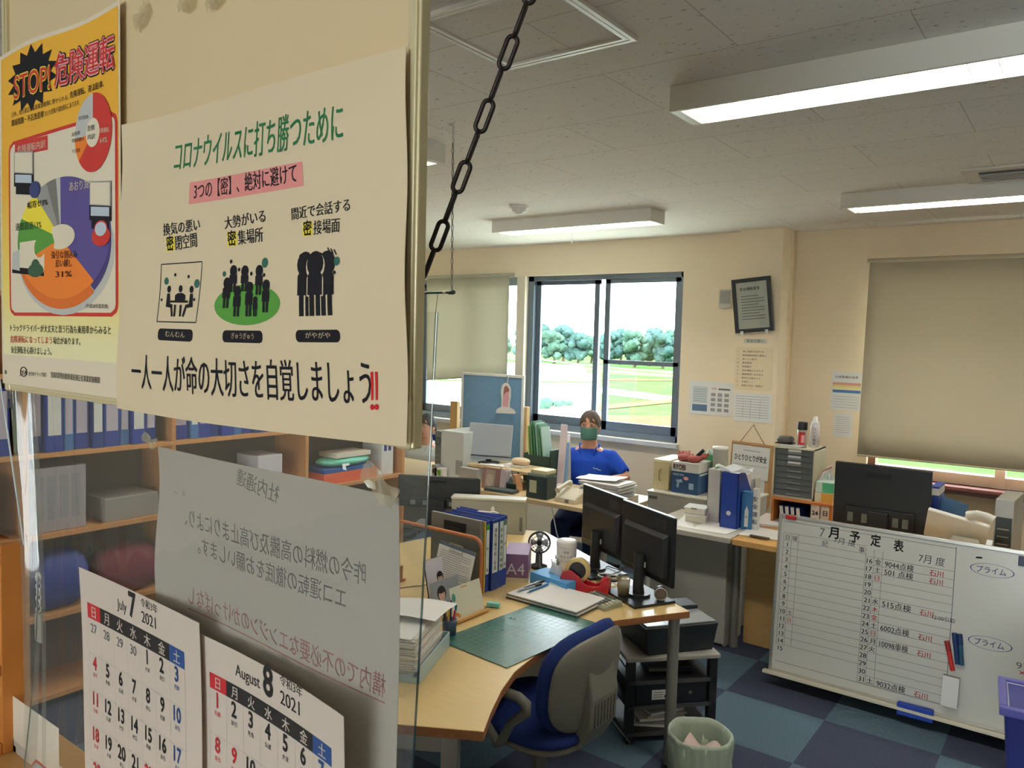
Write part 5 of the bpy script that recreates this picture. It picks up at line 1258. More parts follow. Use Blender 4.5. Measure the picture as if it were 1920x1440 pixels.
# carry box and tool box on the cabinet
M_cbox = mat('cream_case', (206, 194, 150), 0.5)
r_, W, H = cuboid('carry_case', 'cream carrying case with a side handle on the grey cabinet, under the window', 'case', 1224, 1253, 862, 920, 4.86, 0.30, M_cbox, zbase=CZ+0.001, part='case_body')
g = G(); g.tube([(-W*0.02, -0.004, H*0.30), (-W*0.10, -0.010, H*0.38), (-W*0.10, -0.010, H*0.62), (-W*0.02, -0.004, H*0.70)], 0.005, mat('case_handle', (150, 136, 100), 0.5), 6); g.build('handle', r_)
g = G(); g.bb(-W/2-0.001, W/2+0.001, -0.001, 0.301, H-0.012, H+0.001, mat('case_lid', (232, 226, 196), 0.5)); g.build('lid', r_)
M_blue_card = mat('tool_box_blue', (40, 74, 116), 0.5)
r_, W, H = cuboid('tool_box', 'blue and white power tool carton with red lettering on the grey cabinet', 'box', 1258, 1308, 868, 925, 4.84, 0.22, M_blue_card, zbase=CZ+0.001, part='carton')
g = G(); g.bb(-W/2-0.0008, W/2+0.0008, -0.0008, 0.2208, H*0.70, H+0.001, mat('carton_white', (222, 220, 214), 0.5)); g.build('white_band', r_)
g = G(); g.text('RYOBI', (-W*0.44, -0.0015, H*0.765), (1, 0, 0), (0, 0, 1), 0.05, M_inkred, 0.03, width=W*0.46); g.text('DRIVER DRILL', (-W*0.44, -0.0015, H*0.57), (1, 0, 0), (0, 0, 1), 0.02, M_spine, 0.0, width=W*0.42); g.build('lettering', r_)
g = G(); T0 = Matrix.Rotation(PI/2, 4, 'X')
g.add([(-W*0.34, -0.0014, H*0.42), (-W*0.10, -0.0014, H*0.46), (-W*0.08, -0.0014, H*0.36), (-W*0.20, -0.0014, H*0.34), (-W*0.22, -0.0014, H*0.18), (-W*0.30, -0.0014, H*0.18), (-W*0.28, -0.0014, H*0.34)], [(6, 5, 4, 3, 2, 1, 0)], mat('tool_picture', (150, 176, 196), 0.5))
g.bb(W*0.16, W*0.34, -0.0016, -0.0012, H*0.16, H*0.36, mat('tool_picture', (150, 176, 196), 0.5)); g.add([(W*0.05+0.018*math.cos(t), -0.0014, H*0.50+0.012*math.sin(t)) for t in [i*PI/8 for i in range(16)]], [tuple(range(16))], M_pink); g.build('tool_picture', r_)
g = G(); g.add([(W/2+0.0012, 0.02, H*0.60), (W/2+0.0012, 0.2, H*0.60), (W/2+0.0012, 0.2, H*0.66), (W/2+0.0012, 0.02, H*0.66)], [(0, 1, 2, 3)], M_spine); g.build('side_print', r_)
TZ = CZ+H+0.002; tc_ = r_.location
root = thing('work_gloves', 'reddish brown gloves heaped on the power tool carton', 'gloves', (tc_.x+0.01, tc_.y+0.09, TZ), 0.1)
M_glove = mat('glove_red', (150, 70, 62), 0.8, var=0.2, scale=30)
for k, (x, y, r, L) in enumerate(((-0.06, 0, 0.3, 0.10), (0.02, -0.02, -0.4, 0.12))):
    g = G(); T = Matrix.Translation((x, y, 0.022)) @ Matrix.Rotation(r, 4, 'Z'); g.pad(0.08, 0.10, 0.045, M_glove, T, 0, 2.5)
    for f in range(4): g.tube([T @ Vector((-0.03+f*0.02, 0.03, 0)), T @ Vector((-0.032+f*0.021, 0.07, 0.012)), T @ Vector((-0.034+f*0.022, 0.085+0.006*f, 0.03))], [0.012, 0.011, 0.008], M_glove, 8)
    g.tube([T @ Vector((0.03, -0.01, 0)), T @ Vector((0.06, 0.02, 0.02))], [0.013, 0.009], M_glove, 8); g.build('glove', root)
g = G(); g.tube([(0.03, 0, 0.04), (0.075, 0.0, 0.085)], [0.012, 0.014], M_black, 10); g.build('tool_grip', root)
tissue('tissue_box', 'green tissue box behind the gloves on the grey cabinet', (tc_.x+0.075, tc_.y+0.27, CZ), 0.0, 0.20, 0.08, H+0.04, mat('tissue_green', (70, 150, 96), 0.5), None, 0.05)
pa, pb_ = on_y(1334, 880, 5.0), on_y(1361, 880, 5.0); ph = on_y(1347, 838, 5.0).z
root = thing('paper_tub', 'tall white tub with green leaf print on the grey cabinet', 'tub', ((pa.x+pb_.x)/2, 5.02, CZ))
R0 = (pb_.x-pa.x)/2; Ht = ph-CZ
g = G(); g.lathe([(0, 0), (R0*0.9, 0), (R0, Ht*0.94), (R0*1.05, Ht*0.94), (R0*1.05, Ht), (0, Ht+0.004)], M_white, n=24); g.build('tub_body', root)
g = G()
for i in range(7):
    a = -PI/2+(i-3)*0.42; z = Ht*(0.52+0.07*(i % 2)); rr = R0*1.0
    g.add([(rr*math.cos(a-0.12), rr*math.sin(a-0.12)-0.002, z), (rr*math.cos(a), rr*math.sin(a)-0.002, z-0.02), (rr*math.cos(a+0.14), rr*math.sin(a+0.14)-0.002, z), (rr*math.cos(a), rr*math.sin(a)-0.002, z+0.03)], [(0, 1, 2, 3)], mat('leaf_green', (120, 180, 60), 0.5))
g.build('leaf_print', root)
# files on the grey desk
def mag_file(label, pxl, pxr, pyt, pyb, y, D, m, cut=0.5, group=None, hole=None, flip=False):
    a, b, t = on_y(pxl, pyb, y), on_y(pxr, pyb, y), on_y((pxl+pxr)/2, pyt, y); W = b.x-a.x; H = t.z-Z2
    root = thing('magazine_file', label, 'file', ((a.x+b.x)/2, y, Z2), 0, group); th = 0.003
    prof = [(0, 0), (D, 0), (D, H*cut), (D*0.45, H), (0, H)] if not flip else [(0, 0), (D, 0), (D, H), (0, H)]
    TX = Matrix(((0, 0, 1, 0), (1, 0, 0, 0), (0, 1, 0, 0), (0, 0, 0, 1)))
    for x in (-W/2, W/2-th): g = G(); g.prism(prof, x, x+th, m, TX); g.build('side_panel', root)
    g = G(); g.bb(-W/2, W/2, 0, th, 0, H, m); g.bb(-W/2, W/2, 0, D, 0, th, m); g.bb(-W/2, W/2, D-th, D, 0, H*(cut if not flip else 1), m); g.build('spine_panel', root)
    g = G(); g.bb(-W/2+0.006, W/2-0.006, 0.006, D-0.01, th, H*0.93, M_paper); g.build('papers', root)
    if hole: g = G(); g.cyl((0, -0.0015, H*0.28), (0, 0.001, H*0.28), 0.014, hole, 16); g.build('finger_ring', root)
    return root, W, H
mag_file('white magazine file stuffed with papers, left of the blue one', 1324, 1348, 880, 980, 4.52, 0.20, mat('file_white', (216, 212, 206), 0.5), 0.7)
mf, W, H = mag_file('tall blue magazine file with a finger ring on the grey desk', 1349, 1381, 886, 986, 4.42, 0.24, mat('magazine_blue', (30, 62, 152), 0.4), 0.55, hole=mat('ring_white', (206, 210, 220), 0.4))
root = thing('loose_bag', 'crumpled white plastic bag on top of the blue magazine file', 'bag', (mf.location.x+0.0, mf.location.y+0.06, Z2+H+0.001))
g = G(); g.surf(lambda a, b: Vector(((a-0.5)*0.20, (b-0.5)*0.10, 0.018+0.012*math.sin(9*a+4*b)+0.01*math.sin(5*b*3))), 14, 8, thin_mat('bag_white', (232, 236, 236), 0.3, 0.35)); g.surf(lambda a, b: Vector(((a-0.5)*0.19, (b-0.5)*0.09, 0.004+0.003*math.sin(9*a+4*b))), 14, 8, thin_mat('bag_white', (232, 236, 236), 0.3, 0.35)); g.build('bag_film', root)
mag_file('white document file behind the blue box, right of the blue magazine file', 1388, 1412, 896, 978, 4.64, 0.09, mat('file_white', (216, 212, 206), 0.5), 1.0, flip=True)
r_, W, H = cuboid('pamphlet_box', 'narrow blue pamphlet box with a white bird shape beside the blue file', 'box', 1389, 1408, 922, 978, 4.47, 0.05, mat('pamphlet_blue', (60, 120, 172), 0.5), zbase=Z2, part='carton')
g = G(); g.add([(-W*0.16, -0.001, H*0.08), (W*0.2, -0.001, H*0.08), (W*0.22, -0.001, H*0.5), (W*0.05, -0.001, H*0.64), (-W*0.16, -0.001, H*0.5)], [(0, 1, 2, 3, 4)], M_spine); g.text('P', (-W*0.02, -0.0015, H*0.3), (1, 0, 0), (0, 0, 1), 0.02, M_ink); g.build('print', r_)
r_, W, H = cuboid('standing_card', 'white card box with vertical black lettering beside the blue pamphlet box', 'card', 1409, 1421, 916, 978, 4.49, 0.03, M_white, zbase=Z2, part='card')
g = G()
for i, ch in enumerate('安全運転'): g.text(ch, (0, -0.001, H*0.70-i*0.045), (1, 0, 0), (0, 0, 1), 0.032, M_inkblue, 0.008, align='c')
g.build('lettering', r_)
c = on_z(1393, 983, Z2)
root = thing('glass_jar', 'little glass jar with dark contents before the blue pamphlet box', 'jar', (c.x, c.y+0.04, Z2))
g = G(); g.lathe([(0, 0.001), (0.028, 0.001), (0.030, 0.05), (0.026, 0.058)], clear_mat('jar_glass', (0.86, 0.9, 0.86), 0.12, 0.03, haze=0.15), n=18); g.build('glass', root)
g = G(); g.lathe([(0, 0.003), (0.025, 0.003), (0.026, 0.022), (0, 0.024)], mat('jar_fill', (70, 90, 84), 0.5), n=16); g.build('contents', root)
g = G(); g.lathe([(0.029, 0.055), (0.029, 0.072), (0, 0.074)], mat('jar_lid', (206, 200, 178), 0.4), n=18); g.build('lid', root)
M_wbox = mat('box_ivory', (226, 220, 204), 0.5)
for k, (z0, h, dx, lb) in enumerate(((0, 0.05, 0.0, 'lower ivory plastic box of the two stacked on the grey desk'), (0.051, 0.04, -0.008, 'upper ivory plastic box of the two stacked on the grey desk'))):
    a = on_y(1283, 978, 4.42); b = on_y(1322, 978, 4.42)
    root = thing('plastic_box', lb, 'box', ((a.x+b.x)/2+dx, 4.43, Z2+z0), 0.15, 'stacked ivory boxes on the grey desk')
    W = (b.x-a.x)*0.95; g = G(); g.bb(-W/2, W/2, 0, 0.12, 0, h-0.010, M_wbox); g.build('box_body', root, bev=0.003); g = G(); g.bb(-W/2-0.003, W/2+0.003, -0.003, 0.123, h-0.010, h-0.0005, M_white); g.build('lid', root, bev=0.002)
    if k: g = G(); g.bb(-0.02, 0.015, -0.0036, -0.0028, h-0.0095, h-0.002, M_inkgrey); g.build('label', root)
c = on_z(1327, 972, Z2)
root = thing('tool_cup', 'grey cup holding scissors and pens behind the stacked ivory boxes', 'pen holder', (c.x, c.y+0.10, Z2))
g = G(); g.lathe([(0, 0.001), (0.030, 0.001), (0.033, 0.09), (0.030, 0.09), (0.028, 0.004), (0, 0.004)], mat('cup_grey', (120, 126, 128), 0.4), n=16); g.build('cup', root)
for i, (a, L, m) in enumerate(((0.3, 0.15, M_black), (2.2, 0.13, M_alu), (4.0, 0.14, mat('pen_col_b', (40, 120, 150), 0.35)))): g = G(); g.cyl((0.01*math.cos(a), 0.01*math.sin(a), 0.005), (0.04*math.cos(a), 0.04*math.sin(a), L), 0.005, m, 8); g.build('pen', root)
def flat_paper(label, pts, z, m=M_paper, name='paper', cat='paper', lift=0.0015, lines=0):
    P = [on_z(x, y, z) for x, y in pts]; c = sum(P, Vector())/len(P); g = G()
    g.prism([(p.x-c.x, p.y-c.y) for p in P], 0.0006, lift+0.0006, m)
    for i in range(lines):
        t0, t1 = (i+1)/(lines+1), (i+1)/(lines+1)+0.03
        A_, B_ = P[0].lerp(P[3], t0), P[1].lerp(P[2], t0); A2, B2 = P[0].lerp(P[3], t1), P[1].lerp(P[2], t1)
        a1, b1 = A_.lerp(B_, .1), A_.lerp(B_, .85); a2, b2 = A2.lerp(B2, .1), A2.lerp(B2, .85)
        g.add([(v.x-c.x, v.y-c.y, lift+0.0009) for v in (a1, b1, b2, a2)], [(0, 1, 2, 3)], M_inkgrey)
    o = g.build(name); o.location = (c.x, c.y, z); return tag(o, label, cat)
flat_paper('white papers spread at the front of the grey desk, before the ivory boxes', [(1262, 984), (1286, 965), (1300, 972), (1300, 992)], Z2)
flat_paper('white sheet on a clipboard at the front edge of the grey desk', [(1296, 992), (1340, 972), (1402, 986), (1362, 1003)], Z2, M_paper, 'paper', 'paper', 0.004)
flat_paper('sheaf of papers behind the clipboard on the wooden desk', [(1404, 985), (1436, 966), (1468, 970), (1466, 990)], Z2, M_paper, 'paper_sheaf', 'papers', 0.014)
cl = flat_paper('clipboard with white paper on the wooden desk beside the whiteboard', [(1384, 1003), (1410, 987), (1466, 998), (1466, 1015)], Z2, M_paper, 'clipboard', 'clipboard', 0.004)
pc = on_z(1424, 1008, Z2+0.006); g = G(); g.box((pc.x-cl.location.x, pc.y-cl.location.y, 0.010), (0.11, 0.022, 0.009), mat('clip_bronze', (84, 76, 66), 0.4, metal=0.5)); g.build('clip', cl, bev=0.003)

# small wooden shelf with drawer unit etc.
SY = 4.75
sa, sb = on_y(1446, 940, SY).x, on_y(1560, 950, SY).x; sz = on_y(1500, 938, SY).z
root = thing('desk_shelf', 'small wooden shelf on the wooden desk carrying the drawer unit', 'shelf', ((sa+sb)/2, SY, Z2)); rl = root.location
RB_(sa, sb, SY, SY+0.26, sz-0.016-Z2, sz-Z2, M_orangewood, 'shelf_board'); RB_(sa, sa+0.016, SY, SY+0.26, 0.0005, sz-0.016-Z2, M_orangewood, 'side_board'); RB_(sb-0.016, sb, SY, SY+0.26, 0.0005, sz-0.016-Z2, M_orangewood, 'side_board')
RB_(sa, sb, SY+0.25, SY+0.26, 0.0005, sz-0.016-Z2, mat('shelf_back_dark', (40, 40, 50), 0.7), 'back_board', 0)
a, b, t = on_y(1447, 925, SY+0.01), on_y(1524, 930, SY+0.01), on_y(1486, 840, SY+0.01)
W, H = b.x-a.x, t.z-sz
root = thing('drawer_unit', 'grey desktop drawer unit with shallow smoked drawers and white labels', 'drawer unit', ((a.x+b.x)/2, SY+0.012, sz))
M_du = mat('drawer_case', (206, 200, 176), 0.45); M_dr = mat('smoked_drawer', (84, 90, 90), 0.3)
g = G(); t_ = 0.008
g.bb(-W/2, -W/2+t_, 0, 0.24, 0, H, M_du); g.bb(W/2-t_, W/2, 0, 0.24, 0, H, M_du); g.bb(-W/2, W/2, 0, 0.24, 0, t_*1.6, M_du); g.bb(-W/2, W/2, 0, 0.24, H-t_, H, M_du); g.bb(-W/2, W/2, 0.235, 0.24, 0, H, M_du); g.build('case', root, bev=0.001)
nd = 8; dh = (H-t_*2.8)/nd
for i in range(nd):
    z0 = t_*1.8+i*dh; g = G()
    g.hexa([(-W/2+t_+0.002, 0.002, z0), (W/2-t_-0.002, 0.002, z0), (W/2-t_-0.002, 0.22, z0), (-W/2+t_+0.002, 0.22, z0), (-W/2+t_+0.002, 0.010, z0+dh-0.003), (W/2-t_-0.002, 0.010, z0+dh-0.003), (W/2-t_-0.002, 0.22, z0+dh-0.003), (-W/2+t_+0.002, 0.22, z0+dh-0.003)], M_dr)
    o = g.build('drawer', root)
    g = G(); g.bb(-W*0.15, W*0.20, -0.005, 0.004, z0+dh*0.25, z0+dh*0.42, mat('drawer_lip', (140, 146, 142), 0.35)); g.build('pull', o)
    if i >= nd-3: g = G(); g.bb(-W*0.14, W*0.17, -0.001, 0.007, z0+dh*0.55, z0+dh*0.92, M_white); g.build('label', o)
UT = sz+H; ux = (a.x+b.x)/2; UY = SY+0.012
root = thing('stapler', 'grey punch resting on white papers on top of the drawer unit', 'punch', (on_y(1469, 832, UY+.05).x, UY+0.09, UT+0.013))
g = G(); g.pad(0.10, 0.09, 0.045, mat('punch_grey', (84, 80, 78), 0.45), Matrix.Translation((0, 0, 0.024)), 0, 3); g.build('punch_body', root); g = G(); g.bb(-0.05, 0.05, -0.045, 0.045, 0, 0.006, M_black); g.build('punch_base', root)
g = G()
for i in range(4): g.box((0.004*i, 0, 0.002+0.003*i), (0.13, 0.16, 0.002), M_paper, Matrix.Rotation(0.06*i, 3, 'Z'))
o = g.build('note_sheets'); o.location = (on_y(1475, 832, UY).x, UY+0.10, UT); tag(o, 'small white papers under the punch on the drawer unit', 'papers')
def spray(label, px, pyt, y, dz, m, capm, nozzle=False, kind='spray_can', cat='spray can'):
    c = on_y(px, 835, y); zt_ = on_y(px, pyt, y).z; H = zt_-dz; R = 0.0285
    root = thing(kind, label, cat, (c.x, y, dz))
    g = G(); g.lathe([(0, 0), (R, 0), (R, H*0.68), (R*0.8, H*0.73)], m, n=20); g.build('can_body', root)
    if nozzle: g = G(); g.lathe([(R*0.85, H*0.72), (R*0.8, H*0.80), (R*0.5, H*0.86), (R*0.45, H*0.97), (0, H)], capm, n=18); g.build('nozzle_cap', root)
    else: g = G(); g.lathe([(R*1.06, H*0.70), (R*1.06, H*0.98), (R*0.98, H), (0, H)], capm, n=20); g.build('cap', root)
    return root, R, H
r_, R, H = spray('spray can with a black cap and red print on the drawer unit', 1503, 791, UY+0.07, UT, mat('can_grey', (190, 186, 180), 0.35, metal=0.3), M_black)
g = G(); g.surf(lambda a, b: Vector((R*1.01*math.cos(-PI/2-0.5+1.4*a), R*1.01*math.sin(-PI/2-0.5+1.4*a), H*(0.12+0.5*b))), 8, 1, M_red); g.surf(lambda a, b: Vector((R*1.02*math.cos(-PI/2+0.1+0.7*a), R*1.02*math.sin(-PI/2+0.1+0.7*a), H*(0.2+0.3*b))), 8, 1, M_pink); g.build('label_print', r_)
r_, R, H = spray('taller white spray bottle with dark lettering, right of the black-capped can', 1527, 780, UY+0.15, UT, mat('can_white', (226, 218, 220), 0.4), M_white, True, 'spray_bottle', 'spray bottle')
g = G()
for i, ch in enumerate('パーツ洗浄'): g.text(ch, (0.004, -R-0.001, H*0.55-i*0.022), (1, 0, 0), (0, 0, 1), 0.018, M_inkblue, 0.01, align='c')
g.build('lettering', r_)
# beside it: magazines, two tissue boxes
for k, (px, z0, h, c1, c2, lb) in enumerate(((1541, 0, 0.06, (236, 180, 76), (226, 222, 196), 'orange and white tissue box, lower of the two beside the drawer unit'), (1542, 0.061, 0.062, (84, 190, 140), (206, 226, 214), 'green and white tissue box with a tissue, on top of the orange one'))):
    c = on_y(px, 920, SY+0.02)
    t_ = tissue('tissue_box', lb, (c.x+0.01, SY+0.13, sz+z0), 0.0, 0.10, 0.22, h, mat('tissue_side_%s' % 'ab'[k], c2, 0.5), None, 0.06 if k else 0.002)
    g = G(); g.bb(-0.012, 0.0506, -0.1106, 0.1106, 0.002, h-0.004, mat('tissue_face_%s' % 'ab'[k], c1, 0.5)); g.build('printed_panel', t_)
c = on_y(1527, 905, SY)
g = G()
for i in range(3): g.box((0.004*i, 0, 0.10), (0.003, 0.2, 0.20-0.02*i), (M_paper, mat('leaflet_red', (200, 120, 110), 0.5), M_paper)[i], Matrix.Rotation(0.30, 3, 'Y'))
o = g.build('leaflets'); o.location = (on_y(1529, 905, SY).x-0.005, SY+0.15, sz); tag(o, 'leaflets leaning against the drawer unit beside the tissue boxes', 'leaflets')
for i in range(4):
    x = on_y(1468+i*10.5, 960, SY+0.03).x
    r_ = lever_file('ring_binder', ['leftmost blue binder under the wooden desk shelf', 'second blue binder from the left under the wooden desk shelf', 'third blue binder from the left under the wooden desk shelf', 'rightmost blue binder of four under the wooden desk shelf'][i], (x, SY+0.03, Z2+0.001), 0.0, 0.028, 0.19, sz-0.016-Z2-0.035, M_bluefile2, None, None, 'blue binders under the desk shelf', hole=True)
    r_.rotation_euler = (0, -0.12, 0)
for i, (px, ch, lb) in enumerate(((1527, '24', 'left white number card reading 24 under the wooden shelf'), (1546, '日', 'right white number card under the wooden shelf, beside the 24 card'))):
    c = on_y(px, 965, SY+0.01); W = 0.05; H = on_y(px, 944, SY+0.01).z-Z2
    root = thing('number_card', lb, 'card', (c.x, SY+0.02, Z2), 0, 'number cards under the shelf')
    g = G(); g.bb(-W/2, W/2, 0, 0.03, 0, H, M_white); g.build('card_block', root, bev=0.001); g = G(); g.text(ch, (0, -0.001, H*0.55), (1, 0, 0), (0, 0, 1), 0.036, M_inkblue, 0.02, align='c'); g.text('日' if i == 0 else '月', (0, -0.001, H*0.15), (1, 0, 0), (0, 0, 1), 0.02, M_inkgrey, 0.0, align='c'); g.build('numerals', root)

# big monitor from behind, phone, tower
my = 4.60
a, b = on_y(1563, 930, my), on_y(1745, 940, my); zt_ = on_y(1563, 864, my).z; zb_ = on_y(1570, 970, my).z
def wide_back(label, x0, x1, y, z0, z1, zdesk, rz=0.0, screen=True, m=M_mon):
    W, H = x1-x0, z1-z0; root = thing('monitor', label, 'monitor', ((x0+x1)/2, y, zdesk), rz); q = z0-zdesk
    g = G(); g.bb(-W/2, W/2, 0, 0.03, q, q+H, m); g.build('screen_casing', root, bev=0.006)
    g = G(); g.bb(-W*0.36, W*0.36, -0.02, 0, q+H*0.04, q+H*0.34, m); g.build('port_housing', root, bev=0.004)
    g = G(); g.bb(-W*0.17, W*0.10, -0.003, 0.001, q+H*0.80, q+H*0.88, mat('vent_slot', (12, 18, 20), 0.7)); g.build('vent_slot', root)
    for u in (-0.33, -0.18, 0.14, 0.24):
        g = G(); g.bb(W*u, W*u+W*0.06, -0.022, -0.019, q+H*0.10, q+H*0.24, mat('port_metal', (120, 128, 128), 0.4, metal=0.5)); g.build('port', root)
    g = G(); g.bb(-W/2+0.008, W/2-0.008, 0.0295, 0.0315, q+0.012, q+H-0.008, mat('dark_screen', (12, 14, 18), 0.12)); g.build('screen', root)
    g = G(); g.bb(-0.05, 0.05, -0.05, -0.02, 0.01, q+H*0.3, M_black); g.build('stand_neck', root, bev=0.004); g = G(); g.bb(-0.13, 0.13, -0.12, 0.08, 0, 0.012, M_black); g.build('stand_base', root, bev=0.003)
    return root
wide_back('wide black monitor seen from behind on the wooden desk, behind the whiteboard', a.x, b.x, my, zb_-0.04, zt_, Z2-0.002, 0.0)
root = thing('phone_terminal', 'white desk phone terminal with a tilted screen right of the wide monitor', 'phone', (on_y(1808, 985, 4.52).x, 4.50, Z2-0.002), -0.10)
M_phone = mat('phone_white', (222, 220, 208), 0.4)
g = G(); TT = Matrix.Translation((-0.03, 0.03, 0.17)) @ Matrix.Rotation(PI-0.95, 4, 'X') @ Matrix.Rotation(-0.22, 4, 'Z'); g.prism([(-0.15, -0.10), (0.13, -0.10), (0.13, 0.10), (-0.15, 0.10)], -0.012, 0.012, M_phone, TT); g.build('tilted_panel', root, bev=0.005)
g = G(); g.hexa([(-0.09, -0.05, 0.02), (0.09, -0.05, 0.02), (0.09, 0.06, 0.02), (-0.09, 0.06, 0.02), (-0.05, 0.0, 0.15), (0.07, 0.0, 0.15), (0.07, 0.04, 0.13), (-0.05, 0.04, 0.13)], M_phone); g.build('stand', root, bev=0.006)
g = G(); g.bb(-0.12, 0.12, -0.08, 0.09, 0, 0.02, M_phone); g.build('base', root, bev=0.004)
g = G(); g.tube([(0.02, -0.02, 0.265), (0.06, -0.03, 0.282), (0.10, -0.03, 0.278), (0.135, -0.03, 0.262)], [0.022, 0.018, 0.018, 0.024], M_phone, 10); g.build('handset', root)
g = G(); g.cyl((0.01, -0.052, 0.075), (0.01, -0.045, 0.075), 0.012, M_inkgrey, 12); g.build('cable_hole', root)
a, b, t = on_y(1862, 1020, 4.62), on_y(1898, 1025, 4.62), on_y(1880, 935, 4.62)
W, H = b.x-a.x, t.z-Z2
root = thing('computer_tower', 'silver and black slim computer tower at the right edge, on the wooden desk', 'computer', ((a.x+b.x)/2, 4.60, Z2-0.002), -0.06)
g = G(); g.bb(-W/2, W/2, 0, 0.33, 0, H, mat('tower_silver', (176, 176, 172), 0.35, metal=0.4)); g.build('case', root, bev=0.003)
g = G(); g.bb(-W/2+0.006, W/2-0.006, -0.004, 0.002, 0.006, H*0.74, mat('tower_back_dark', (46, 56, 58), 0.5)); g.build('rear_plate', root)
for i in range(5): g = G(); g.bb(-W*0.32, W*0.3, -0.006, -0.003, H*(0.12+0.11*i), H*(0.12+0.11*i)+0.006, mat('slot_metal', (150, 146, 132), 0.4, metal=0.5)); g.build('slot_cover', root)
r_, W, H = cuboid('paper_box', 'dark blue boxed folder with white edge between the wide monitor and the sill', 'box', 1742, 1757, 912, 985, 4.78, 0.2, M_bluefile, zbase=Z2, part='folder')
g = G(); g.bb(-W/2-0.001, W/2+0.001, -0.001, 0.2, H*0.86, H*0.97, M_white); g.build('white_edge', r_)
root = thing('blue_folder', 'large dull blue folder leaning behind the white phone terminal', 'folder', (on_y(1760, 985, 4.85).x, 4.86, Z2+0.012), -0.1)
g = G(); g.box((0, 0, 0.135), (0.22, 0.006, 0.26), mat('folder_dull_blue', (70, 110, 150), 0.5), Matrix.Rotation(0.22, 3, 'Y') @ Matrix.Rotation(-0.15, 3, 'X')); g.build('cover', root)
for (px, py, col, lb) in ((1598, 1000, (196, 90, 90), 'pinkish pen lying under the wide monitor'), (1700, 1005, (60, 60, 66), 'dark pen lying right of the wide monitor stand')):
    pass
flat_paper('white sheet between the wide monitor and the phone terminal', [(1664, 995), (1684, 984), (1708, 988), (1690, 1000)], Z2-0.002)
flat_paper('scattered white sheets before the phone terminal', [(1800, 1024), (1812, 1008), (1862, 1014), (1856, 1032)], Z2-0.002)

# ------------------------------------------------------------------ leaning whiteboard with the month plan
wb0 = on_z(1437, 1258, 0.03); wy = 4.135
lean = math.atan2(0.07, 0.90)
n_ = Vector((0, -math.cos(lean), math.sin(lean))); Vv = Vector((0, math.sin(lean), math.cos(lean)))
pBL = hit(1441, 1254, (0, wy, 0.03), n_); pTL = hit(1466, 963, (0, wy, 0.03), n_)
WW = 1.80; HW = (pTL-pBL).dot(Vv)
O = Vector((pBL.x, pBL.y, pBL.z))
root = thing('whiteboard', 'big white month-plan board leaning against the wooden desk on the carpet', 'whiteboard', O)
M_wb = mat('whiteboard_enamel', (214, 214, 206), 0.22, spec=0.5); M_wbline = mat('board_line_grey', (90, 90, 92), 0.5)
def wbL(u, v, d=0.0): return Vector((1, 0, 0))*u+Vv*v+n_*d
g = G(); g.hexa([wbL(0, 0, -0.016), wbL(WW, 0, -0.016), wbL(WW, 0, 0), wbL(0, 0, 0), wbL(0, HW, -0.016), wbL(WW, HW, -0.016), wbL(WW, HW, 0), wbL(0, HW, 0)], M_offwhite); g.build('backing', root)
s = pxsheet(Sheet(O+n_*0.002, (1, 0, 0), Vv, WW, HW, M_wb, nu=1, nv=1, thick=0.0015, eps=0.0003)); A = s.uvp
ir = Matrix.Identity(4)
# printed rules
xl, x1_, x2_ = A(1475, 1010)[0], A(1492, 1010)[0], A(1622, 1035)[0]
xa_, xb_, xr = A(1608, 1190)[0], A(1633, 1190)[0], A(1776, 1190)[0]
vt = A(1470, 998)[1]; vb = A(1455, 1230)[1]; xL = A(1470, 1000)[0]
xe = A(1793, 1030)[0]; rows = 16; rh = (vt-vb-0.03)/rows
c0, c1, c2, c3, c4, c5 = xL, A(1484, 1012)[0], A(1497, 1014)[0], A(1622, 1060)[0], A(1633, 1060)[0], A(1650, 1060)[0]
s.line(c0, vt+0.06, xe, vt+0.06, 0.002, M_wbline)
for i in range(rows): s.line(c0, vt-i*rh, c3, vt-i*rh, 0.0016, M_wbline)
v2 = vt-0.05
for i in range(17): s.line(c3, v2-i*rh, xe, v2-i*rh, 0.0016, M_wbline)
for x in (c0, c1, c2): s.line(x, vt, x, vt-15*rh, 0.0016, M_wbline)
for x in (c3, c4+0.012, c5+0.01): s.line(x, v2+0.04, x, v2-16*rh, 0.0016, M_wbline)
s.line(xe, HW-0.03, xe, 0.07, 0.003, M_wbline); s.line(c0, 0.055, xe, 0.055, 0.002, M_wbline)
for i in range(1, 16): s.word(str(i), (c0+c1)/2+0.002, vt-i*rh-rh*0.82, rh*0.82, M_ink, 1, 0.012, align='c')
for i in range(16, 32): s.word(str(i), (c3+c4+0.012)/2, v2-(i-16)*rh-rh*0.82, rh*0.86, M_ink, 1, 0.012, align='c')
s.word('日', (c0+c1)/2, vt-rh*0.85, rh*0.75, M_ink, 1, align='c'); s.word('曜', (c1+c2)/2, vt-rh*0.85, rh*0.7, M_ink, 1, align='c')
s.word('記', c2+0.12, vt-rh*0.85, rh*0.8, M_ink, 1); s.word('事', c2+0.30, vt-rh*0.85, rh*0.8, M_ink, 1)
s.w_px('7', (1536, 1006), (1545, 1008), 22, M_inkgrey, 2)
for ch, x, y in (('月', 1553, 1006), ('予', 1593, 1014), ('定', 1632, 1021), ('表', 1675, 1031)): s.w_px(ch, (x, y), (x+19, y+3), 21, M_ink, 2, 0.022)
s.w_px('7月 度', (1563, 1016), (1604, 1025), 12, M_inkgrey, 2, 0.006); s.w_px('7月 度', (1722, 1052), (1771, 1062), 16, M_inkgrey, 2, 0.006)
rowv = lambda d: v2-(d-16)*rh-rh*0.80
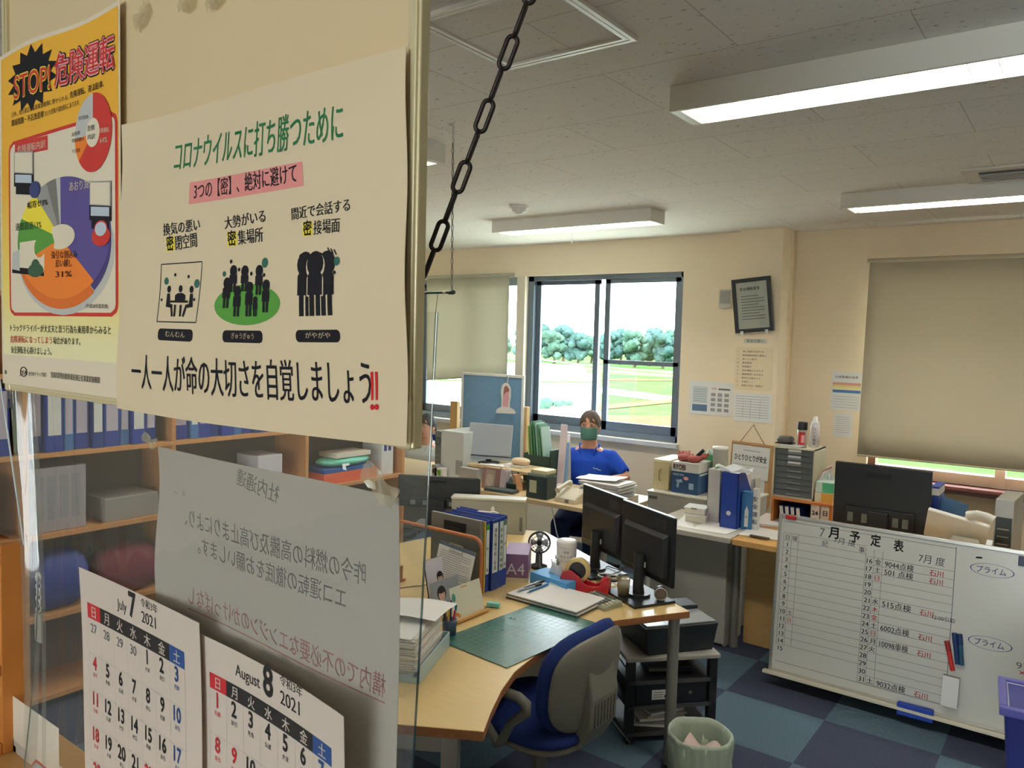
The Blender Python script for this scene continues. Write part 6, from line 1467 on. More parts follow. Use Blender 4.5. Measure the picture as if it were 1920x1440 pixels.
days = {16: ('金', 0), 17: ('土', 0), 18: ('日', 1), 21: ('水', 0), 22: ('木', 1), 23: ('金', 1), 24: ('土', 0), 25: ('日', 1), 26: ('月', 0), 27: ('火', 0), 31: ('土', 0)}
for d, (ch, r) in days.items(): s.word(ch, (c4+c5+0.022)/2, rowv(d), rh*0.8, M_inkred if r else M_ink, 2, 0.01, align='c')
s.word('土', (c1+c2)/2, vt-10*rh-rh*0.8, rh*0.7, M_ink, 2, align='c'); s.word('日', (c1+c2)/2, vt-11*rh-rh*0.8, rh*0.7, M_inkred, 2, align='c')
for d, t in ((16, '9044点検'), (17, '501 点検'), (21, '515点検'), (24, '6002点検'), (26, '10098車検'), (31, '9032点検')):
    k = 0.16 if len(t) < 8 else 0.18
    s.word(t, c5+0.022, rowv(d)-0.004, rh*0.95, M_ink, 2, 0.006, width=k-0.03); s.word('石川', c5+0.03+k+(0.03 if d < 20 else 0), rowv(d)-0.004, rh*0.80, M_inkred, 2, 0.01)
s.word('12:00引取', c5+0.245, rowv(21)-0.012, rh*0.62, M_ink, 2)
for (px, py) in ((1860, 1070), (1856, 1207)):
    u, v = A(px, py); s.disc(u, v, 0.088, M_inkblue, 0.030, layer=2, inner=0.955, n=48); s.word('プライム', u-0.062, v-0.014, 0.036, M_inkblue, 2, 0.004, sx=0.86)
s.w_px('97', (1905, 1253), (1930, 1258), 16, M_inkgrey, 2); s.w_px('×', (1911, 1266), (1922, 1268), 14, M_inkred, 2)
s.w_px('-', (1830, 1050), (1842, 1051), 20, M_ink, 2, 0.02)
o = s.build('writing_surface', root); o.location = -O
fr = 0.022
for nm, (u0, u1, v0_, v1_) in (('frame_side', (0, fr*0.7, 0, HW)), ('frame_side', (WW-fr, WW, 0, HW)), ('frame_side', (fr*0.7, WW-fr, HW-fr*0.8, HW)), ('frame_side', (fr*0.7, WW-fr, 0, fr*0.6))):
    g = G(); g.hexa([wbL(u0, v0_, -0.018), wbL(u1, v0_, -0.018), wbL(u1, v0_, 0.008), wbL(u0, v0_, 0.008), wbL(u0, v1_, -0.018), wbL(u1, v1_, -0.018), wbL(u1, v1_, 0.008), wbL(u0, v1_, 0.008)], M_alu); g.build(nm, root, bev=0.002)
g = G(); g.hexa([wbL(-0.02, -0.012, 0.0), wbL(WW, -0.012, 0.0), wbL(WW, -0.012, 0.045), wbL(-0.02, -0.012, 0.045), wbL(-0.02, 0.0, 0.0), wbL(WW, 0.0, 0.0), wbL(WW, 0.004, 0.045), wbL(-0.02, 0.004, 0.045)], mat('tray_ivory', (226, 218, 196), 0.4)); g.build('pen_tray', root, bev=0.002)
for u in (0.05, WW-0.1): g = G(); g.box(wbL(u, -0.018, 0.0), (0.05, 0.03, 0.022), M_black); g.build('foot', root)
def onboard(name, label, cat, px, py, ru, rv, dd, m, tilt=0.0, bev=0.003, part='body', group=None):
    u, v = A(px, py); c = O+wbL(u, v, 0.0035); root = thing(name, label, cat, c, 0, group)
    ca__, sa__ = math.cos(tilt), math.sin(tilt)
    def L(a, b, d): return Vector((1, 0, 0))*(a*ca__-b*sa__)+Vv*(a*sa__+b*ca__)+n_*d
    g = G(); g.hexa([L(-ru, -rv, 0), L(ru, -rv, 0), L(ru, -rv, dd), L(-ru, -rv, dd), L(-ru, rv, 0), L(ru, rv, 0), L(ru, rv, dd), L(-ru, rv, dd)], m); g.build(part, root, bev=bev)
    return root, L
def marker(label, px0_, py0_, px1_, py1_, m, capm):
    u0, v0_ = A(px0_, py0_); u1, v1_ = A(px1_, py1_); c = O+wbL(u0, v0_, 0.0)
    root = thing('whiteboard_marker', label, 'marker', c, 0, 'markers on the whiteboard'); p0 = wbL(0, 0, 0.014); p1 = wbL(u1-u0, v1_-v0_, 0.014)
    g = G(); g.cyl(p0, p0.lerp(p1, 0.68), 0.0105, m, 12); g.build('barrel', root); g = G(); g.cyl(p0.lerp(p1, 0.66), p1, 0.0118, capm, 12); g.build('cap', root)
marker('red marker held at the whiteboard divide line', 1787, 1256, 1776, 1201, M_red, mat('marker_deep_red', (150, 36, 40), 0.4))
M_navym = mat('marker_navy', (28, 52, 104), 0.4)
marker('navy marker at the whiteboard divide, left one of the navy pair', 1796, 1244, 1790, 1186, M_navym, M_navym)
marker('navy marker at the whiteboard divide, right one of the navy pair', 1804, 1246, 1800, 1188, mat('marker_teal', (40, 84, 110), 0.4), M_navym)
rr_, L = onboard('board_eraser', 'grey felt eraser stuck on the whiteboard below the markers', 'eraser', 1783, 1294, 0.034, 0.070, 0.028, mat('eraser_grey', (132, 132, 128), 0.6), -0.02, part='felt_block')
g = G(); g.hexa([L(-0.034, -0.07, 0.028), L(0.034, -0.07, 0.028), L(0.034, -0.07, 0.034), L(-0.034, -0.07, 0.034), L(-0.034, 0.07, 0.028), L(0.034, 0.07, 0.028), L(0.034, 0.07, 0.034), L(-0.034, 0.07, 0.034)], M_white); g.build('grip', rr_)
rr_, L = onboard('board_eraser', 'blue whiteboard eraser lying on the pen tray', 'eraser', 1717, 1336, 0.079, 0.030, 0.036, mat('eraser_blue', (26, 66, 170), 0.5), 0.02, 0.006, part='grip')
rr_.location = rr_.location+n_*0.004+Vv*0.010
rr_, L = onboard('board_magnet', 'red magnet bar at the top left corner of the whiteboard', 'magnet', 1484, 970, 0.028, 0.010, 0.014, mat('magnet_red', (190, 40, 44), 0.4), -0.0, part='magnet_body')
rr_, L = onboard('board_magnet', 'dark square magnet at the right edge of the whiteboard', 'magnet', 1918, 1052, 0.017, 0.022, 0.012, mat('magnet_dark', (48, 54, 84), 0.4), 0.0, part='magnet_body')

# ------------------------------------------------------------------ blue container nearest the camera, lower right corner
M_bcont = mat('blue_plastic', (48, 56, 130), 0.35, spec=0.5); M_brim = mat('blue_rim', (92, 92, 170), 0.3, spec=0.5)
kz = 0.62
k0 = on_z(1872, 1318, kz)
root = thing('plastic_container', 'blue plastic tub with a pale rim at the lower right corner of the picture', 'container', (k0.x+0.19, k0.y+0.14, 0.0), 0.10)
g = G(); g.hexa([(-0.16, -0.11, 0.30), (0.16, -0.11, 0.30), (0.16, 0.11, 0.30), (-0.16, 0.11, 0.30), (-0.185, -0.135, kz-0.012), (0.185, -0.135, kz-0.012), (0.185, 0.135, kz-0.012), (-0.185, 0.135, kz-0.012)], M_bcont); g.build('tub', root, bev=0.008)
g = G()
for (x0_, x1__, y0_, y1_) in ((-0.20, 0.20, 0.125, 0.150), (-0.20, 0.20, -0.150, -0.125), (-0.20, -0.175, -0.125, 0.125), (0.175, 0.20, -0.125, 0.125)): g.bb(x0_, x1__, y0_, y1_, kz-0.03, kz, M_brim)
g.build('rim', root, bev=0.004)
g = G(); g.bb(-0.172, 0.172, -0.122, 0.122, kz-0.024, kz-0.016, M_bcont); g.build('lid_panel', root)
g = G(); g.tube([(-0.172, -0.12, kz-0.012), (-0.172, 0.122, kz-0.012), (0.172, 0.122, kz-0.012)], 0.0035, mat('pale_trim', (210, 208, 236), 0.2), 6); g.build('trim_strip', root)
for x in (-0.13, 0.13):
    for y in (-0.08, 0.08): g = G(); g.cyl((x, y, 0), (x, y, 0.302), 0.014, M_alu, 10); g.build('stand_leg', root)
# ------------------------------------------------------------------ the desk under the window and the things on it
M_top2 = mat('window_desk_top', (214, 190, 146), 0.35, var=0.06, scale=6, stretch=(1, 10, 1))
MZ = 0.72
root = thing('office_desk', 'long wooden desk under the window where the masked man sits', 'desk', (-3.7, 4.65, 0))
RB_(-5.2, -2.43, 4.33, 5.02, MZ-0.03, MZ, M_top2, 'desk_top')
for x in (-5.1, -2.50):
    for y in (4.40, 4.94): l = root.location; g = G(); g.cyl((x-l.x, y-l.y, 0), (x-l.x, y-l.y, MZ-0.03), 0.022, M_legs, 14); g.build('leg', root)
RB_(-5.0, -3.75, 4.92, 4.94, 0.12, MZ-0.05, M_greysteel, 'modesty_panel')
g = G(); l = root.location; g.tube([(-2.9-l.x, 4.37-l.y, MZ-0.03), (-2.87-l.x, 4.40-l.y, 0.5), (-2.81-l.x, 4.42-l.y, 0.35), (-2.78-l.x, 4.5-l.y, 0.05)], 0.004, M_white, 6); g.build('hanging_cable', root)
def at_desk(px, py): return on_z(px, py, MZ)

# blue pin board in a white frame, standing on posts
PY = 5.06
a, b, t = on_y(866, 860, PY), on_y(975, 860, PY), on_y(866, 702, PY)
root = thing('pin_board', 'blue pin board in a white frame behind the silver monitor', 'pin board', ((a.x+b.x)/2, PY, 0))
W = b.x-a.x; zt = t.z; zb = MZ+0.10
M_pin = mat('pin_board_blue', (116, 156, 192), 0.85, var=0.04, scale=20)
g = G(); g.bb(-W/2, W/2, 0, 0.012, zb, zt, M_pin); g.build('felt_panel', root)
for x0, x1, z0, z1 in ((-W/2-0.022, -W/2, zb-0.02, zt+0.022), (W/2, W/2+0.022, zb-0.02, zt+0.022), (-W/2, W/2, zt, zt+0.022), (-W/2, W/2, zb-0.02, zb)):
    g = G(); g.bb(x0, x1, -0.006, 0.016, z0, z1, M_white); g.build('frame_side', root, bev=0.003)
M_tan = mat('tan_post', (206, 170, 112), 0.5)
for s_, px0_, px1_, py0_, py1_ in ((-1, 846, 859, 752, 860), (1, 978, 990, 762, 860)):
    p0, p1 = on_y(px0_, py0_, PY+0.03), on_y(px1_, py0_, PY+0.03); g = G(); g.bb(p0.x-root.location.x, p1.x-root.location.x, 0.018, 0.06, 0.0, p0.z, M_tan); g.build('stand_post', root, bev=0.003)
# face cut-out on a white hanger
c = on_y(948, 735, PY-0.02)
root = thing('face_mask_hanger', 'white hanger shaped card with a pink face print hooked on the blue pin board', 'hanger', (c.x, PY-0.012, c.z))
k = 4.42/1000
def hp(x, y): return ((x-948)*k*1.02, -(y-735)*k)
out = [(925, 776), (928, 768), (938, 763), (938, 748), (936, 735), (938, 724), (943, 719), (948, 718), (953, 720), (958, 727), (959, 742), (957, 755), (957, 763), (966, 766), (971, 771), (970, 774)]
g = G(); g.prism([hp(*p) for p in reversed(out)], -0.002, 0.002, M_white, Matrix.Rotation(PI/2, 4, 'X')); g.build('card', root, bev=0.001)
g = G(); face = [(941, 762), (942, 740), (944, 726), (949, 723), (955, 729), (955, 748), (953, 763)]; g.prism([hp(*p) for p in reversed(face)], 0.0022, 0.0030, mat('face_print_pink', (222, 168, 180), 0.6), Matrix.Rotation(PI/2, 4, 'X'))
hair_ = [(942, 742), (944, 726), (949, 723), (955, 729), (955, 734), (948, 735)]; g.prism([hp(*p) for p in reversed(hair_)], 0.0030, 0.0036, mat('face_print_brown', (150, 100, 92), 0.6), Matrix.Rotation(PI/2, 4, 'X')); g.build('face_print', root)
g = G(); g.tube([(*hp(950, 718), 0)[0:1]+(0.0, hp(950, 718)[1]), (hp(951, 712)[0], 0, hp(951, 712)[1]), (hp(953, 706)[0], 0, hp(953, 706)[1]), (hp(949, 703)[0], 0, hp(949, 703)[1]), (hp(946, 707)[0], 0, hp(946, 707)[1])], 0.004, M_white, 6); g.build('hook', root)

# silver monitor on a wooden riser
ry = 4.55
a, b = on_y(866, 878, ry), on_y(998, 872, ry); rzt = on_y(930, 877, ry).z
root = thing('monitor_riser', 'low wooden stand carrying the silver monitor and papers', 'monitor stand', ((a.x+b.x)/2, ry, MZ)); W = b.x-a.x; H = rzt-MZ
g = G(); g.bb(-W/2, W/2, 0, 0.29, H-0.02, H, M_top2); g.build('top_board', root, bev=0.003)
for x in (-W/2+0.03, W/2-0.03): g = G(); g.bb(x-0.012, x+0.012, 0.02, 0.28, 0, H-0.02, M_wood); g.build('leg', root)
my_ = 4.68
a, b, t = on_y(880, 858, my_), on_y(955, 850, my_), on_y(918, 795, my_)
root = thing('monitor', 'silver flat monitor with a blank grey screen before the blue pin board', 'monitor', ((a.x+b.x)/2, my_, MZ+H+0.0005), 0.72)
W = 0.335; z0, z1 = on_y(920, 862, my_).z-MZ-H, t.z-MZ-H
M_silver = mat('monitor_silver', (176, 186, 196), 0.35, metal=0.3)
TL_ = Matrix.Rotation(0.06, 4, 'Y') @ Matrix.Rotation(-0.10, 4, 'X')
def tb(g, x0, x1, y0, y1, z0_, z1_, m): g.add([TL_ @ Vector(p) for p in ((x0, y0, z0_), (x1, y0, z0_), (x1, y1, z0_), (x0, y1, z0_), (x0, y0, z1_), (x1, y0, z1_), (x1, y1, z1_), (x0, y1, z1_))], [(3,2,1,0),(4,5,6,7),(0,1,5,4),(1,2,6,5),(2,3,7,6),(3,0,4,7)], m); return g
g = G(); tb(g, -W/2, W/2, 0, 0.04, z0, z1, M_silver); g.build('casing', root, bev=0.004)
g = G(); tb(g, -W/2+0.008, W/2-0.008, -0.002, 0.002, z0+0.035, z1-0.008, mat('grey_screen', (166, 174, 184), 0.25)); g.build('screen', root)
g = G(); tb(g, -W/2+0.004, W/2-0.004, -0.004, 0.0, z0+0.02, z0+0.030, mat('bezel_dark', (60, 68, 76), 0.3)); g.build('bezel_strip', root)
g = G(); g.tube([(0, 0.03, 0.01), (0, 0.03, z0+0.06)], 0.022, M_black, 12); g.build('stand_neck', root); g = G(); g.lathe([(0, 0), (0.085, 0), (0.08, 0.010), (0, 0.014)], M_black, n=24, squash=(1, 0.8)); g.build('stand_base', root)
RT = MZ+H
def lay(label, px, py, w, d, h, rz, m, name='papers', cat='papers', z=None, n=1):
    z = RT if z is None else z; c = on_z(px, py, z); g = G()
    for i in range(n): g.box((random.uniform(-.004, .004)*min(i, 1), random.uniform(-.004, .004)*min(i, 1), h/n*(i+0.5)), (w, d, h/n*0.86), m if not isinstance(m, list) else m[i % len(m)], Matrix.Rotation(random.uniform(-.05, .05)*min(i, 1), 3, 'Z'))
    o = g.build(name); o.location = (c.x, c.y, z+0.0006); o.rotation_euler = (0, 0, rz); return tag(o, label, cat)
lay('white papers lying along the front of the wooden monitor stand', 930, 873, 0.26, 0.09, 0.006, 0.25, M_paper, n=2)
root = thing('rolled_paper', 'brownish folded parcel left of the silver monitor foot', 'parcel', (on_y(872, 872, 4.62).x, 4.62, RT), 0.2)
g = G(); g.bb(-0.05, 0.05, -0.04, 0.04, 0, 0.05, mat('kraft_brown', (206, 160, 116), 0.7)); g.bb(-0.05, 0.05, -0.035, 0.04, 0.05, 0.075, M_paper); g.build('wrapping', root, bev=0.008)
root = thing('mouse', 'cream rounded object on papers at the right of the silver monitor', 'holder', (on_y(972, 862, 4.70).x, 4.70, RT), 0.1)
g = G(); g.pad(0.15, 0.10, 0.05, mat('cream_plastic', (224, 202, 168), 0.5), Matrix.Translation((0.02, 0, 0.045)), 0, 2.6); g.build('body', root); g = G(); g.bb(-0.09, 0.07, -0.06, 0.05, 0.0, 0.02, M_paper); g.build('papers', root)

# white computer tower and what stands before it
ty = 4.50
a, b, t = on_y(815, 885, ty), on_y(868, 885, ty), on_y(840, 808, ty)
root = thing('computer_tower', 'white computer tower showing its rear grille, left of the blue pin board', 'computer', (a.x, ty, MZ), 0.0)
W, H = b.x-a.x, t.z-MZ
M_tw = mat('tower_white', (206, 214, 214), 0.45)
g = G(); g.bb(0.06, W, 0.0, 0.34, 0, H, M_tw); g.build('case', root, bev=0.004)
g = G(); g.bb(0.0, 0.06, 0.0, 0.34, 0.0, H-0.01, mat('tower_rear_grey', (120, 130, 128), 0.5)); rp_ = g.build('rear_panel', root)
g = G(); g.tube([(0.028+0.024*math.cos(t_*PI/10), -0.003, H*0.76+0.03*math.sin(t_*PI/10)) for t_ in range(20)], 0.005, mat('fan_ring', (84, 96, 96), 0.5), 6, closed=True); g.build('fan_grille', rp_)
for i in range(5): g = G(); g.bb(0.012, 0.05, -0.004, 0.001, H*(0.08+0.09*i), H*(0.12+0.09*i), mat('slot_metal', (150, 146, 132), 0.4, metal=0.5)); g.build('slot_cover', rp_)
g = G(); g.bb(W-0.075, W-0.005, -0.002, 0.001, H*0.12, H*0.42, mat('side_vent', (150, 156, 158), 0.6)); g.build('side_vent', root)
root = thing('speaker', 'small silver speaker before the white computer tower', 'speaker', (a.x+0.06, ty-0.07, MZ))
g = G(); g.bb(-0.03, 0.03, 0, 0.055, 0, 0.11, mat('speaker_grey', (150, 154, 150), 0.45)); g.build('cabinet', root, bev=0.005); g = G(); g.cyl((0, -0.002, 0.06), (0, 0.001, 0.06), 0.02, M_blackm, 14); g.build('cone', root)
root = thing('tape_box', 'small white box with a green mark before the white computer tower', 'box', (on_y(834, 880, ty).x, ty-0.07, MZ))
g = G(); g.bb(-0.045, 0.045, 0, 0.05, 0, 0.09, M_white); g.build('carton', root, bev=0.002); g = G(); g.bb(-0.015, 0.02, -0.001, 0, 0.03, 0.075, M_green); g.build('mark', root)
c = on_z(843, 893, MZ+0.0)
lay('white papers on the desk before the white computer tower', 838, 897, 0.22, 0.10, 0.012, 0.15, M_paper, n=3, z=MZ)
# things along the front of that desk
r_, W, H = cuboid('memo_block', 'pale grey standing card holder left of the picture frame', 'card holder', 860, 893, 878, 903, 4.42, 0.05, mat('holder_grey', (176, 174, 168), 0.5), zbase=MZ, part='holder_body')
a, b, t = on_y(897, 915, 4.38), on_y(934, 915, 4.38), on_y(915, 882, 4.38)
root = thing('photo_holder', 'small tilted photo frame with a dull brown portrait on the window desk', 'picture frame', ((a.x+b.x)/2, 4.42, MZ), 0.12, tilt=(-0.15, 0)); W, H = b.x-a.x, t.z-MZ+0.012
g = G(); g.bb(-W/2, W/2, 0, 0.02, 0, H, mat('frame_pinkgrey', (150, 120, 116), 0.5)); g.build('frame', root, bev=0.004)
g = G(); g.bb(-W*0.34, W*0.10, -0.001, 0.001, H*0.12, H*0.9, mat('photo_beige', (178, 164, 150), 0.5)); g.add([(-W*0.12+0.03*math.cos(q), -0.0014, H*0.42+0.045*math.sin(q)) for q in [i*PI/8 for i in range(16)]], [tuple(range(16))], mat('photo_beige_light', (204, 192, 180), 0.5)); g.build('photo', root)
g = G(); g.bb(W*0.38, W*0.62, -0.01, 0.05, 0, H*0.95, mat('frame_side_pale', (206, 196, 200), 0.5)); g.build('side_wing', root)
c = at_desk(948, 918)
root = thing('pen_stand', 'black organiser with scissors and pens on the front of the window desk', 'pen holder', (c.x, 4.50, MZ), 0.1)
g = G(); g.hexa([(-0.10, -0.05, 0), (0.10, -0.05, 0), (0.09, 0.05, 0), (-0.09, 0.05, 0), (-0.105, -0.055, 0.055), (0.105, -0.055, 0.055), (0.095, 0.05, 0.085), (-0.095, 0.05, 0.085)], mat('organiser_black', (44, 60, 60), 0.45)); g.build('organiser', root, bev=0.003)
for i, (x, m, L, tx) in enumerate(((-0.06, M_alu, .15, -.01), (-0.03, M_black, .14, .0), (0.0, M_white, .15, .01), (0.03, M_alu, .13, .0), (0.06, M_black, .13, .02))): g = G(); g.cyl((x, 0.01, 0.03), (x+tx, 0.02, L), 0.008, m, 8); g.build('pen', root)
g = G(); g.hexa([(0.09, -0.05, 0), (0.115, -0.05, 0), (0.115, 0.03, 0), (0.09, 0.03, 0), (0.07, -0.05, 0.12), (0.09, -0.05, 0.12), (0.09, 0.03, 0.12), (0.07, 0.03, 0.12)], mat('tan_ruler', (196, 150, 108), 0.5)); g.build('tan_divider', root)
lay('dark grey keyboard lying before the black organiser', 940, 922, 0.24, 0.09, 0.022, 0.1, mat('keyboard_dark', (72, 84, 86), 0.5), 'keyboard', 'keyboard', MZ)
r_, W, H = cuboid('desk_box', 'black box with a cream label at the front corner of the window desk', 'box', 986, 1025, 894, 935, 4.38, 0.12, mat('box_black_green', (44, 62, 64), 0.45), zbase=MZ, part='case')
g = G(); g.bb(-W*0.34, 0.0, -0.0015, 0, H*0.25, H*0.82, mat('label_cream', (200, 206, 170), 0.6)); g.build('label', r_)
root = thing('organiser_tray', 'cream shallow tray standing on the black labelled box', 'tray', (r_.location.x, 4.43, MZ+H+0.001))
g = G(); g.bb(-0.08, 0.07, -0.05, 0.08, 0, 0.02, mat('tray_greygreen', (130, 146, 132), 0.5)); g.bb(-0.06, 0.075, -0.04, 0.08, 0.02, 0.045, mat('tray_cream', (220, 206, 164), 0.5)); g.build('tray', root, bev=0.004)
flat_paper('white sheets in front of the masked man', [(1028, 925), (1030, 904), (1052, 906), (1064, 926)], MZ, M_paper, 'paper', 'paper', 0.004)
lay('silver pens lying on the desk before the white sheets', 1042, 932, 0.12, 0.02, 0.012, -0.1, M_inkgrey, 'pen_pair', 'pens', MZ)
a, b = on_y(1044, 940, 4.42), on_y(1078, 940, 4.42)
root = thing('phone', 'cream desk phone with a receiver in front of the paper pile', 'phone', ((a.x+b.x)/2+0.01, 4.44, MZ), -0.1)
M_ph = mat('phone_cream', (208, 200, 178), 0.45)
g = G(); g.hexa([(-0.09, -0.05, 0), (0.09, -0.05, 0), (0.09, 0.09, 0), (-0.09, 0.09, 0), (-0.085, -0.045, 0.03), (0.085, -0.045, 0.03), (0.085, 0.085, 0.085), (-0.085, 0.085, 0.085)], M_ph); g.build('base', root, bev=0.004)
g = G(); g.tube([(-0.06, -0.05, 0.075), (-0.06, -0.02, 0.09), (-0.06, 0.06, 0.115), (-0.06, 0.09, 0.11)], [0.022, 0.014, 0.014, 0.022], M_ph, 10); g.build('receiver', root)
g = G(); g.bb(0.005, 0.035, -0.052, -0.045, 0.005, 0.026, M_inkgrey); g.build('socket', root)
# letter trays with a paper pile
a, b = on_y(1084, 935, 4.55), on_y(1166, 935, 4.55)
root = thing('letter_tray', 'cream letter tray under the pile of papers before the masked man', 'tray', ((a.x+b.x)/2, 4.62, MZ), -0.05); W = b.x-a.x
for x in (-W/2, W/2-0.006): g = G(); g.bb(x, x+0.006, -0.10, 0.16, 0, 0.05, M_ph); g.build('side', root)
g = G(); g.bb(-W/2, W/2, -0.10, 0.16, 0, 0.006, M_ph); g.build('tray_floor', root)
g = G()
for i in range(16): g.box((random.uniform(-.012, .012), 0.03+random.uniform(-.012, .012), 0.010+i*0.0085), (W*0.90, 0.24, 0.0065), [M_paper, mat('grey_sheet', (186, 190, 190), 0.6), M_paper][i % 3], Matrix.Rotation(random.uniform(-.05, .05), 3, 'Z'))
o = g.build('paper_pile'); o.location = root.location; o.rotation_euler = (0, 0, -0.05); tag(o, 'thick pile of papers in the cream tray before the masked man', 'papers')
t = Sheet((0, 0, 0), (1, 0, 0), (0, 1, 0), 0.30, 0.22, M_paper, lambda a, b: (0, 0, 0.012*a*a+0.004*math.sin(6*b)), thick=0.0012, nu=8, nv=8)
o = t.build('open_booklet'); o.location = root.location+Vector((-0.19, -0.08, 0.150)); o.rotation_euler = (0, 0, 0.12); tag(o, 'open white booklet on top of the paper pile before the masked man', 'booklet')

# green folders in a dark stand, beside the man
c = on_y(1010, 850, 4.86)
root = thing('file_stand', 'dark green file stand leaning full of green folders beside the masked man', 'file stand', (c.x-0.01, 4.86, MZ))
M_stand = mat('stand_green_black', (40, 66, 58), 0.5)
g = G(); g.bb(-0.13, 0.12, 0, 0.14, 0, 0.008, M_stand); g.bb(-0.13, -0.122, 0, 0.14, 0, 0.22, M_stand); g.bb(0.112, 0.12, 0, 0.14, 0, 0.26, M_stand); g.bb(-0.13, 0.12, 0.132, 0.14, 0, 0.24, M_stand); g.bb(-0.13, 0.12, 0, 0.006, 0, 0.21, M_stand); g.build('stand', root, bev=0.002)
for i, (col, h) in enumerate((((176, 196, 120), 0.30), ((90, 140, 96), 0.33), ((70, 126, 92), 0.34), ((150, 190, 170), 0.33), ((84, 140, 104), 0.32), ((170, 200, 186), 0.30))):
    g = G(); g.box((-0.095+i*0.026, 0.07, 0.13+h/2), (0.010, 0.12, h), mat('folder_green_%s' % 'abcdef'[i], col, 0.5), Matrix.Rotation(-0.08-0.015*i, 3, 'Y')); g.build('folder', root)
root = thing('card_stack', 'white and blue cards sticking up right of the green folders', 'cards', (c.x+0.155, 4.92, MZ))
for i, (col, h, dx) in enumerate((((236, 222, 230), 0.46, 0.0), ((150, 190, 226), 0.32, 0.02), ((230, 226, 220), 0.38, 0.03))): g = G(); g.box((dx*0.7, 0.03+0.02*i, h/2), (0.06, 0.006, h), mat('card_col_%s' % 'abc'[i], col, 0.5), Matrix.Rotation(0.06-0.05*i, 3, 'Y')); g.build('card', root)

# black monitor back, grey partition panel behind the blue binders
fy = 3.42
a, b = on_y(770, 900, fy), on_y(883, 902, fy); z1 = on_y(840, 897, fy).z
wide_back('black monitor seen from behind at the left, beside the grey partition panel', a.x-0.02, b.x, fy, 0.80, z1, 0.70, 0.50)
gy = 3.30
a, b = on_y(848, 940, gy), on_y(985, 932, gy)
p0, p1 = Vector((-2.98, 3.22, 0)), None
dirp = Vector((0.866, 0.5, 0)); npn = Vector((0.5, -0.866, 0))
base = on_z(985, 1010, 0.68); q1 = hit(985, 930, base, npn); q0 = hit(847, 938, base, npn)
root = thing('partition_panel', 'grey desk partition panel with a white latch, standing behind the blue binders', 'desk partition', (q0.x, q0.y, 0.70), PI/6)
W = (Vector((q1.x, q1.y, 0))-Vector((q0.x, q0.y, 0))).length; H = (q0.z+q1.z)/2-0.70
g = G(); g.bb(0, W, 0, 0.085, 0.0005, H-0.014, mat('panel_grey', (150, 152, 142), 0.5)); g.build('panel', root, bev=0.002)
g = G(); g.bb(-0.004, W+0.002, -0.004, 0.09, H-0.014, H, mat('panel_top_lit', (206, 206, 196), 0.4)); g.build('lit_top', root, bev=0.003)  # top coloured paler than the panel to look lit from above
g = G(); zz = H*0.62; g.prism([(W*0.54, zz-0.05), (W*0.59, zz-0.05), (W*0.59, zz+0.02), (W*0.565, zz+0.035), (W*0.54, zz+0.02)], 0, 0.006, M_white, Matrix.Translation((0, 0, 0)) @ Matrix.Rotation(PI/2, 4, 'X')); g.build('latch', root)
g = G(); g.bb(W*0.93, W*0.97, -0.003, 0.002, 0.02, 0.10, mat('name_slot', (96, 100, 98), 0.5)); g.build('slot', root)

# ------------------------------------------------------------------ people
M_skin = mat('skin', (206, 152, 124), 0.55, spec=0.35); M_hairm = mat('short_brown_hair', (70, 54, 44), 0.75, var=0.25, scale=70); M_polo = mat('blue_polo', (26, 66, 168), 0.85, spec=0.2, var=0.06, scale=30)
M_mask = mat('grey_green_mask', (70, 112, 100), 0.75); M_trouser = mat('navy_trousers', (34, 52, 96), 0.9); M_eye = mat('eye_dark', (30, 24, 22), 0.3); M_eyew = mat('eye_white', (226, 220, 214), 0.4)
def remesh(o, v=0.011, sm=6):
    md = o.modifiers.new('one_surface', 'REMESH'); md.mode = 'VOXEL'; md.voxel_size = v; md.use_smooth_shade = True
    m2 = o.modifiers.new('soften', 'SMOOTH'); m2.factor = 0.5; m2.iterations = sm
    return o
def finger(g, p, d, L, r, curl, m):
    d = Vector(d).normalized(); P = [Vector(p)]; v = d.copy()
    for k in range(3): v = (v+Vector((0, 0, -curl))).normalized(); P.append(P[-1]+v*L*(0.42, 0.32, 0.26)[k])
    g.tube(P, [r, r*0.95, r*0.88, r*0.7], m, 8)
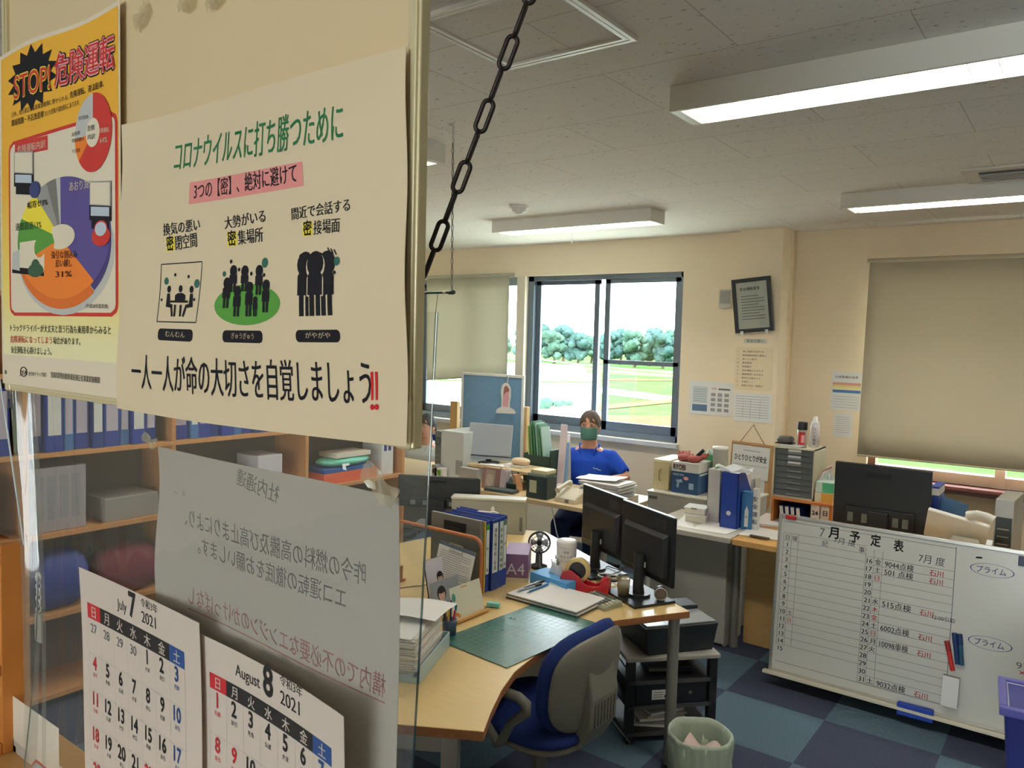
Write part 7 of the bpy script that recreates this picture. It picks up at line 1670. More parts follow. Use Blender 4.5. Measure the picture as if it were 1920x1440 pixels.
def person(label, loc, rz, shirt, hairm, mask, elbows, hands, seat=0.45, trousers=M_trouser, legs=True):
    """seated figure facing -y; elbows and hands in its own frame"""
    root = thing('person', label, 'person', loc, rz)
    sh = 0.98; g = G()
    # trunk, neck, head
    def ell(path, m, n=18):
        vs = []
        for (x, y, z, rx, ry) in path: vs += [(x+rx*math.cos(2*PI*j/n), y+ry*math.sin(2*PI*j/n), z) for j in range(n)]
        k = len(path); fs = [(i*n+j, i*n+(j+1) % n, (i+1)*n+(j+1) % n, (i+1)*n+j) for i in range(k-1) for j in range(n)]
        fs += [tuple(range(n-1, -1, -1)), tuple(range((k-1)*n, k*n))]; g.add(vs, fs, m, True)
    ell([(0, 0, seat-0.02, .15, .10), (0, 0, seat+0.06, .17, .12), (0, 0, seat+0.18, .155, .11), (0, -0.01, seat+0.34, .18, .115), (0, -0.01, seat+0.46, .185, .105), (0, 0, seat+0.54, .13, .075), (0, -0.005, seat+0.58, .062, .06), (0, -0.012, seat+0.66, .056, .058)], M_skin)
    hz = seat+0.725
    ell([(0, -0.045, hz-0.105, .028, .03), (0, -0.035, hz-0.085, .052, .062), (0, -0.02, hz-0.04, .066, .086), (0, -0.012, hz+0.01, .073, .093), (0, -0.008, hz+0.06, .073, .094), (0, -0.002, hz+0.10, .058, .074), (0, 0, hz+0.122, .025, .03)], M_skin)
    g.ball((0, -0.108, hz-0.010), 0.016, M_skin, 10, (0.8, 1.0, 1.5))                              # nose
    for s in (-1, 1): g.ball((s*0.076, 0.004, hz-0.005), 0.026, M_skin, 10, (0.35, 0.8, 1.25))      # ears
    for s, el, ha in ((-1, elbows[0], hands[0]), (1, elbows[1], hands[1])):
        S_ = Vector((s*0.175, 0.0, seat+0.49)); E = Vector(el); Hn = Vector(ha); d = (Hn-E).normalized()
        g.tube([S_, S_.lerp(E, .5), E, E.lerp(Hn, .45), Hn], [0.052, 0.047, 0.040, 0.036, 0.026], M_skin, 12)
        pm = Hn+d*0.045; sd = d.cross(Vector((0, 0, 1))).normalized()
        g.tube([Hn, Hn+d*0.03, pm+d*0.03], [0.027, 0.033, 0.034], M_skin, 12)
        for q in range(4): finger(g, pm+d*0.03+sd*(q-1.5)*0.018, d+sd*(q-1.5)*0.06, (0.066, 0.076, 0.072, 0.058)[q], 0.0088, 0.25+0.05*q, M_skin)
        finger(g, Hn+d*0.025+sd*(-s)*-0.026, d*0.6+sd*(s)*0.8, 0.055, 0.0098, 0.15, M_skin)
    if legs:
        for s in (-1, 1): g.tube([(s*0.09, 0, seat+0.02), (s*0.11, -0.22, seat+0.05), (s*0.12, -0.42, seat+0.03), (s*0.12, -0.43, 0.25), (s*0.12, -0.40, 0.08)], [0.085, 0.08, 0.065, 0.055, 0.042], M_skin, 12); g.tube([(s*0.12, -0.37, 0.04), (s*0.12, -0.55, 0.035)], [0.042, 0.036], M_skin, 10)
    body = remesh(g.build('body', root), 0.008, 4)
    g = G()
    for s in (-1, 1):
        g.ball((s*0.032, -0.098, hz+0.022), 0.011, M_eyew, 10, (1.25, 0.6, 0.5)); g.ball((s*0.032, -0.1032, hz+0.022), 0.006, M_eye, 8, (1, 0.5, 1)); g.tube([(s*0.015, -0.108, hz+0.046), (s*0.035, -0.109, hz+0.050), (s*0.055, -0.098, hz+0.044)], 0.0042, hairm, 6)
    g.tube([(-0.022, -0.098, hz-0.052), (0, -0.104, hz-0.053), (0.022, -0.098, hz-0.052)], 0.0045, mat('lip', (170, 96, 88), 0.5), 6)
    g.build('face_features', root)
    # hair cap
    def hp_(a, b):
        q = 2*PI*a; front = max(0, -math.sin(q)); lo = 0.005+0.052*front**2; t = lo+(0.138-lo)*b; prof = math.sqrt(max(0.0, 1-max(0, (t-0.035)/0.103)**2)) if t > 0.035 else 1.0
        if b == 1: prof = 0.0
        w = 1+0.05*math.sin(9*q+5*b)*(1-b)
        return Vector((0.083*prof*w*math.cos(q), 0.002+0.106*prof*w*math.sin(q), hz+t-0.005-0.05*max(0, math.sin(q))*(1-b)))
    g = G(); g.surf(hp_, 40, 12, hairm); g.build('hair', root)
    if mask:
        def mp_(a, b):
            q = -PI/2+(a-0.5)*2.5; z = hz-0.095+0.098*b; bul = 0.5+0.5*math.sin(PI*b)
            r = 1.06+0.10*math.cos((a-0.5)*2.5)*bul
            return Vector((0.070*r*math.cos(q)*(0.86+0.14*b), -0.016+0.092*r*math.sin(q), z))
        g = G(); g.surf(mp_, 20, 8, M_mask); mk = g.build('face_mask', root, solid=0.002)
        for s in (-1, 1): g = G(); g.tube([mp_(0 if s < 0 else 1, 0.85), Vector((s*0.086, 0.012, hz+0.015)), mp_(0 if s < 0 else 1, 0.2)], 0.0016, M_mask, 5); g.build('ear_loop', mk)
    # shirt over trunk and upper arms
    g = G()
    ell([(0, 0, seat+0.0, .175, .125), (0, 0, seat+0.10, .195, .145), (0, 0, seat+0.22, .19, .14), (0, -0.01, seat+0.36, .205, .142), (0, -0.01, seat+0.47, .20, .125), (0, 0, seat+0.53, .135, .09), (0, 0.004, seat+0.562, .085, .076)], shirt)
    for s, el in ((-1, elbows[0]), (1, elbows[1])):
        S_ = Vector((s*0.165, 0.0, seat+0.485)); E = Vector(el); g.tube([S_-Vector((s*0.05, 0, 0)), S_, S_.lerp(E, .45), S_.lerp(E, .86)], [0.07, 0.074, 0.07, 0.064], shirt, 14)
    remesh(g.build('polo_shirt' if shirt is M_polo else 'shirt', root), 0.011, 6)
    g = G()
    for s in (-1, 1): g.add([(s*0.012, -0.090, seat+0.505), (s*0.075, -0.060, seat+0.585), (s*0.062, -0.090, seat+0.545), (s*0.035, -0.110, seat+0.475)], [(0, 1, 2, 3) if s > 0 else (3, 2, 1, 0)], shirt)
    g.tube([(-0.07*math.cos(q)*1.06, 0.0-0.07*math.sin(q)*1.1, seat+0.578-0.055*max(0, math.sin(q))) for q in [i*PI/10-0.3 for i in range(18)]], 0.010, shirt, 8); g.build('collar', root, solid=0.004)
    if legs:
        g = G()
        for s in (-1, 1): g.tube([(s*0.085, 0.02, seat+0.03), (s*0.11, -0.22, seat+0.05), (s*0.12, -0.42, seat+0.03), (s*0.12, -0.43, 0.25), (s*0.12, -0.40, 0.09)], [0.10, 0.092, 0.078, 0.07, 0.062], trousers, 12)
        remesh(g.build('trousers', root), 0.014, 4)
        for s in (-1, 1): g = G(); g.pad(0.09, 0.25, 0.07, M_black, Matrix.Translation((s*0.12, -0.46, 0.045)), 0, 2.6); g.build('shoe', root)
    return root, seat
pm_ = Vector((-3.14, 5.25, 0.0))
man, seat = person('person in a blue polo shirt and grey-green mask, seated under the window behind paper piles', pm_, 0.35, M_polo, M_hairm, True,
       ((-0.30, -0.05, 0.775), (0.30, -0.06, 0.775)), ((-0.24, -0.34, 0.760), (0.13, -0.34, 0.760)), seat=0.42)
g = G(); g.tube([(0.06, -0.150, 0.845), (0.075, -0.151, 0.838), (0.09, -0.150, 0.840), (0.105, -0.148, 0.830), (0.12, -0.144, 0.828)], 0.004, mat('chest_print', (150, 176, 214), 0.6), 6); g.build('chest_emblem', man)
def simple_chair(label, loc, rz):
    root = thing('office_chair', label, 'chair', loc, rz)
    g = G(); g.pad(0.46, 0.45, 0.08, M_seatblue, Matrix.Translation((0, 0, 0.335))); g.build('seat', root)
    g = G(); g.pad(0.42, 0.40, 0.06, M_seatblue, Matrix.Translation((0, 0.26, 0.66)) @ Matrix.Rotation(PI/2-0.1, 4, 'X'), 0.03, 2.9); g.build('backrest', root)
    g = G(); g.tube([(0, 0.27, 0.60), (0, 0.26, 0.36), (0, 0.1, 0.29), (0, 0, 0.29)], 0.022, M_black, 8); g.build('back_support', root)
    g = G(); g.cyl((0, 0, 0.08), (0, 0, 0.30), 0.026, M_black, 12); g.build('gas_lift', root)
    for i in range(5): a = 2*PI*i/5; g = G(); g.tube([(0, 0, 0.09), (0.27*math.cos(a), 0.27*math.sin(a), 0.06)], [0.026, 0.018], M_black, 8); g.ball((0.27*math.cos(a), 0.27*math.sin(a), 0.03), 0.03, M_black, 10); g.build('leg', root)
    return root
simple_chair('blue office chair under the masked man', (pm_.x, pm_.y, 0), 0.35)
p2 = on_y(812, 775, 5.42)
person('person with dark hair and pale shirt, mostly hidden behind the notice board and computer tower', (p2.x-0.075, 5.42, 0), 0.2, mat('pale_shirt', (206, 212, 210), 0.8), mat('dark_hair', (40, 40, 40), 0.75), False,
       ((-0.25, -0.05, 0.66), (0.25, -0.05, 0.66)), ((-0.09, -0.24, 0.60), (0.09, -0.24, 0.60)), seat=p2.z-0.86)
simple_chair('blue office chair under the half-hidden person', (p2.x-0.075, 5.42, 0), 0.2)
lay('white folded papers on the desk before the half-hidden person', 822, 812, 0.16, 0.12, 0.05, 0.1, M_paper, n=5, z=MZ) if False else None

# ------------------------------------------------------------------ papers and fittings on the walls
def wallsheet(name, label, cat, tl, tr, bl, y, m, eps=0.0006, br=None, wave=None):
    a, b, c = on_y(*tl, y), on_y(*tr, y), on_y(*bl, y); w = b.x-a.x; h = a.z-c.z
    return pxsheet(Sheet((c.x, y, c.z), (1, 0, 0), (0, 0, 1), w, h, m, wave, nu=6, nv=6, eps=eps, thick=0.001)), name, label, cat
def fin(t): tag(t[0].build(t[1]), t[2], t[3])
M_wp = mat('wall_paper_sheet', (226, 226, 222), 0.6); M_yellowed = mat('yellowed_sheet', (232, 214, 180), 0.75); M_txt = mat('faint_print', (150, 150, 156), 0.7)
t = wallsheet('year_calendar', 'calendar sheet with a blue picture on the wall between window and column', 'calendar', (1291, 713), (1374, 716), (1291, 775), WALL_Y-0.003, M_wp); s = t[0]; w, h = s.w, s.h
s.rect(w*0.08, h*0.10, w*0.42, h*0.30, mat('sea_picture', (84, 110, 140), 0.6), 1, 2); s.rect(w*0.08, h*0.34, w*0.42, h*0.84, mat('pale_print', (196, 206, 206), 0.6), 1, 2)
for i in range(6): s.line(w*0.11, h*(0.40+0.07*i), w*0.39, h*(0.40+0.07*i), 0.004, M_txt, 2)
s.rect(w*0.66, h*0.76, w*0.92, h*0.81, M_inkgrey, 1, 2); s.word('令和', w*0.50, h*0.76, 0.022, M_inkred, 1)
for r in range(4):
    for c in range(3): s.rect(w*(0.50+c*0.15), h*(0.12+r*0.15), w*(0.60+c*0.15), h*(0.215+r*0.15), M_txt, 1, 1)
fin(t)
t = wallsheet('form_sheet', 'white printed form on the column, above the hanging board', 'paper', (1374, 735), (1446, 738), (1374, 788), COL_Y-0.003, M_wp); s = t[0]; w, h = s.w, s.h
for i in range(9): s.line(w*0.06, h*(0.88-0.09*i), w*0.92, h*(0.88-0.09*i), 0.003, M_txt)
for x in (0.25, 0.45, 0.7): s.line(w*x, h*0.1, w*x, h*0.8, 0.002, M_txt)
fin(t)
t = wallsheet('rules_sheet', 'yellowed sheet with ten printed lines on the column under the framed certificate', 'paper', (1376, 650), (1446, 652), (1376, 730), COL_Y-0.003, M_yellowed); s = t[0]; w, h = s.w, s.h
for i, tx in enumerate(('常に感謝の気持ちを', '報告連絡相談を確実に', 'あいさつ励行', '整理整頓', '時間厳守', '安全運転に心がける', '健康管理に気を配る', '車両の点検をする', '礼儀正しく', '笑顔で明るい職場を')): s.word('一二三四五六七八九十'[i], w*0.06, h*(0.88-i*0.088), 0.014, M_ink, 1); s.word(tx, w*0.20, h*(0.88-i*0.088), 0.0155, M_ink, 1, sx=1.2)
fin(t)
t = wallsheet('label_strip', 'small pale label strip on the column just under the framed certificate', 'label', (1395, 635), (1437, 636), (1395, 643), COL_Y-0.003, mat('label_bluegrey', (196, 200, 186), 0.6)); s = t[0]; s.word('安全の誓い', s.w*0.12, s.h*0.25, s.h*0.8, M_ink, 1, width=s.w*0.76); fin(t)
t = wallsheet('chart_sheet', 'coloured table sheet on the wall left of the wide blind', 'paper', (1557, 696), (1615, 701), (1557, 768), WALLR_Y-0.003, M_wp); s = t[0]; w, h = s.w, s.h
for v0_, v1_, c in ((0.66, 0.72, (214, 150, 140)), (0.60, 0.66, (226, 208, 140)), (0.54, 0.60, (232, 224, 170)), (0.46, 0.53, (70, 120, 180))): s.rect(w*0.04, h*v0_, w*0.94, h*v1_, mat('band_%d' % int(v0_*100), c, 0.6), 1, 2)
for i in range(5): s.line(w*0.06, h*(0.08+0.07*i), w*0.9, h*(0.08+0.07*i), 0.002, M_txt)
s.word('点検整備計画表', w*0.1, h*0.84, 0.02, M_ink, 1, width=w*0.75); fin(t)
t = wallsheet('list_sheet', 'smaller white list sheet under the coloured table sheet', 'paper', (1562, 773), (1597, 776), (1562, 818), WALLR_Y-0.003, M_wp); s = t[0]; w, h = s.w, s.h
for i in range(8): s.line(w*0.12, h*(0.2+0.09*i), w*0.88, h*(0.2+0.09*i), 0.002, M_txt)
fin(t)
# framed certificate, tilted forward from its hanger
a, b, c = on_y(1376, 521, COL_Y-0.05), on_y(1449, 519, COL_Y-0.05), on_y(1383, 622, COL_Y-0.02)
W, H = b.x-a.x, a.z-c.z
root = thing('framed_certificate', 'black framed certificate hung crooked high on the column', 'framed picture', ((a.x+b.x)/2+0.02, COL_Y-0.018, c.z), 0, tilt=(0.09, -0.09))
g = G(); f_ = 0.030
for x0, x1, z0, z1 in ((-W/2, -W/2+f_, 0, H), (W/2-f_, W/2, 0, H), (-W/2+f_, W/2-f_, 0, f_), (-W/2+f_, W/2-f_, H-f_, H)): g.bb(x0, x1, -0.012, 0.010, z0, z1, mat('frame_dark', (40, 44, 50), 0.35))
g.build('frame', root, bev=0.003)
s = Sheet((-W/2+f_, -0.003, f_), (1, 0, 0), (0, 0, 1), W-2*f_, H-2*f_, mat('certificate_paper', (206, 210, 198), 0.5), nu=1, nv=1, eps=0.0005); w, h = s.w, s.h
s.word('安全運転宣言', w*0.12, h*0.83, 0.026, M_ink, 1, 0.02)
for i in range(9): s.line(w*0.14, h*(0.70-0.062*i), w*(0.88 if i % 3 else 0.7), h*(0.70-0.062*i), 0.006, M_inkgrey)
s.build('certificate', root)
g = G(); g.bb(-W/2+f_, W/2-f_, -0.0075, -0.006, f_, H-f_, clear_mat('picture_glass', (0.97, 0.98, 0.98), 0.09, 0.02)); g.build('glass', root)
for x in (-W*0.32, W*0.32): g = G(); g.bb(x-0.012, x+0.012, -0.014, 0.014, -0.012, 0.014, M_white); g.build('bracket', root)
a, b, c = on_y(1350, 543, WALL_Y), on_y(1374, 543, WALL_Y), on_y(1350, 578, WALL_Y)
root = thing('wall_switch', 'grey wall control plate half hidden behind the framed certificate', 'switch', ((a.x+b.x)/2, WALL_Y, c.z)); W, H = b.x-a.x, a.z-c.z
g = G(); g.bb(-W/2, W/2, -0.02, 0, 0, H, mat('plate_grey', (190, 188, 180), 0.5)); g.build('plate', root, bev=0.004); g = G(); g.bb(-W*0.38, W*0.38, -0.026, -0.02, H*0.25, H*0.92, mat('plate_dark', (150, 148, 142), 0.4)); g.build('display', root)
# wooden board hanging from a string, with a calendar pinned on it
yb = COL_Y-0.025
a, b, c = on_y(1371, 830, yb), on_y(1443, 838, yb), on_y(1371, 938, yb)
W, H = b.x-a.x, a.z-c.z
root = thing('hanging_board', 'wooden board hung by a string on the column, with sheets pinned on', 'board', ((a.x+b.x)/2, yb, c.z), 0, tilt=(0, 0.03))
g = G(); g.bb(-W/2, W/2, 0, 0.012, 0, H, mat('cork_tan', (200, 166, 116), 0.7)); g.build('panel', root)
for x0, x1, z0, z1 in ((-W/2-0.006, -W/2, 0, H), (W/2, W/2+0.016, -0.015, H), (-W/2-0.006, W/2+0.016, H, H+0.012), (-W/2, W/2, -0.015, 0)): g = G(); g.bb(x0, x1, -0.006, 0.014, z0, z1, mat('board_wood', (186, 140, 92), 0.6)); g.build('frame_side', root)
nz = on_y(1412, 797, yb).z-c.z; g = G(); g.tube([(-W*0.30, 0, H+0.015), (0.0, 0, nz), (W*0.32, 0, H+0.015)], 0.0028, mat('string', (120, 100, 74), 0.8), 6); g.cyl((0, -0.004, nz), (0, 0.024, nz), 0.005, M_alu, 8); g.build('string', root)
s = Sheet((-W*0.49, -0.002, H*0.42), (1, 0, 0), (0, 0, 1), W*0.97, H*0.56, M_wp, lambda a, b: (0, 0, 0.004*(1-b)), nu=4, nv=4, eps=0.0008)
s.word('ひとりひとりが安全', s.w*0.07, s.h*0.55, 0.05, M_ink, 1, 0.02, width=s.w*0.86); s.line(s.w*0.3, s.h*0.85, s.w*0.75, s.h*0.85, 0.005, M_txt); s.line(s.w*0.06, s.h*0.4, s.w*0.94, s.h*0.4, 0.003, M_txt)
s.build('lettered_sheet', root)
s = Sheet((-W*0.10, -0.0015, 0.0), (1, 0, 0), (0, 0, 1), W*0.5, H*0.42, M_wp, nu=2, nv=2, eps=0.0008); s.word('七月', s.w*0.1, s.h*0.4, 0.03, M_ink, 1, 0.01); s.build('lower_sheet', root)

# ------------------------------------------------------------------ bookcase along the left, seen through the clear screen
BXf, BXb, BY0, BY1 = -3.90, -4.22, 1.05, 3.95
M_bc = mat('bookcase_wood', (206, 150, 94), 0.5, var=0.12, scale=5, stretch=(1, 8, 1))
SH = [0.06, 0.45, 0.84, 1.225, 1.60]
root = thing('bookcase', 'long wooden bookcase full of files behind the clear screen at the left', 'bookcase', (-4.06, 2.5, 0)); rl = root.location
for z in SH: g = G(); g.bb(BXb-rl.x, BXf-rl.x, BY0-rl.y, BY1-rl.y, z-0.022, z, M_bc); g.build('shelf', root)
g = G(); g.bb(BXb-rl.x, BXf-rl.x, BY0-rl.y, BY1-rl.y, 1.95, 1.972, M_bc); g.build('top_board', root)
for y in (BY0-0.02, 1.50, 2.22, 3.10, BY1): g = G(); g.bb(BXb-rl.x, BXf-rl.x-0.004, y-rl.y, y+0.022-rl.y, 0, 1.95, M_bc); g.build('upright', root)
g = G(); g.bb(BXb-0.01-rl.x, BXb-rl.x, BY0-rl.y, BY1-rl.y, 0, 1.972, mat('bookcase_back', (120, 112, 102), 0.7)); g.build('back_panel', root)
M_vio = mat('file_violet', (120, 110, 150), 0.5)
y = BY0+0.06; i = 0
lblw = {0: 'pale label', 1: 'plain white label', 2: 'grey label', 3: 'violet tinted label'}
while y < 3.85:
    T = (0.075, 0.06, 0.085, 0.05)[i % 4]
    if any(abs(y+T/2-u-0.011) < T/2+0.016 for u in (1.50, 2.22, 3.10)): y += 0.02; continue
    r_ = lever_file('ring_binder', 'blue binder on the upper bookcase shelf behind the clear screen', (BXf-0.02-0.01*(i % 3), y+T/2, 1.2255), RB, T-0.004, 0.26, 0.312, (M_bluefile, M_bluefile2, M_bluefile, mat('file_sky', (70, 120, 180), 0.45))[i % 4], None, None, 'blue binders on the upper bookcase shelf', mat('label_lilac', (196, 190, 206), 0.6) if i % 3 else M_spine)
    y += T+0.001; i += 1
def shelf_item(name, label, cat, y, w, d, h, z, m, bev=0.004, rz=0.0, build=None, xoff=0.03):
    root = thing(name, label, cat, (BXf-xoff-d/2, y, z+0.0005), RB+rz)
    g = G(); (build or (lambda g: g.bb(-w/2, w/2, -d/2, d/2, 0, h, m)))(g); g.build('body', root, bev=bev); return root
M_maroon = mat('maroon_fabric', (112, 44, 56), 0.85, var=0.2, scale=14)
r_ = shelf_item('storage_box', 'white box with a red stripe on the middle bookcase shelf, far left', 'box', 1.33, 0.15, 0.22, 0.27, 0.84, mat('box_palewhite', (206, 196, 190), 0.6)); g = G(); g.bb(-0.0755, 0.0755, -0.111, -0.109, 0.12, 0.15, M_inkred); g.build('stripe', r_)
r_ = shelf_item('file_box', 'grey lettered file box on the middle bookcase shelf', 'box', 1.66, 0.26, 0.24, 0.31, 0.84, mat('box_greylilac', (166, 160, 164), 0.6)); g = G()
for i in range(4): g.bb(-0.10+i*0.055, -0.065+i*0.055, -0.1212, -0.12, 0.06, 0.27, M_txt)
g.build('labels', r_)
r_ = shelf_item('storage_tray', 'clear grey storage tray on the middle bookcase shelf', 'tray', 2.02, 0.28, 0.24, 0.12, 0.84, mat('tray_grey', (150, 148, 144), 0.4)); 
r_ = shelf_item('cloth_bundle', 'maroon cloth bundle on the lower bookcase shelf', 'cloth', 2.02, 0.40, 0.24, 0.26, 0.45, M_maroon, 0.0, 0.0, lambda g: g.pad(0.36, 0.24, 0.24, M_maroon, Matrix.Translation((0, 0, 0.12)), 0, 2.4), 0.0)
r_ = shelf_item('paper_stack', 'pale paper stack under the grey storage tray, on the middle shelf', 'papers', 2.02, 0.26, 0.22, 0.001, 0.84, M_paper) if False else None
for k, (y, c, h, lb) in enumerate(((2.42, (206, 202, 200), 0.20, 'pale file box right of the bookcase divider'), (2.62, (226, 228, 226), 0.16, 'white file tray in the middle bookcase bay'), (2.86, (214, 214, 220), 0.24, 'white lettered box in the middle bookcase bay'))):
    shelf_item('file_box', lb, 'box', y, 0.17, 0.22, h, 0.84, mat('fbox_%s' % 'abc'[k], c, 0.6))
r_ = shelf_item('storage_tray', 'orange storage tray at the right end of the middle bookcase shelf', 'tray', 3.50, 0.46, 0.24, 0.07, 0.84, mat('tray_orange', (226, 104, 70), 0.45))
r_ = shelf_item('storage_tray', 'blue tray stacked on the orange one in the bookcase', 'tray', 3.48, 0.42, 0.22, 0.03, 0.9105, mat('tray_deep_blue', (44, 96, 170), 0.45))
def bowl(m):
    return lambda g: g.lathe([(0, 0.0), (0.13, 0.01), (0.19, 0.055), (0.20, 0.06), (0.12, 0.02), (0, 0.012)], m, n=28, squash=(1.15, 0.6))
M_teal = mat('bowl_teal', (120, 214, 190), 0.4)
r_ = shelf_item('cloth_bundle', 'teal cloth folded on the blue tray in the bookcase', 'cloth', 3.50, 0.40, 0.2, 0.06, 0.941, M_teal, 0, 0, lambda g: g.pad(0.42, 0.22, 0.06, M_teal, Matrix.Translation((0, 0, 0.03)), 0, 2.2), 0.02)
r_ = shelf_item('paper_stack', 'cream papers on the teal cloth in the bookcase', 'papers', 3.52, 0.30, 0.18, 0.03, 1.0015, mat('cream_sheet', (238, 230, 210), 0.6), 0.002)
r_ = shelf_item('file_box', 'white box with blue marks at the far end of the bookcase', 'box', 3.83, 0.11, 0.2, 0.30, 0.84, M_white); g = G()
for i in range(2): g.bb(-0.035+i*0.04, -0.01+i*0.04, -0.1012, -0.10, 0.17, 0.22, M_inkblue)
g.build('marks', r_)
for k, (y, c, lb) in enumerate(((1.68, (40, 60, 140), 'blue bag on the low bookcase shelf beside the maroon cloth bundle'), (2.62, (44, 60, 130), 'blue case in the lower middle bookcase bay'), (3.4, (60, 66, 90), 'dark blue case at the lower right of the bookcase'))):
    mm = mat('bag_blue_%s' % 'abc'[k], c, 0.6); shelf_item('bag', lb, 'bag', y, 0.30, 0.24, 0.28, 0.45, mm, 0, 0, (lambda m_: (lambda g: g.pad(0.28, 0.24, 0.28, m_, Matrix.Translation((0, 0, 0.14)), 0, 4)))(mm), 0.01)

# ------------------------------------------------------------------ counter and the wooden rack at the far lower left
CT = 0.95
root = thing('counter', 'service counter under the clear screen', 'counter', (-2.0, 0.72, 0)); rl = root.location
g = G(); g.bb(-3.3-rl.x, -0.42-rl.x, 0.12-rl.y, 0.73-rl.y, CT-0.035, CT, M_wood); g.build('worktop', root, bev=0.003)
g = G(); g.bb(-3.28-rl.x, -0.46-rl.x, 0.42-rl.y, 0.70-rl.y, 0, CT-0.036, M_offwhite); g.build('front_panel', root)
ra = on_y(58, 1395, 0.665); rt = on_y(58, 1020, 0.665).z
root = thing('desk_rack', 'orange wooden tabletop rack at the left edge, behind the clear screen', 'rack', (ra.x-0.02, 0.665-0.25, CT), PI/2); W = 0.50; H = rt-CT
M_rk = mat('rack_pine', (206, 132, 62), 0.45, var=0.14, scale=6, stretch=(6, 6, 1))
for x in (-W/2, W/2-0.045): g = G(); g.bb(x, x+0.045, 0, 0.022, 0, H, M_rk); g.bb(x, x+0.045, 0.16, 0.182, 0, H, M_rk); g.bb(x+0.006, x+0.018, 0.022, 0.16, 0, H-0.02, mat('rack_pine_side', (186, 130, 72), 0.5)); g.build('side_frame', root, bev=0.002)
for z in (0.001, H*0.38, H-0.04): g = G(); g.bb(-W/2+0.045, W/2-0.045, 0.0, 0.182, z, z+0.022 if z < H-0.05 else H-0.015, M_rk); g.build('shelf', root, bev=0.002)
rk = root.location.copy()
root = thing('paper_stack', 'grey papers and booklets on the lower shelf of the orange rack', 'papers', (rk.x-0.09, rk.y+0.02, CT+0.024), PI/2)
for i in range(6): g = G(); g.box((0, 0, 0.006+0.011*i), (0.22, 0.13, 0.009), (M_paper, mat('booklet_grey', (150, 150, 146), 0.5), mat('booklet_green', (110, 126, 112), 0.5))[i % 3], Matrix.Rotation(0.06*(i-3), 3, 'Z')); g.build('booklet', root)
root = thing('key_ring', 'silver key chain with a grey tag hanging at the orange rack', 'keys', (rk.x+0.012, rk.y+W/2+0.02, CT+H*0.82))
g = G(); g.tube([(0.010*math.cos(t*PI/8), 0, 0.012*math.sin(t*PI/8)) for t in range(16)], 0.0018, M_alu, 6, closed=True); g.build('ring', root)
for i in range(5): g = G(); g.tube([(0.004*math.cos(t*PI/6)*(1 if i % 2 else 0.4), 0.004*math.cos(t*PI/6)*(0.4 if i % 2 else 1), -0.018-0.012*i+0.007*math.sin(t*PI/6)) for t in range(12)], 0.0014, M_alu, 5, closed=True); g.build('chain_loop', root)
g = G(); g.bb(-0.014, 0.014, -0.003, 0.003, -0.135, -0.075, mat('tag_grey', (150, 148, 142), 0.4)); g.build('tag', root, bev=0.002)
a, b = on_y(-6, 1380, 0.64), on_y(110, 1366, 0.64)
root = thing('picture_card', 'white card with a red car picture propped on the counter, lower left', 'card', (a.x, 0.64, CT), 0.0); W = b.x-a.x; H = b.z-CT
s = pxsheet(Sheet((a.x-a.x, 0, 0.0), (1, 0, 0), (0, 0, 1), W, H, mat('card_ivory', (222, 214, 196), 0.5), nu=2, nv=2, eps=0.0004)); s.O = Vector((a.x, 0.64, CT)); A = s.uvp
r0, r1 = A(44, 1437), A(108, 1437)
for (x0_, y0_, x1_, y1_, m) in ((22, 1410, 54, 1424, M_pgrey2), (16, 1384, 26, 1398, M_pgrey2), (14, 1400, 30, 1412, mat('card_tan', (220, 170, 100), 0.5))):
    p, q = A(x0_, y1_), A(x1_, y0_); s.O, keep = Vector((0, 0, 0)), s.O; s.rect(*p, *q, m, 1, 1); s.O = keep
s.O = Vector((0, 0, 0)); cu, cv = (r0[0]+r1[0])/2, r0[1]; k_ = (r1[0]-r0[0])
s.poly([(cu-k_*0.5, cv-0.03), (cu+k_*0.5, cv-0.03), (cu+k_*0.46, cv+0.012), (cu-k_*0.46, cv+0.010)], M_red, 1); s.poly([(cu-k_*0.30, cv+0.010), (cu+k_*0.34, cv+0.012), (cu+k_*0.20, cv+0.036), (cu-k_*0.12, cv+0.036)], M_red, 1); s.poly([(cu-k_*0.24, cv+0.012), (cu+k_*0.10, cv+0.013), (cu+k_*0.08, cv+0.031), (cu-k_*0.10, cv+0.031)], mat('print_glass', (186, 196, 206), 0.4), 2); s.poly([(cu+k_*0.13, cv+0.013), (cu+k_*0.28, cv+0.014), (cu+k_*0.18, cv+0.031), (cu+k_*0.11, cv+0.031)], mat('print_glass', (186, 196, 206), 0.4), 2)
for d in (-0.3, 0.3): s.disc(cu+k_*d, cv-0.026, 0.014, M_ink, 0.014, layer=2)
s.build('card', root)
g = G(); g.bb(0, W, 0.004, 0.03, 0, 0.006, M_white); g.build('card_foot', root)

# ------------------------------------------------------------------ outside the windows: fields, tracks, trees
GZ = -2.6
def outside_mat(name, c1, c2, sc):
    m = bpy.data.materials.new(name); m.use_nodes = True; nt = m.node_tree; b = nt.nodes['Principled BSDF']; b.inputs['Roughness'].default_value = 0.95; b.inputs['Specular IOR Level'].default_value = 0.05
    tc = nt.nodes.new('ShaderNodeTexCoord'); nz = nt.nodes.new('ShaderNodeTexNoise'); nz.inputs['Scale'].default_value = sc; nz.inputs['Detail'].default_value = 8
    rp = nt.nodes.new('ShaderNodeValToRGB'); rp.color_ramp.elements[0].color = rgb(c1); rp.color_ramp.elements[1].color = rgb(c2); rp.color_ramp.elements[0].position = 0.35; rp.color_ramp.elements[1].position = 0.7
    nt.links.new(tc.outputs['Object'], nz.inputs['Vector']); nt.links.new(nz.outputs['Fac'], rp.inputs[0]); nt.links.new(rp.outputs[0], b.inputs['Base Color']); return m
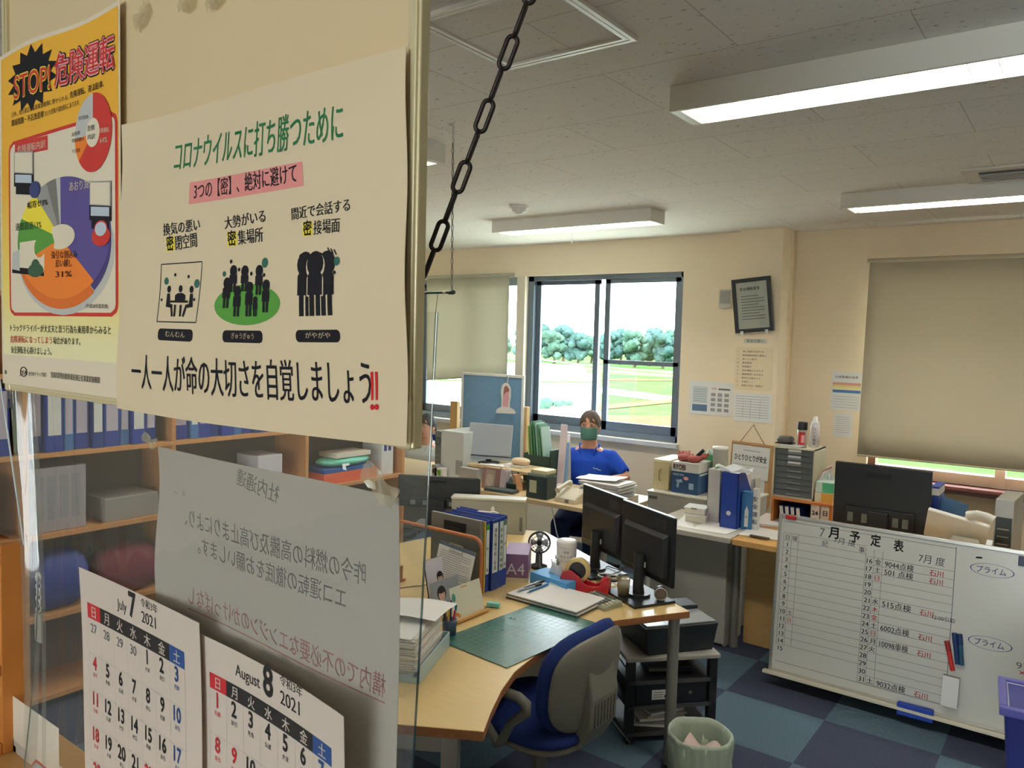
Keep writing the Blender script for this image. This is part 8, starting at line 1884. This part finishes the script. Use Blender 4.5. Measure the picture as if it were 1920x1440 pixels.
M_grass = outside_mat('field_grass', (54, 92, 34), (72, 106, 46), 0.35); M_pale = outside_mat('pale_ground', (206, 206, 186), (222, 222, 204), 0.3); M_dirt = outside_mat('brown_soil', (112, 70, 46), (128, 84, 58), 0.6); M_track = outside_mat('pale_track', (190, 180, 160), (204, 194, 176), 0.8); M_field2 = outside_mat('bright_field', (66, 110, 46), (80, 120, 56), 0.25)
g = G(); g.add([(-420, 6.6, GZ), (120, 6.6, GZ), (160, 420, GZ), (-420, 420, GZ)], [(0, 1, 2, 3)], M_grass); struct(g.build('ground'))
def strip(name, pts, m, dz): g = G(); P = [on_z(x, y, GZ) for x, y in pts]; g.add([(p.x, p.y, GZ+dz) for p in P], [tuple(range(len(P)))], m); o = g.build(name); struct(o)
g = G(); g.add([(-120, 6.7, GZ+0.01), (60, 6.7, GZ+0.01), (60, 31, GZ+0.01), (-120, 31, GZ+0.01)], [(0, 1, 2, 3)], M_pale); struct(g.build('ground_bounce_apron'))  # unseen pale apron added to bounce daylight onto the far ceiling
strip('ground_yard', [(700, 900), (1128, 900), (1126, 690), (1080, 684), (700, 672)], M_pale, 0.02)
strip('field_far', [(1090, 676), (1126, 678), (1330, 692), (1330, 714), (1100, 700)], M_field2, 0.03)
strip('path_near', [(1118, 730), (1128, 727), (1262, 744), (1420, 735), (1420, 742), (1262, 756), (1118, 738)], M_track, 0.04)
strip('field_strip_soil', [(1118, 762), (1262, 748), (1330, 748), (1330, 752), (1262, 756), (1118, 770)], M_dirt, 0.05)
strip('field_strip_brown', [(1110, 780), (1420, 782), (1420, 808), (1110, 805)], M_dirt, 0.05)
strip('field_strip_thin', [(1110, 711), (1420, 713), (1420, 716), (1110, 714)], M_dirt, 0.05)
strip('field_strip_far', [(820, 712), (1110, 716), (1110, 718), (820, 715)], M_grass, 0.05)
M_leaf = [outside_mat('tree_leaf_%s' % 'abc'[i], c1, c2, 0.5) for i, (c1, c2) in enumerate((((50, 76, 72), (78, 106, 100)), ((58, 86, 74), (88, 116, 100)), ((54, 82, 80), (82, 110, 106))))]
M_bark = mat('bark', (96, 80, 64), 0.9)
def blob_tree(label, x, y, H, R, m, seed):
    rnd = random.Random(seed); root = thing('tree', label, 'tree', (x, y, GZ), 0, 'trees at the far edge of the field')
    g = G(); g.tube([(0, 0, 0), (0.2, 0, H*0.25), (0, 0.1, H*0.5)], [R*0.09, R*0.07, R*0.04], M_bark, 8); g.build('trunk', root)
    g = G()
    for i in range(30):
        a = rnd.uniform(0, 2*PI); rr = R*rnd.uniform(0.0, 0.72); zz = H*rnd.uniform(0.22, 0.84); r = R*rnd.uniform(0.18, 0.34)
        cx_, cy_ = rr*math.cos(a)*(1-0.4*abs(zz/H-0.4)), rr*math.sin(a); n = 14; b0 = len(g.v); vs = []
        for k in range(8):
            el = -PI/2+PI*k/7
            for j in range(n): q = 2*PI*j/n; w = r*(1+0.22*math.sin(5*q+7*el+seed+i)+0.12*rnd.uniform(-1, 1)); vs.append((cx_+w*math.cos(el)*math.cos(q), cy_+w*math.cos(el)*math.sin(q), zz+w*0.85*math.sin(el)))
        g.add(vs, [(k*n+j, k*n+(j+1) % n, (k+1)*n+(j+1) % n, (k+1)*n+j) for k in range(7) for j in range(n)], m, True)
    g.build('crown', root)
tl_ = [(905, 640, 0), (945, 628, 1), (985, 612, 2), (1012, 602, 0), (1040, 616, 1), (1058, 606, 2), (1085, 618, 0), (1110, 622, 1), (1140, 616, 2), (1165, 612, 0), (1192, 614, 1), (1220, 610, 2), (1245, 616, 0), (1275, 612, 1), (1310, 614, 2)]
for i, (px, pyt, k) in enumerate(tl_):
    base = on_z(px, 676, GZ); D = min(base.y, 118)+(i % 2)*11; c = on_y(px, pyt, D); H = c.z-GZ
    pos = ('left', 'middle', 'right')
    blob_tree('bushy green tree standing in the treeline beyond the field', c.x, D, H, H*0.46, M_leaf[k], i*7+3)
b0 = on_z(1022, 763, GZ)
for i, (px, py, r) in enumerate(((1005, 766, 0.9), (1040, 762, 0.55), (1062, 760, 0.45))):
    c = on_z(px, py, GZ); root = thing('bush', ['low green bush in the pale yard, largest and leftmost of three', 'low green bush in the pale yard, middle one of three', 'low green bush in the pale yard, smallest and rightmost'][i], 'bush', (c.x, c.y, GZ), 0, 'bushes in the yard')
    g = G()
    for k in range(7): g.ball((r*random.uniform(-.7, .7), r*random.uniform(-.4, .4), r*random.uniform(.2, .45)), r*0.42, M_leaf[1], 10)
    g.build('foliage', root)
D = 60; root = thing('power_line', 'pale overhead cables between two poles, crossing before the far trees', 'cable', (0, D, GZ)); ends = []
for ya, yb_ in ((649, 685), (655, 692)):
    p0, p1 = on_y(930, ya, D), on_y(1300, yb_, D); d = p1-p0; p0, p1 = p0-d*0.6, p1+d*0.6
    P = [p0.lerp(p1, t/12)-root.location-Vector((0, 0, 0.9*math.sin(PI*t/12))) for t in range(13)]; g = G(); g.tube(P, 0.05, mat('cable_pale', (206, 210, 206), 0.6), 6); g.build('wire', root); ends = [P[0], P[-1]] if not ends else ends
for e in ends: g = G(); g.cyl((e.x, e.y, 0), (e.x, e.y, e.z+0.5), 0.15, mat('pole_concrete', (150, 148, 142), 0.8), 10); g.build('utility_pole', root)

# the lettering helper is not part of the scene
if _to.name in S.collection.objects: S.collection.objects.unlink(_to)
bpy.data.objects.remove(_to); bpy.data.curves.remove(_tc)
